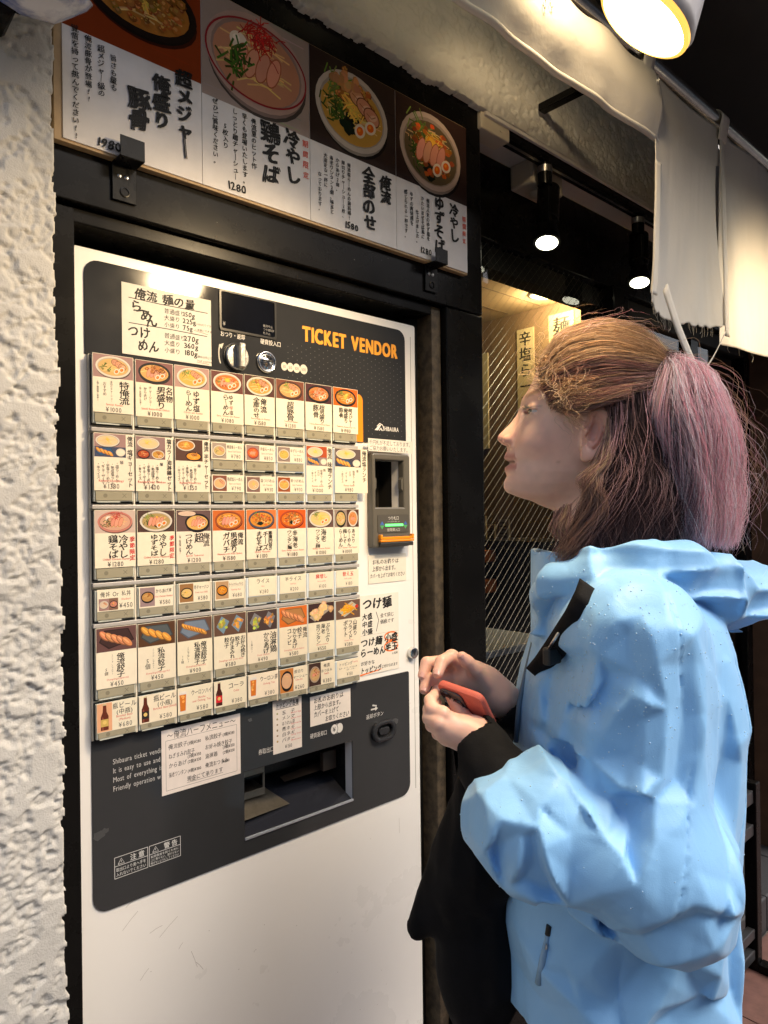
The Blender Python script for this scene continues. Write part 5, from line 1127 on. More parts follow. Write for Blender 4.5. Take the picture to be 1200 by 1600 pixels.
def head_px(x, y, z):                     # signed distance in photo pixels at the middle plane
    az = np.abs(z)
    Fx = np.interp(y, _fy, _fx); Bx = np.interp(y, _by, _bx); Wd = np.interp(y, _wy, _ww)
    Fs = np.interp(y, [700, 722, 752, 775, 784], [795.5, 793, 791, 799, 830]); mw = np.exp(-(az/21)**2); Fx = np.where((y > 700) & (y < 784), Fs+(Fx-Fs)*np.clip(mw+.0, 0, 1), Fx)
    lips = gs(y, 723, 13)*np.clip(az/24, 0, 1.6)**2*7                      # mouth corners sit back
    Fx = Fx+lips*.5
    Fx = Fx+6.5*gs(y, 647, 12)*gs(az, 33, 17)-2.5*gs(y, 621, 7)*gs(az, 34, 20)   # eye sockets and brow
    Fx = Fx-4.0*gs(y, 690, 18)*gs(az, 44, 18)                              # cheek
    xc = 905.0
    front = x < xc; a = np.where(front, xc-Fx, Bx-xc); n = np.where(front, np.interp(y, [600, 700, 775], [2.25, 2.1, 1.85]), 2.2)
    u = np.maximum(np.abs(x-xc)/np.maximum(a, 1), 1e-6); v = np.maximum(az/np.maximum(Wd, 2), 1e-6)
    r = (u**n+v**n)**(1/n)
    f = (r-1)*np.minimum(np.maximum(a, 6), np.maximum(Wd, 6))*.95
    top = 516+((x-955)/120)**2*30+(z/80)**2*22
    f = smax(f, top-y, 10)
    jaw = 776+.33*np.clip(x-800, 0, None)-.0009*np.clip(x-840, 0, None)**2-az*.12
    f = smax(f, (y-jaw)*.95, 9)
    # nose: ridge, tip and wings
    N_ = np.interp(y, _ny, _nn); w = np.interp(y, _ny, _nw)
    Bn = np.interp(y, [640, 700], [812.5, 795.5])
    nose = (Bn-N_*np.exp(-(az/w)**2*.9)-x)*.8
    nose = np.maximum(nose, np.maximum(az-20, x-840)); nose = np.maximum(nose, np.maximum(638-y, y-701))
    f = smin(f, nose, 3.5)
    wing = np.sqrt(((x-793)/9.5)**2+((y-688)/7)**2+((az-12.5)/5.5)**2)-1; f = smin(f, wing*6, 3)
    nost = np.sqrt(((x-789)/5.5)**2+((y-696)/3)**2+((az-8.5)/3.2)**2)-1; f = smax(f, -nost*3, 1.5)
    # lids round the eyeball
    lid = np.sqrt(((x-830)/14.6)**2+((y-647)/13.4)**2+((az-33)/16)**2)-1
    f = smin(f, lid*13.5, 4)
    gap = np.maximum(np.abs(y-(648+.10*(x-822)))-np.clip(3.3-np.abs(az-33)*.15, 0, 5)-0.5, x-829.5)
    f = np.maximum(f, -np.maximum(gap, np.sqrt(((x-822)/14)**2+((az-33)/17)**2)*14-14))
    return f
def ear_px(x, y, z):
    t = radians(14); X = (x-905)*cos(t)+(y-686)*sin(t); Y = -(x-905)*sin(t)+(y-686)*cos(t)
    zo = 77+.30*np.clip(X+6, 0, 40)
    ang = np.arctan2(Y/36, X/17); rr = np.sqrt((X/17)**2+(Y/37)**2)
    ring = np.sqrt(((rr-.90)*17)**2+(z-zo-4)**2)-3.6
    open_ = np.where((np.abs(np.abs(ang)-pi) < .75), 8.0, 0.0)           # the front of the rim is open
    ring = ring+open_
    inner = np.sqrt(((np.sqrt(((X+1)/10)**2+((Y+2)/24)**2)-.85)*10)**2+(z-zo-2)**2)-2.3
    bowl = np.maximum(np.maximum(rr*17-16.5, np.abs(z-zo+3)-3.0), -99)
    lobe = np.sqrt((X+4)**2+((Y-34)/1.15)**2+((z-zo-1)/.6)**2)-8.5
    trag = np.sqrt(((X+13)/1.0)**2+((Y-2)/1.7)**2+(z-82)**2)-4.2
    can = np.sqrt(((X+8)/1.0)**2+((Y-4)/1.6)**2+((z-83)/1.2)**2)-4.0
    e = smin(smin(smin(ring, bowl, 2.5), lobe, 3.5), smin(inner, trag, 1.5), 2.0)
    return smax(e, -can, 1.0)
def fingers(p, chains):
    f = None
    for ch in chains:
        for (a, ra), (b, rb) in zip(ch[:-1], ch[1:]):
            c = d_cap(p, K(*a), K(*b), ra, rb); f = c if f is None else smin(f, c, .0025)
    return f
HN = [[((708, 1136, .902), .0135), ((692, 1116, .897), .0100), ((675, 1108, .905), .0088), ((672, 1094, .924), .0078), ((680, 1084, .945), .0068)],
      [((708, 1142, .900), .0135), ((686, 1130, .892), .0102), ((671, 1122, .905), .0090), ((670, 1108, .926), .0078), ((682, 1098, .944), .0068)],
      [((712, 1144, .900), .0130), ((690, 1139, .896), .0098), ((675, 1133, .912), .0086), ((675, 1120, .932), .0075), ((690, 1108, .948), .0065)],
      [((718, 1152, .905), .0120), ((697, 1152, .903), .0090), ((684, 1146, .920), .0078), ((684, 1134, .938), .0068), ((696, 1124, .950), .0060)],
      [((732, 1146, .912), .0130), ((724, 1120, .928), .0105), ((712, 1098, .940), .0090), ((700, 1080, .946), .0075)]]
HF = [[((742, 1050, .985), .0125), ((706, 1026, .975), .0098), ((690, 1034, .962), .0088), ((684, 1052, .950), .0075)],
      [((738, 1056, .995), .0125), ((694, 1034, .992), .0096), ((667, 1036, .982), .0086), ((661, 1055, .972), .0074)],
      [((740, 1064, .995), .0120), ((700, 1058, .985), .0094), ((668, 1062, .972), .0084), ((663, 1077, .962), .0072)],
      [((745, 1072, .995), .0110), ((708, 1076, .985), .0086), ((684, 1078, .975), .0076), ((676, 1088, .965), .0066)],
      [((757, 1066, .975), .0130), ((742, 1046, .962), .0105), ((730, 1034, .955), .0088), ((722, 1026, .952), .0070)]]
def hands(p):
    f = smin(d_ell(p, K(717, 1143, .904), (.030, .018, .019)), d_cap(p, K(708, 1138, .900), K(745, 1156, .905), .0180, .0225), .012)
    f = smin(f, fingers(p, HN), .006); f = smin(f, d_cap(p, K(742, 1150, .905), K(830, 1262, .82), .023, .036), .014)
    g = smin(d_ell(p, K(746, 1062, .985), (.034, .021, .019)), d_cap(p, K(738, 1054, .984), K(778, 1088, .990), .0185, .0235), .012)
    g = smin(g, fingers(p, HF), .006); g = smin(g, d_cap(p, K(778, 1088, .990), K(900, 1180, 1.10), .0235, .035), .014)
    return np.minimum(f, g)
def body(p):
    f = np.full(len(p), .5); m = p[:, 1] > -.10
    if m.any():
        q = p[m]; x = 600+q[:, 0]/PU; y = 800-q[:, 1]/PU; z = (D0-q[:, 2])/PU
        h = head_px(x, y, z)*PU; e = np.full(len(q), .5); k = (np.abs(x-905) < 48) & (np.abs(y-686) < 65)
        if k.any(): e[k] = ear_px(x[k], y[k], np.abs(z[k]))*PU
        f[m] = smin(h, e, .0035)
    f = smin(f, d_cap(p, K(938, 735), K(948, 900), .056, .058), .018)
    t = smin(d_ell(p, K(985, 1130), (.105, .20, .13)), d_ell(p, K(965, 1400), (.11, .20, .135)), .06)
    t = smin(t, d_cap(p, K(985, 985, .86), K(985, 985, 1.08), .045, .045), .05)
    f = smin(f, t, .03)
    arm = smin(d_cap(p, K(1000, 1010, .83), K(1040, 1370, .79), .042, .038), d_cap(p, K(1040, 1370, .79), K(830, 1262, .82), .038, .034), .02)
    arm2 = smin(d_cap(p, K(990, 1005, 1.11), K(1000, 1270, 1.14), .042, .038), d_cap(p, K(1000, 1270, 1.14), K(900, 1180, 1.10), .038, .034), .02)
    f = smin(f, np.minimum(arm, arm2), .03)
    m = (p[:, 0] < .30) & (p[:, 1] < -.13)
    if m.any(): f[m] = smin(f[m], hands(p[m]), .010)
    return np.maximum(f, -.615-p[:, 1])
def skin_col(V):
    x = 600+V[:, 0]/PU; y = 800-V[:, 1]/PU; z = np.abs((D0-V[:, 2])/PU)
    c = np.tile(np.array([.78, .52, .41]), (len(V), 1))
    n = fbm(V*90, 3, 71)[:, None]; c = c*(1+.05*n)
    def mixc(w, col): c[:] = c*(1-w[:, None])+np.array(col)*w[:, None]
    mixc(.35*gs(x, 790, 22)*gs(y, 686, 18), (.62, .24, .16)); mixc(.32*gs(x, 842, 30)*gs(y, 700, 26)*(z > 25), (.60, .25, .19))
    mixc(.8*(gs(y, 714.5, 5.5)+gs(y, 731, 6.5)).clip(0, 1)*(x < 803)*(z < 24), (.45, .16, .14))
    mixc(.95*gs(y, 722.5, 2.2)*(x < 806)*(z < 18), (.10, .03, .03))
    mixc(.7*(gs(x, 905, 20)*gs(y, 686, 40)*(z > 76)), (.60, .24, .18))
    br = gs(y, 620-.20*(x-822), 4.2)*((x > 815) & (x < 866) & (z > 12)); mixc(.75*br, (.20, .12, .07))
    mixc(.8*gs(y, 642+.05*(x-822), 1.5)*(gs(z, 33, 17))*((x < 836)), (.05, .03, .02))
    mixc(.5*(gs(x, 858, 3)*gs(y, 726, 2.5)*(z > 30)), (.35, .18, .12))
    hand = (y > 1000)&(x < 800); mixc(.30*hand.astype(float), (.66, .33, .25)); 
    for tip in (HF[0][-1], HF[1][-1], HF[2][-1], HF[4][-1], HN[0][-1]):
        mixc(.5*np.exp(-(np.linalg.norm(V-K(*tip[0]), axis=1)/.011)**2), (.72, .36, .30))
    return c
M_skin = mat('skin', rough=.42, attr='col', spec=.45, bump=.05, bscale=900, sss=.25)
lo, hi = K(1150, 500, 1.2), K(600, 500, .7)
body_o = pmesh('body', body, (.03, -.64, .66), (.46, .285, 1.26), .0021, M_skin, person, 1.2, skin_col)
# eyes
for s_ in (1, -1):
    b = MB(); c = K(831.5, 647.5, D0); c[2] -= s_*33*PU; ax = np.array([-1.0, .16, 0])
    r = .0114; th = np.linspace(0, pi, 17); pr = [(r*sin(t), r*cos(t)) for t in th]; n = 24
    u = np.cross(ax, [0, 0, 1.0]); u /= np.linalg.norm(u); w = np.array([0, 0, 1.0]); axn = ax/np.linalg.norm(ax)
    ring = lambda rr, h: [toW(c+axn*h+rr*(u*cos(t)+w*sin(t))) for t in np.arange(n)*2*pi/n]
    V = [q for rr, h in pr for q in ring(rr, h)]
    for i in range(16):
        t = th[i]; colr = (.01, .01, .01) if t < .26 else (.09, .13, .13) if t < .62 else (.70, .66, .62)
        b.add([V[i*n+k] for k in range(n)]+[V[(i+1)*n+k] for k in range(n)], [(k, (k+1) % n, n+(k+1) % n, n+k) for k in range(n)], colr)
    b.build('eye', mat('eye_gloss', rough=.08, attr='col', coat=1.0), person, True)
b = MB()
for k in range(34):
    zz = 33+random.uniform(-15, 15); a = K(818-.010*(zz-33)**2*-1, 643.5, D0); a[2] -= zz*PU
    t = a+np.array([-.0075+random.gauss(0, .0012), .0035+random.gauss(0, .001), random.gauss(0, .001)]); b.tube([toW(a), toW((a+t)/2+np.array([0, -.0012, 0])), toW(t)], [.00028, .0002, .0001], 3)
b.build('eyelashes', mat('lash', (.03, .02, .015), .6), person)['kind'] = 'stuff'
for tip, kn in ((HF[0][-1], HF[0][-2]), (HF[1][-1], HF[1][-2]), (HF[2][-1], HF[2][-2]), (HF[4][-1], HF[4][-2])):
    a, k_ = K(*tip[0]), K(*kn[0]); dr_ = (a-k_)/np.linalg.norm(a-k_); out = np.array([-.35, .15, -1.0]); out -= dr_*np.dot(out, dr_); out /= np.linalg.norm(out); sd = np.cross(dr_, out)
    b = MB(); r = tip[1]; Pn = np.array([[toW(a+dr_*(r*.95*v)+out*(r*(1.02-.30*u*u-.12*v*v))+sd*(u*r*.62)) for v in np.linspace(-.3, .8, 6)] for u in np.linspace(-1, 1, 7)])
    b.grid(Pn); b.build('fingernail', mat('nail', (.66, .38, .33), .2, coat=.4), person, True)

# ---- jacket
def crease(pts, amp, wl, wr, d=.79, taper=.25, side=.14): return [np.array([K(x, y, d)[:2] for x, y in pts]), amp, wl*d/F_PX, wr*d/F_PX, d+side, taper]
# folds of the stiff nylon: ridge (+) and hollow (-) lines with flat cloth between them (offset in mm, typical depth, points)
FL = [(9, .745, (791, 1179), (772, 1220), (750, 1265)), (9, .745, (750, 1265), (782, 1281), (812, 1299)), (6, .745, (812, 1299), (835, 1284), (849, 1258)), (-7, .75, (800, 1232), (826, 1226)), (7, .75, (850, 1183), (868, 1200), (882, 1222)),
      (9, .742, (849, 1258), (840, 1312), (852, 1354), (886, 1411)), (-9, .745, (834, 1306), (838, 1340), (872, 1404)), (8, .745, (794, 1406), (840, 1411), (886, 1411)), (7, .75, (750, 1265), (761, 1334), (791, 1403)), (7, .745, (812, 1299), (806, 1350), (800, 1394)), (-5, .75, (780, 1330), (778, 1360)), (-4, .745, (824, 1330), (822, 1380)),
      (9, .742, (935, 1298), (958, 1318), (924, 1370), (888, 1409)), (-11, .745, (966, 1320), (982, 1282), (1001, 1244)), (-4, .742, (890, 1300), (884, 1350)), (8, .75, (886, 1224), (908, 1258), (935, 1298)), (9, .75, (1004, 1236), (984, 1226), (970, 1228)), (8, .745, (1014, 1244), (1000, 1300), (972, 1350), (930, 1400)), (-5, .745, (960, 1250), (930, 1250)),
      (6, .755, (1035, 1105), (1030, 1150), (1024, 1206), (1006, 1234)), (-6, .77, (926, 1048), (910, 1092), (895, 1150), (888, 1196)), (6, .775, (881, 1060), (880, 1110), (880, 1166)), (9, .765, (938, 1027), (928, 1088), (906, 1150), (894, 1190), (888, 1221)), (7, .76, (980, 1084), (960, 1108), (944, 1150), (930, 1196)), (-5, .76, (960, 1060), (946, 1100)), (-5, .757, (1000, 1120), (984, 1180)),
      (6, .78, (955, 968), (918, 1010), (882, 1050)), (5, .76, (1000, 960), (1016, 1030), (1034, 1098)), (-4, .765, (980, 990), (990, 1050)), (5, .765, (1085, 985), (1100, 1040), (1100, 1110), (1070, 1240), (1050, 1319)), (-4, .76, (1064, 1040), (1066, 1120), (1050, 1210)), (-6, .80, (1142, 1190), (1114, 1256), (1086, 1324), (1072, 1366)), (5, .82, (1136, 1090), (1150, 1160), (1160, 1195)),
      (9, .76, (1072, 1372), (1102, 1382), (1132, 1393)), (-7, .755, (1062, 1388), (1022, 1412), (984, 1441), (944, 1460)), (6, .75, (1050, 1372), (1010, 1396), (960, 1424)), (7, .76, (1124, 1402), (1080, 1436), (1030, 1462), (985, 1486)), (6, .755, (802, 1418), (840, 1438), (881, 1452), (942, 1463), (983, 1488)), (-5, .75, (860, 1430), (930, 1438)),
      (10, .82, (1096, 1539), (1108, 1500), (1120, 1450), (1136, 1398)), (-9, .815, (1088, 1546), (1040, 1570), (983, 1600)), (6, .81, (1056, 1480), (1010, 1550), (970, 1610)), (-5, .80, (1010, 1500), (960, 1570)), (5, .82, (880, 1500), (900, 1560), (910, 1620)), (5, .86, (800, 1450), (830, 1490), (880, 1490)), (-4, .86, (800, 1520), (840, 1550)), (7, .86, (1150, 1420), (1156, 1500), (1150, 1590)), (-5, .85, (1136, 1450), (1138, 1540)),
      (6, .86, (858, 1030), (838, 1090), (836, 1150)), (-5, .86, (864, 1090), (860, 1150), (868, 1200))]
from mathutils.geometry import delaunay_2d_cdt
def fold_map():
    pts, off, edg = [], [], []
    for o_, d, *ps in FL:
        n = len(ps)
        for k, (x, y) in enumerate(ps):
            pts.append(K(x, y, d)[:2]); off.append(o_*.001*(.55 if n > 2 and k in (0, n-1) else 1.0))
            if k: edg.append((len(pts)-2, len(pts)-1))
    for x in np.linspace(.04, .56, 9):
        for y in (-.70, .02): pts.append((x, y)); off.append(0)
    for y in np.linspace(-.70, .02, 12):
        for x in (.04, .56): pts.append((x, y)); off.append(0)
    r = delaunay_2d_cdt([Vector(p) for p in pts], edg, [], 0, 1e-5); P2 = np.array([v[:] for v in r[0]]); O2 = np.array([np.mean([off[i] for i in og]) if og else 0 for og in r[3]])
    st_ = .0015; X0, Y0 = .04, -.70; nx, ny = int(.52/st_)+2, int(.72/st_)+2; G = np.zeros((nx, ny))
    for t in r[2]:
        A_, B_, C_ = P2[list(t)]; i0, j0 = np.floor((np.min([A_, B_, C_], 0)-[X0, Y0])/st_).astype(int); i1, j1 = np.ceil((np.max([A_, B_, C_], 0)-[X0, Y0])/st_).astype(int)
        I, J = np.meshgrid(np.arange(max(i0, 0), min(i1+1, nx)), np.arange(max(j0, 0), min(j1+1, ny)), indexing='ij'); q = np.stack([X0+I*st_, Y0+J*st_], -1)
        M_ = np.array([B_-A_, C_-A_]).T; det = np.linalg.det(M_)
        if abs(det) < 1e-12: continue
        w = (q-A_)@np.linalg.inv(M_).T; u, v = w[..., 0], w[..., 1]; ok = (u >= -1e-6) & (v >= -1e-6) & (u+v <= 1+1e-6)
        G[I[ok], J[ok]] = (O2[t[0]]*(1-u-v)+O2[t[1]]*u+O2[t[2]]*v)[ok]
    for _ in range(2): G[1:-1, 1:-1] = (G[1:-1, 1:-1]*2+G[2:, 1:-1]+G[:-2, 1:-1]+G[1:-1, 2:]+G[1:-1, :-2])/6
    return G, X0, Y0, st_
FM = fold_map()
def fold_pl(p):
    G, X0, Y0, s_ = FM; x = np.clip((p[:, 0]-X0)/s_, 0, G.shape[0]-1.001); y = np.clip((p[:, 1]-Y0)/s_, 0, G.shape[1]-1.001); i, j = x.astype(int), y.astype(int); u, v = x-i, y-j
    return (G[i, j]*(1-u)*(1-v)+G[i+1, j]*u*(1-v)+G[i, j+1]*(1-u)*v+G[i+1, j+1]*u*v)*np.clip((.93-p[:, 2])/.05, 0, 1)
SEAM = [crease([(1030, 900), (1034, 1000), (1040, 1090)], -.0018, 3, 3, .80), crease([(1064, 1180), (1046, 1240), (1020, 1330), (1004, 1400)], -.002, 3, 3, .78), crease([(958, 1492), (960, 1640)], -.002, 3, 3, .82), crease([(1128, 1010), (1146, 1120), (1144, 1240), (1110, 1330)], -.002, 3, 3, .88)]
def fold(p, L_):
    o = np.zeros(len(p))
    for pts, amp, wl, wr, dmax, tp in L_:
        x0, y0 = pts.min(0)-max(wl, wr)*1.1; x1, y1 = pts.max(0)+max(wl, wr)*1.1
        m = (p[:, 0] > x0) & (p[:, 0] < x1) & (p[:, 1] > y0) & (p[:, 1] < y1) & (p[:, 2] < dmax+.03)
        if not m.any(): continue
        q = p[m]; best = np.full(len(q), 9.0); sg = np.zeros(len(q)); tt = np.zeros(len(q)); n = len(pts)-1
        for i in range(n):
            a, b = pts[i], pts[i+1]; ab = b-a; t = np.clip(((q[:, :2]-a)@ab)/(ab@ab), 0, 1); r = q[:, :2]-a-t[:, None]*ab; dd = np.linalg.norm(r, axis=1)
            u = dd < best; best = np.where(u, dd, best); sg = np.where(u, r[:, 0]*ab[1]-r[:, 1]*ab[0], sg); tt = np.where(u, (i+t)/n, tt)
        w = np.where(sg < 0, wl, wr); h = np.clip(1-best/w, 0, 1)
        end = np.clip(np.minimum(tt, 1-tt)/tp, 0, 1)**.7 if tp else 1.0
        o[m] += 1.35*amp*h*(.35+.65*end)*np.clip((dmax-q[:, 2])/.03, 0, 1)
    return o
_jy = np.array([895, 930, 960, 1000, 1050, 1100, 1200, 1300, 1400, 1500, 1560, 1640]); _jf = np.array([905, 862, 846, 838, 822, 812, 808, 786, 772, 776, 780, 784]); _jb = np.array([1040, 1084, 1100, 1112, 1122, 1128, 1124, 1116, 1112, 1114, 1114, 1112]); _jz = np.array([.075, .115, .14, .158, .168, .172, .172, .172, .178, .186, .19, .192])
HOOD = [((846, 985, .935), .016), ((850, 930, .915), .020), ((872, 905, .892), .026), ((930, 893, .868), .031), ((1000, 885, .858), .036), ((1060, 893, .866), .042), ((1110, 915, .895), .046), ((1140, 930, .95), .048), ((1140, 925, 1.02), .045), ((1090, 895, 1.075), .036), ((1000, 880, 1.085), .032), ((920, 885, 1.06), .028), ((868, 905, 1.03), .022), ((850, 950, 1.0), .016)]
FAC_F = [((-.45, .55, -.70), .007), ((-.55, -.30, -.78), .006), ((.05, -.40, -.91), .006), ((-.95, .10, -.30), .012), ((-.75, -.60, -.2), .012), ((-.1, .95, -.3), .012), ((.1, -.9, -.42), .010), ((-.8, .6, .1), .012)]
FAC_U = [((-.75, .05, -.66), .007), ((.28, .02, -.96), .006), ((.75, .06, -.65), .007), ((-.98, .12, -.1), .010), ((-.2, .75, -.63), .008), ((.45, .60, -.66), .007)]
FAC_E = [((.55, -.30, -.78), .006), ((.9, -.25, -.35), .010), ((.5, -.85, -.15), .008)]
def jacket(p):
    y = 800-p[:, 1]/PU; x = 600+p[:, 0]/PU
    fr_, bk, rz = np.interp(y, _jy, _jf), np.interp(y, _jy, _jb), np.interp(y, _jy, _jz)
    rx = (bk-fr_)/2*PU; u = (x-(fr_+bk)/2)*PU/rx; v = (p[:, 2]-D0)/rz
    t = ((np.abs(u)**2.3+np.abs(v)**2.3)**(1/2.3)-1)*np.minimum(rx, rz)*.92
    t = smax(t, (895-y)*PU, .05)
    t = smin(t, d_cap(p, K(955, 925, .93), K(985, 985, .835), .058, .066), .05); t = smin(t, d_cap(p, K(955, 925, 1.01), K(985, 985, 1.105), .058, .066), .05)
    hemy = -.632; t = smax(t, hemy-p[:, 1], .004)
    ua, ub, fb = K(1000, 1005, .815), K(1044, 1362, .778), K(822, 1284, .81)
    up = d_cap(p, ua, ub, .069, .074); fa_ = d_cap(p, ub, K(850, 1290, .800), .074, .070)
    er = np.array([.069, .080, .064]); ball = d_ell(p, fb, er); elb = d_cap(p, K(1060, 1390, .78), K(1108, 1388, .79), .046, .016)
    for n_, cut in FAC_F:                      # stiff cloth: flat facets with hard edges
        n_ = np.array(n_)/np.linalg.norm(n_); ball = smax(ball, (p-fb)@n_-(np.sqrt(((er*n_)**2).sum())-cut), .002)
    for n_, cut in FAC_U:
        n_ = np.array(n_)/np.linalg.norm(n_); up = smax(up, (p-ua)@n_-(.0705-cut), .0025)
    near = smin(smin(up, fa_, .045), ball, .012)
    for n_, cut in FAC_E:
        n_ = np.array(n_)/np.linalg.norm(n_); near = smax(near, (p-ub)@n_-(.076-cut), .0025)
    near = smin(near, elb, .030)
    far = smin(d_cap(p, K(985, 1000, 1.12), K(1010, 1270, 1.14), .07, .072), d_cap(p, K(1010, 1270, 1.14), K(900, 1190, 1.09), .072, .06), .03)
    f = smin(smin(t, near, .020), far, .03)
    f = f-fold_pl(p)*1.32
    # collar: a thin standing wall round the neck, open inside
    cu, cv = (x-945)*PU/.094, (p[:, 2]-.972)/.098; rr = np.sqrt(cu*cu+cv*cv)
    topy = 862+np.clip((x-850)/90, 0, 1)*10
    col = np.maximum(np.abs((rr-1)*.094)-.0030, np.maximum((topy-y)*PU, (y-1000)*PU))
    hole_ = np.maximum((rr-1)*.094, (y-985)*PU)
    f = smax(f, -hole_, .006); f = smin(f, col, .006)
    hd = None
    for (a, ra), (b, rb) in zip(HOOD[:-1], HOOD[1:]):
        c = d_cap(p, K(*a), K(*b), ra, rb); hd = c if hd is None else smin(hd, c, .012)
    hd = smin(hd, d_ell(p, K(1158, 925, .985), (.055, .050, .085)), .03)
    flap = np.maximum(d_box(p, K(1142, 868, 1.0), (.036, .030, .075), None, .01), 0)
    hd = smin(hd, d_cap(p, K(1105, 862, .99), K(1176, 848, 1.02), .010, .006)*.9, .02); hd = smin(hd, d_cap(p, K(1176, 848, 1.02), K(1178, 900, 1.0), .008, .02)*.9, .018)
    mh = (y < 1010) & (hd < .06); hy = np.zeros(len(p))
    if mh.any(): ph_ = p[mh]; hy[mh] = .016*np.abs(vnoise(ph_*np.array([8, 34, 11]), 81))+.010*np.abs(vnoise(ph_*np.array([26, 12, 22])+3, 84))
    hd = smax(hd+hy+.001, -np.maximum((rr-.80)*.094, (y-990)*PU), .008)
    f = smin(f, hd, .007)
    # stiff nylon: crisp ridges where the noise crosses zero, flat facets between
    fo_ = np.clip((y-1180)/90, 0, 1)*np.clip((1060-x)/80, 0, 1)*np.clip((.90-p[:, 2])/.05, 0, 1)       # forearm folds run across
    q1 = p@np.array([[.80, .60, 0], [-.60, .80, 0], [0, 0, 1.0]])
    n1_ = vnoise(p*np.array([13, 5.5, 12])+2.2, 77); n2_ = vnoise(q1*np.array([9, 20, 12])+7.1, 76)
    n3_ = vnoise(p*np.array([26, 10, 24])+q1*3, 78)
    f = f+.0035*np.abs(n1_)*(1-fo_)+.003*np.abs(n2_)*fo_-.0018*np.abs(n3_)-.001
    return f-fold(p, SEAM)
jm = mat('rain_jacket', (.26, .53, .85), .42, noise=.05, nscale=7, spec=.28, bump=.10, bscale=700, sheen=.15)
_N, _L = jm.node_tree.nodes, jm.node_tree.links; _b = [n for n in _N if n.type == 'BUMP'][0]; _t = _N.new('ShaderNodeTexCoord'); _mp = _N.new('ShaderNodeMapping'); _mp.inputs['Scale'].default_value = (1, 1, .45); _n = _N.new('ShaderNodeTexNoise'); _n.inputs['Scale'].default_value = 34; _n.inputs['Detail'].default_value = 2; _n.inputs['Distortion'].default_value = .6
_a = _N.new('ShaderNodeMath'); _a.operation = 'SUBTRACT'; _a.inputs[1].default_value = .5; _c = _N.new('ShaderNodeMath'); _c.operation = 'ABSOLUTE'; _b2 = _N.new('ShaderNodeBump'); _b2.inputs['Strength'].default_value = .10; _b2.inputs['Distance'].default_value = .010; _b2.invert = True
_L.new(_t.outputs['Object'], _mp.inputs[0]); _L.new(_mp.outputs[0], _n.inputs['Vector']); _L.new(_n.outputs[0], _a.inputs[0]); _L.new(_a.outputs[0], _c.inputs[0]); _L.new(_c.outputs[0], _b2.inputs['Height']); _L.new(_b2.outputs[0], _b.inputs['Normal'])
jk = pmesh('jacket', jacket, (.06, -.66, .62), (.57, .02, 1.26), .0037, jm, person, 1.5, None, lambda V: snap(V, jacket))
# zip down the front, pocket zip, hem cord
b = MB(); b.tube([toW(K(*q)) for q in ((841, 866, 1.005), (838, 900, 1.0), (837, 950, .99), (836, 992, .985), (822, 1050, .965), (811, 1100, .955), (806, 1160, .95))], .0034, 8); b.build('front_zip', mat('zip_blue', (.10, .16, .22), .5), jk, True)
def on_jacket(px, py, d0=.70, d1=1.0):                    # first jacket surface met along one direction from the photo's viewpoint
    ds = np.linspace(d0, d1, 400); v = jacket(np.array([K(px, py, d) for d in ds])); i = np.argmax(v < 0); return K(px, py, ds[i]-.001)
q = [toW(on_jacket(x, y)) for x, y in ((858, 1446), (854, 1470), (848, 1500), (841, 1536))]
b = MB(); b.tube(q, [.0030, .003, .0042, .0042], 8); b.build('pocket_zip', mat('zip_pale', (.24, .42, .62), .5), jk, True)
b = MB(); b.tube([q[0]+(q[1]-q[0])*t for t in np.linspace(0, .6, 4)], .0034, 8); b.build('pocket_opening', M_gap, jk, True)
b = MB(); b.tube([q[1], q[1]+(q[2]-q[1])*.25+np.array([-.004, -.004, 0]), q[1]+(q[2]-q[1])*.5, q[1]+(q[2]-q[1])*.25+np.array([.004, .002, 0]), q[1]], .0013, 6); b.build('zip_pull', M_steel, jk, True)
# rain beads on the cloth
vv = np.empty(len(jk.data.vertices)*3, np.float32); jk.data.vertices.foreach_get('co', vv); vv = vv.reshape(-1, 3); nn = np.empty(len(vv)*3, np.float32); jk.data.vertices.foreach_get('normal', nn); nn = nn.reshape(-1, 3)
vw = vv.astype(float)
qc = (vw-CAM)@RM.T; pxx = 600+F_PX*qc[:, 0]/qc[:, 2]; pyy = 800-F_PX*qc[:, 1]/qc[:, 2]
w = np.where((nn@(CAM-vw.mean(0)) > 0) & (pyy > 890) & (pyy < 1420), np.exp(-((pxx-960)/130)**2-((pyy-1010)/150)**2)+.06, 0)
pick = rng.choice(len(w), 1500, False, w/w.sum()); dm = MB(); ico = bmesh.new(); bmesh.ops.create_icosphere(ico, subdivisions=1, radius=1); IV = np.array([v.co[:] for v in ico.verts]); IF = [tuple(v.index for v in f.verts) for f in ico.faces]; ico.free()
for i in pick: r = random.choice([.0004, .0005, .0006, .0007, .0010]); dm.add(vw[i]+nn[i]*r*.2+IV*r, IF)
dm.build('rain_beads', mat('water_bead', (.48, .68, .86), .05, spec=.9, coat=1.0), jk, True)['kind'] = 'stuff'
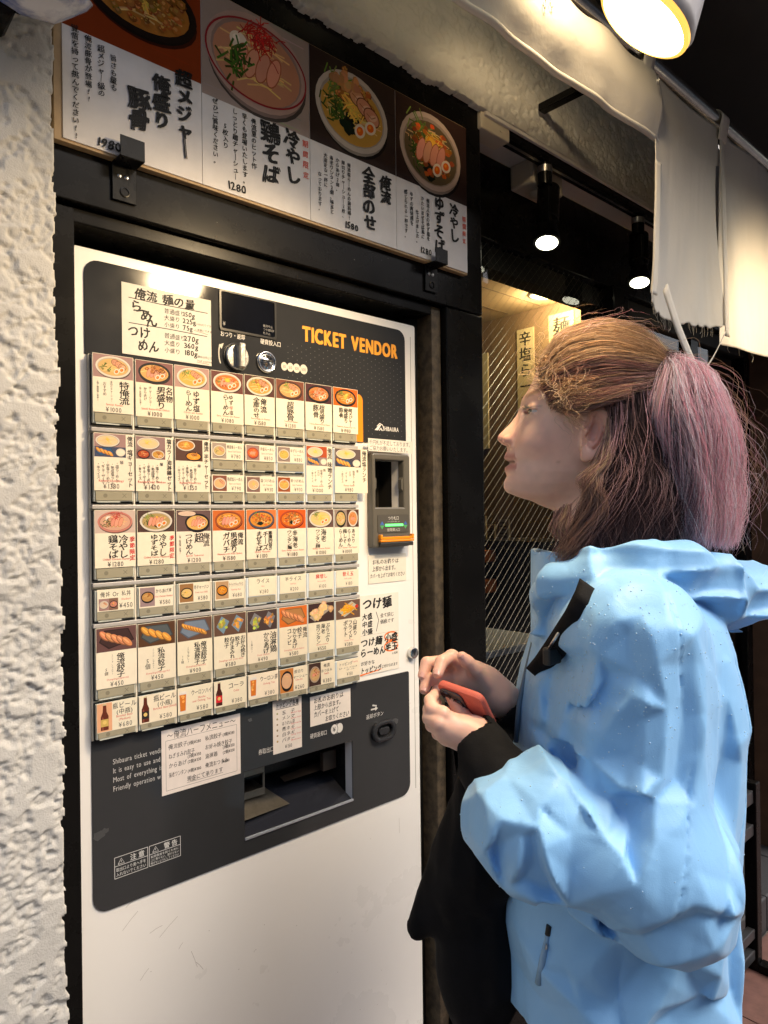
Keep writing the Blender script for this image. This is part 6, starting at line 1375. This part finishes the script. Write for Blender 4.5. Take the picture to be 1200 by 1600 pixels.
# ---- black under-sleeves, trousers, shoes
M_cloth = mat('black_cloth', (.0035, .0036, .0045), .85, noise=.3, nscale=30, bump=.2, bscale=300, spec=.2)
def bump_c(p, a=.003): return a*fbm(p*np.array([22, 22, 22]), 3, 91)
def near_sl(p): return smax(smin(d_cap(p, K(742, 1160, .902), K(812, 1262, .832), .0345, .05), d_cap(p, K(752, 1178, .91), K(800, 1300, .88), .03, .045), .02)+bump_c(p), -d_cap(p, K(746, 1155, .903), K(718, 1134, .903), .0275, .029), .005)
def far_sl(p): return smax(d_cap(p, K(797, 1108, 1.0), K(900, 1185, 1.09), .034, .048)+bump_c(p), -d_cap(p, K(795, 1104, 1.0), K(770, 1082, .99), .027, .029), .005)
pmesh('under_sleeve', near_sl, (.09, -.48, .76), (.24, -.24, .98), .003, M_cloth, person, 1.4)
pmesh('under_sleeve', far_sl, (.12, -.46, .92), (.36, -.22, 1.18), .003, M_cloth, person, 1.4)
def trousers(p):
    f = smin(d_ell(p, K(955, 1500), (.11, .12, .14)), np.minimum(d_cap(p, K(950, 1560, .90), K(955, 2290, .88), .085, .062), d_cap(p, K(950, 1560, 1.03), K(955, 2290, 1.05), .085, .062)), .05)
    return smax(f+bump_c(p, .006), -1.36-p[:, 1], .01)
pmesh('trousers', trousers, (.1, -1.40, .70), (.50, -.46, 1.24), .008, M_cloth, person, 1.5)
for d in (.87, 1.06):
    def shoe(p, d=d): return smax(smin(d_ell(p, K(955, 2375, d)+np.array([0, 0, 0]), (.05, .06, .045)), d_ell(p, K(955, 2375, d)+np.array([-.10, -.025, 0]), (.11, .042, .045)), .04), -1.437-p[:, 1], .006)
    pmesh('shoe', shoe, (.05, -1.45, d-.08), (.42, -1.28, d+.08), .006, mat('shoe_black', (.01, .01, .011), .4), person, 1.5)
# shoulder strap of the bag on the back
def strap_fn(u, v):
    pts = np.array([on_jacket(*q) if q[2] is None else K(*q) for q in ((948, 914, None), (925, 945, None), (897, 985, None), (868, 1018, None), (842, 1046, None), (833, 1058, None))] if False else STR)
    t = np.linspace(0, 1, len(pts)); c = np.stack([np.interp(u, t, pts[:, i]) for i in range(3)], -1)
    s = np.array([.78, -.62, 0])*((v-.5)*(1.15-.55*u))[..., None]*.036+np.array([0, 0, .010])*((v-.5)**2*4)[..., None]; return (c+s+np.array([0, 0, -.001]))
STR = np.array([on_jacket(x, y)+np.array([0, 0, -.002]) for x, y in ((938, 926), (924, 944), (907, 966), (888, 990), (868, 1016), (846, 1042), (836, 1054))])
for _ in range(2): STR[1:-1] = (STR[:-2]+2*STR[1:-1]+STR[2:])/4
STR[:, 2] -= .003; STR[0, 2] += .022; STR[1, 2] += .008; STR[-1, 2] += .006
def strapW(u, v): return toW(strap_fn(u, v))
cloth(strapW, 30, 7, .004).build('shoulder_strap', M_cloth, person, True)
b = MB(); p0 = toW(STR[4]+np.array([.004, .006, -.004])); b.obox(toW(STR[4]+np.array([-.006, -.004, -.005])), np.eye(3), (.026, .012, .022), .003); b.build('strap_buckle', M_gap, person)
b = MB(); b.tube([toW(STR[4]+np.array([-.012, .004, -.010])), toW(STR[3]+np.array([-.014, .004, -.008]))], .0018, 6); b.build('strap_ring', M_steel, person, True)

# ---- black cloth bag hanging from the forearm
def bag(p):
    f = d_cap(p, K(752, 1235, .915), K(748, 1330, .93), .035, .055); f = smin(f, d_ell(p, K(752, 1480, .945), (.066, .125, .045)), .05)
    f = smin(f, d_cap(p, K(735, 1330, .935), K(648, 1446, .945), .030, .007), .045); f = smin(f, d_cap(p, K(700, 1400, .94), K(655, 1450, .945), .03, .012), .03)
    return f+.006*fbm(p*np.array([16, 7, 16]), 3, 95)+.004*np.abs(fbm(p*np.array([30, 9, 30]), 2, 97))
gbag = toW(K(750, 1600, .945)); bgE = empty('cloth_bag', gbag, 'limp black cloth bag hanging from the forearm below the phone', 'bag')
pmesh('bag_body', bag, (.0, -.70, .84), (.22, -.33, 1.03), .0045, M_cloth, bgE, 1.5)
b = MB(); hp = [toW(K(*q)) for q in ((735, 1360, .90), (742, 1250, .865), (772, 1195, .84), (806, 1215, .86), (800, 1300, .95), (775, 1370, .97))]; b.tube(hp, .008, 8); b.build('bag_handle', M_cloth, bgE, True)

# ---- phone in a woven salmon case
u_ = np.array([.70, -.10, -.70]); u_ /= np.linalg.norm(u_); v_ = np.array([.52, -.62, .58]); v_ -= u_*np.dot(u_, v_); v_ /= np.linalg.norm(v_); n_ = np.cross(u_, v_); _t = radians(13); v_, n_ = v_*cos(_t)+n_*sin(_t), n_*cos(_t)-v_*sin(_t)
PC = K(683, 1063, .945); PW, PL, PT = .074, .150, .0105
phone = empty('phone', toW(PC+u_*PW/2+v_*PL/2), 'phone in a woven salmon case held in both hands', 'phone')
def pb(name, u0, u1, v0, v1, n0, n1, r, m, parent, seg=5):
    bm = bmesh.new(); vs = {}
    for i, uu in enumerate((u0, u1)):
        for j, vv_ in enumerate((v0, v1)):
            for k, nn_ in enumerate((n0, n1)): vs[i, j, k] = bm.verts.new((uu, vv_, nn_))
    for f in (((0, 0, 0), (0, 0, 1), (0, 1, 1), (0, 1, 0)), ((1, 0, 0), (1, 1, 0), (1, 1, 1), (1, 0, 1)), ((0, 0, 0), (1, 0, 0), (1, 0, 1), (0, 0, 1)), ((0, 1, 0), (0, 1, 1), (1, 1, 1), (1, 1, 0)), ((0, 0, 0), (0, 1, 0), (1, 1, 0), (1, 0, 0)), ((0, 0, 1), (1, 0, 1), (1, 1, 1), (0, 1, 1))): bm.faces.new([vs[q] for q in f])
    ce = [e for e in bm.edges if abs(e.verts[0].co.z-e.verts[1].co.z) > 1e-6]; bmesh.ops.bevel(bm, geom=ce, offset=r, segments=seg, profile=.5, affect='EDGES')
    ee = [e for e in bm.edges if abs(e.verts[0].co.z-e.verts[1].co.z) < 1e-6 and abs(e.link_faces[0].normal.z-e.link_faces[-1].normal.z) > .5]; bmesh.ops.bevel(bm, geom=ee, offset=min(r*.4, abs(n1-n0)*.35), segments=2, profile=.5, affect='EDGES')
    for v in bm.verts: v.co = Vector(toW(PC+u_*v.co.x+v_*v.co.y+n_*v.co.z))
    bmesh.ops.recalc_face_normals(bm, faces=bm.faces[:]); me = bpy.data.meshes.new(name); bm.to_mesh(me); bm.free(); return link(name, me, m, parent, True, None, 40)
cmat = bpy.data.materials.new('woven_salmon'); cmat.use_nodes = True; N, L = cmat.node_tree.nodes, cmat.node_tree.links; p_ = N['Principled BSDF']; tcn = N.new('ShaderNodeTexCoord'); ck = N.new('ShaderNodeTexChecker'); ck.inputs['Scale'].default_value = 1100
ck.inputs[1].default_value = (.66, .16, .11, 1); ck.inputs[2].default_value = (.50, .10, .07, 1); L.new(tcn.outputs['Object'], ck.inputs[0]); L.new(ck.outputs[0], p_.inputs['Base Color']); p_.inputs['Roughness'].default_value = .7
case = pb('case', 0, PW, 0, PL, -PT/2, PT/2, .010, cmat, phone)
pb('screen', .003, PW-.003, .003, PL-.003, -PT/2-.0006, -PT/2-.0001, .008, mat('phone_screen', (.005, .005, .006), .08, coat=1), phone)
pl_ = pb('camera_plateau', .0045, .0425, .0045, .0425, PT/2+.0002, PT/2+.0026, .009, mat('plateau_metal', (.10, .10, .105), .25, metal=.5), phone)
for uu, vv_ in ((.0145, .0145), (.0145, .0325), (.0325, .0235)):
    b = MB(); c = toW(PC+u_*uu+v_*vv_+n_*(PT/2+.0027)); b.lathe(c, toW(n_)-CAM, [(.0082, 0), (.0080, .0016), (.0066, .0018), (.0064, .0008), (.0001, .0006)], 24); b.build('camera_lens', mat('lens_dark', (.02, .02, .025), .1, coat=1.0, metal=.4), pl_, True, None, 40)
for v0 in (.050, .066):
    b = MB(); b.obox(toW(PC+u_*(PW+.0006)+v_*v0), np.array([toW(u_)-CAM, toW(v_)-CAM, toW(n_)-CAM]), (.0012, .010, .0035), .0004); b.build('side_button', M_gap, phone)
# ================================================================== hair
def hb(px, py, b=0.0): return K(px, py, D0-b)
def hair_base(p):
    x = 600+p[:, 0]/PU; y = 800-p[:, 1]/PU; z = (D0-p[:, 2])/PU
    cap = head_px(x, y, z)*PU-.0045
    hl = np.interp(y, [520, 560, 600, 640, 680, 760], [838, 858, 880, 950, 955, 955])          # hairline
    cap = smax(cap, (hl+np.abs(z)*.06-x)*PU, .008); cap = smax(cap, (y-790)*PU, .02)
    und = smin(d_ell(p, hb(990, 730, 0), (.062, .095, .078)), d_ell(p, hb(985, 810, 0), (.078, .048, .080)), .03)
    pony = smin(d_ell(p, hb(1072, 640, .012), (.046, .060, .050)), d_ell(p, hb(1100, 740, .012), (.040, .088, .052)), .03)
    und = und+.004*fbm(p*np.array([60, 12, 60]), 2, 101); pony = pony+.004*fbm(p*np.array([60, 14, 60]), 2, 103)
    return smin(smin(cap, und, .012), pony, .006)
def hbc(V):
    x = 600+V[:, 0]/PU; y = 800-V[:, 1]/PU
    w = np.clip((x-1040)/30, 0, 1)[:, None]; t = np.clip((600-y)/50, 0, 1)[:, None]
    c = np.array([.045, .03, .028])*(1-t)+np.array([.26, .18, .12])*t
    return c*(1-w)+np.array([.58, .35, .40])*w
M_hair = bpy.data.materials.new('hair_strand'); M_hair.use_nodes = True; N, L = M_hair.node_tree.nodes, M_hair.node_tree.links; p_ = N['Principled BSDF']
a_ = N.new('ShaderNodeAttribute'); a_.attribute_name = 'col'; L.new(a_.outputs['Color'], p_.inputs['Base Color']); p_.inputs['Roughness'].default_value = .36; p_.inputs['Specular IOR Level'].default_value = .55
tl = N.new('ShaderNodeBsdfTranslucent'); L.new(a_.outputs['Color'], tl.inputs[0]); mx = N.new('ShaderNodeMixShader'); mx.inputs[0].default_value = .5
L.new(p_.outputs[0], mx.inputs[1]); L.new(tl.outputs[0], mx.inputs[2]); L.new(mx.outputs[0], N['Material Output'].inputs[0])
hair = pmesh('hair', hair_base, (.15, -.12, .84), (.50, .28, 1.10), .004, M_hair, person, 1.5, hbc)
HV, HQ, HC, hn = [], [], [], 0
def spl(P, m):                                    # Catmull-Rom through guide points, P (N,n,3)
    n = P.shape[1]; Q = np.concatenate([2*P[:, :1]-P[:, 1:2], P, 2*P[:, -1:]-P[:, -2:-1]], 1); t = np.linspace(0, n-1-1e-6, m); i = t.astype(int); f = (t-i)[None, :, None]
    a, b, c, d = Q[:, i], Q[:, i+1], Q[:, i+2], Q[:, i+3]
    return .5*(2*b+(c-a)*f+(2*a-5*b+4*c-d)*f*f+(3*b-a-3*c+d)*f**3)
def emit(C, rad, col):                            # C (N,m,3), rad (N,), col (N,m,3)
    global hn
    N_, m = C.shape[:2]; T = np.gradient(C, axis=1); T /= np.linalg.norm(T, axis=2, keepdims=True)+1e-12
    A = np.cross(T, np.array([.13, .31, .94])); A /= np.linalg.norm(A, axis=2, keepdims=True)+1e-12; B = np.cross(T, A)
    tp = (1-.65*np.linspace(0, 1, m)**2)[None, :, None]*rad[:, None, None]
    th = np.arange(3)*2*pi/3
    V = np.stack([C+tp*(A*cos(t)+B*sin(t)) for t in th], 2)
    base = hn+(np.arange(N_)[:, None, None]*m+np.arange(m-1)[None, :, None])*3; k = np.arange(3)[None, None]
    Q = np.stack([base+k, base+(k+1) % 3, base+3+(k+1) % 3, base+3+k], -1).reshape(-1, 4)
    HV.append(V.reshape(-1, 3)); HQ.append(Q); HC.append(np.repeat(col[:, :, None], 3, 2).reshape(-1, 3)); hn += N_*m*3
def strands(guides, n, spread, cols, m=16, wave=(0, 1), rad=.00034, tipc=None, clump=14, frizz=.0, cut=.2, root=.35):
    G = np.array([[hb(*q) for q in g] for g in guides]); g = len(G)
    cl = rng.random((clump, 1))*(g-1); own = rng.integers(0, clump, n); t = np.clip(np.where(rng.random(n) < .55, cl[own, 0]+rng.normal(0, .06*(g-1)/3+.02, n), rng.random(n)*(g-1)), 0, g-1-1e-6) if g > 1 else np.zeros(n)
    i = t.astype(int); f = (t-i)[:, None, None]; P = G[i]*(1-f)+G[np.minimum(i+1, g-1)]*f
    P = P+rng.normal(0, spread, (n, P.shape[1], 3))*.35; P = P+rng.normal(0, spread, (n, 1, 3))*(root+(1-root)*np.linspace(0, 1, P.shape[1]))[None, :, None]
    C = spl(P, m); s = np.linspace(0, 1, m)[None, :]
    amp, fr_ = wave; ph = (rng.random(clump)*6)[own][:, None]+rng.normal(0, .28, (n, 1)); fw = fr_*(1+rng.normal(0, .06, (n, 1)))
    grow = np.clip(s*2.2, 0, 1)
    C[:, :, 0] += amp*grow*np.sin(2*pi*fw*s+ph); C[:, :, 2] += amp*.8*grow*np.cos(2*pi*fw*s+ph*1.3)
    if frizz: C += np.cumsum(rng.normal(0, frizz, C.shape), 1)*grow[..., None]
    c = np.array(cols)[rng.integers(0, len(cols), n)]*(1+rng.normal(0, .16, (n, 1))).clip(.5, 1.6); c = np.repeat(c[:, None], m, 1)
    if tipc is not None: w = np.clip(s*1.5-.3, 0, 1)[..., None]; c = c*(1-w)+np.array(tipc)*w
    emit(C, rad*(1+rng.normal(0, .2, n)).clip(.5, 1.6), np.clip(c, .004, .95))
BL = [(.66, .50, .34), (.56, .41, .28), (.76, .61, .44), (.44, .31, .22)]; PK = [(.95, .62, .66), (.97, .72, .74), (.88, .53, .58), (.97, .78, .78)]; DK = [(.07, .043, .038), (.11, .068, .06), (.18, .11, .10), (.05, .03, .03)]; MV = [(.46, .28, .26), (.58, .37, .33), (.36, .21, .20)]
top = [[(852, 556, -.03), (885, 526, -.05), (945, 512, -.055), (1000, 528, -.05), (1042, 566, -.02)],
       [(846, 562, 0), (880, 520, 0), (940, 505, 0), (1000, 520, 0), (1045, 564, 0)], [(845, 580, .032), (884, 540, .054), (945, 528, .064), (1005, 545, .056), (1042, 570, .02)],
       [(850, 604, .048), (893, 574, .070), (950, 562, .080), (1010, 570, .068), (1040, 576, .03)], [(862, 632, .060), (908, 606, .077), (960, 594, .085), (1012, 592, .073), (1040, 582, .03)], [(878, 642, .066), (916, 622, .080), (962, 612, .088), (1012, 602, .075), (1040, 588, .03)]]
strands(top[:4], 2800, .0035, BL, 12, (.0016, 2.0), .00036, None, 40)
strands(top[3:], 1700, .0035, MV+DK[2:3]+BL[1:2], 12, (.0018, 2.2), .00036, None, 26)
und = [[(958, 636, .082), (954, 720, .086), (915, 790, .084), (888, 858, .078)], [(968, 628, .086), (966, 715, .090), (938, 790, .090), (922, 856, .090)], [(985, 612, .086), (990, 700, .090), (985, 780, .092), (975, 850, .092)], [(1010, 602, .076), (1022, 700, .080), (1030, 780, .086), (1028, 840, .086)], [(1030, 606, .060), (1050, 700, .064), (1064, 780, .070), (1060, 836, .070)]]
strands(und, 2700, .004, DK, 14, (.005, 1.6), .00040, (.11, .062, .062), 34)
strands(und, 420, .007, MV+PK[:1], 18, (.009, 1.6), .00034, (.34, .2, .19), 16)
strands([[(u[0][0], u[0][1], -u[0][2]), (u[1][0], u[1][1], -u[1][2]), (u[2][0], u[2][1], -u[2][2]), (u[3][0], u[3][1], -u[3][2])] for u in und[:3]], 500, .005, DK, 14, (.004, 1.6), .0004)
lock = [[(952, 650, .078), (950, 705, .086), (925, 748, .092), (898, 800, .090), (880, 862, .082)], [(956, 655, .084), (952, 710, .094), (934, 755, .098), (940, 795, .098), (894, 856, .090)], [(946, 690, .078), (926, 728, .086), (905, 752, .090), (922, 792, .092), (888, 866, .082)]]
strands(lock, 420, .0035, MV+BL[:2], 22, (.0045, 2.0), .00036, (.36, .22, .17), 9)
lock2 = [[(872, 800, .05), (868, 825, .062), (880, 845, .068), (872, 872, .068)], [(890, 790, .075), (884, 825, .082), (898, 850, .082), (890, 874, .080)]]
strands(lock2, 300, .004, BL[:2]+MV, 16, (.004, 1.5), .00036, None, 8)
tem = [[(866, 596, .052), (884, 622, .070), (910, 624, .080), (945, 614, .088), (980, 606, .088)], [(872, 630, .062), (892, 640, .074), (916, 634, .084), (946, 624, .092), (980, 616, .09)]]
strands(tem, 420, .004, MV+BL[:1], 18, (.002, 2), .00034, None, 12, .0006)
pony = [[(1040, 572, .03), (1014, 596, .060), (1008, 640, .072), (1030, 690, .070), (1052, 750, .066), (1066, 828, .060)], [(1044, 568, .02), (1044, 572, .060), (1046, 640, .088), (1070, 720, .088), (1088, 790, .084), (1088, 846, .074)],
        [(1048, 566, .01), (1080, 570, .050), (1100, 640, .076), (1116, 720, .080), (1122, 790, .074), (1114, 852, .062)], [(1050, 565, .0), (1104, 588, .022), (1126, 660, .044), (1138, 730, .046), (1136, 795, .040), (1124, 842, .032)], [(1050, 565, -.02), (1102, 585, -.03), (1126, 660, -.03), (1138, 730, -.034), (1136, 790, -.034), (1126, 840, -.03)]]
strands(pony, 4600, .0042, PK, 15, (.013, 1.1), .00042, None, 16, .0004)
strands(pony[:2], 500, .005, DK+MV, 20, (.005, 1.4), .00038, (.36, .2, .23), 12, .0004)
strands(pony[1:4], 130, .012, PK, 22, (.008, 2.0), .00024, None, 40, .0010)
# tie knot, front curls and flyaways
knot = [[(1052, 585, .03), (1060, 560, .02), (1046, 552, .0), (1036, 572, -.01)], [(1036, 590, .035), (1034, 566, .032), (1044, 556, .02), (1056, 575, .0)]]
strands(knot, 260, .004, MV+DK, 14, (.001, 1), .0004, None, 8)
n = 70; sx, sy = rng.normal(880, 26, n), rng.normal(590, 30, n); sx = np.maximum(sx, 850+.55*np.clip(sy-575, 0, None)+.2*np.clip(575-sy, 0, None)); C = np.zeros((n, 22, 3)); ang = rng.uniform(0, 2*pi, n); R0 = rng.uniform(6, 24, n); tn = rng.uniform(.2, .9, n)*np.where(rng.random(n) < .5, -1, 1); drift = rng.normal(0, 1, (n, 2))*np.array([10, 12])+np.array([10, -4])
for j in range(22):
    s = j/21; a2 = ang+2*pi*tn*s; rr = R0*(1-.35*s); bb = np.clip(.030+.00075*(sy-545)+.0003*(sx-850), .0, .088)+.008*np.sin(a2)+.004
    xs = sx+drift[:, 0]*s+rr*np.cos(a2)-R0*np.cos(ang); ys = sy+drift[:, 1]*s+rr*.9*np.sin(a2)-R0*np.sin(ang)
    C[:, j] = np.stack([(xs-600)/F_PX*(D0-bb), -(ys-800)/F_PX*(D0-bb), D0-bb], -1)
cc = np.array(BL+[(.50, .34, .19), (.46, .26, .2)])[rng.integers(0, 6, n)]; emit(C, np.full(n, .00022)*rng.uniform(.6, 1.2, n), np.repeat(cc[:, None], 22, 1))
frz = [[(848, 566, .01), (862, 540, .02), (895, 526, .03), (935, 530, .045)], [(844, 586, .028), (862, 566, .045), (892, 560, .062), (935, 562, .07)], [(850, 610, .046), (866, 596, .060), (896, 592, .074), (936, 590, .080)], [(866, 640, .058), (876, 622, .068), (900, 614, .080), (936, 610, .086)], [(884, 606, .066), (880, 632, .070), (890, 660, .078), (900, 690, .084)]]
strands(frz, 240, .0032, BL+[(.6, .42, .24), (.5, .3, .2)], 20, (.0055, 1.6), .00026, None, 60, .0016, root=.8)
fly = [[(860, 552, .0), (880, 520, .01), (930, 502, .0), (960, 495, 0)], [(880, 545, .05), (930, 515, .05), (990, 515, .04), (1040, 540, .02)], [(1060, 560, .0), (1110, 570, .0), (1160, 640, .0), (1172, 700, .0)], [(1100, 600, .03), (1150, 680, .03), (1165, 760, .02), (1150, 840, .02)], [(1080, 700, .07), (1120, 760, .08), (1160, 800, .05), (1140, 860, .04)]]
strands(fly, 150, .016, BL+PK, 20, (.010, 1.5), .00020, None, 60, .0016)
strands([[(848, 575, .01), (838, 560, .012), (836, 540, .01), (850, 528, .0)], [(850, 600, .04), (836, 600, .04), (842, 622, .05), (856, 616, .05)]], 46, .008, BL, 18, (.008, 1.4), .0002, None, 30, .001)
HV, HQ, HC = np.concatenate(HV), np.concatenate(HQ), np.concatenate(HC)
so = fastmesh('hair_strands', toW(HV), HQ[:, ::-1], M_hair, hair); so['kind'] = 'stuff'
at = so.data.attributes.new('col', 'FLOAT_COLOR', 'POINT'); at.data.foreach_set('color', np.concatenate([HC, np.ones((len(HC), 1))], 1).astype(np.float32).ravel())
b = MB()
for k in range(5): b.tube([toW(hb(1040+14*cos(t)-2*k, 574+16*sin(t), .012+.022*sin(t*1+.6)+.004*k)) for t in np.linspace(0, 2*pi, 20)[:-1]], .0016, 6, closed=True)
b.build('hair_tie', mat('hair_tie', (.03, .025, .03), .6), hair, True)

bpy.data.objects.remove(_to); bpy.data.curves.remove(_tc)
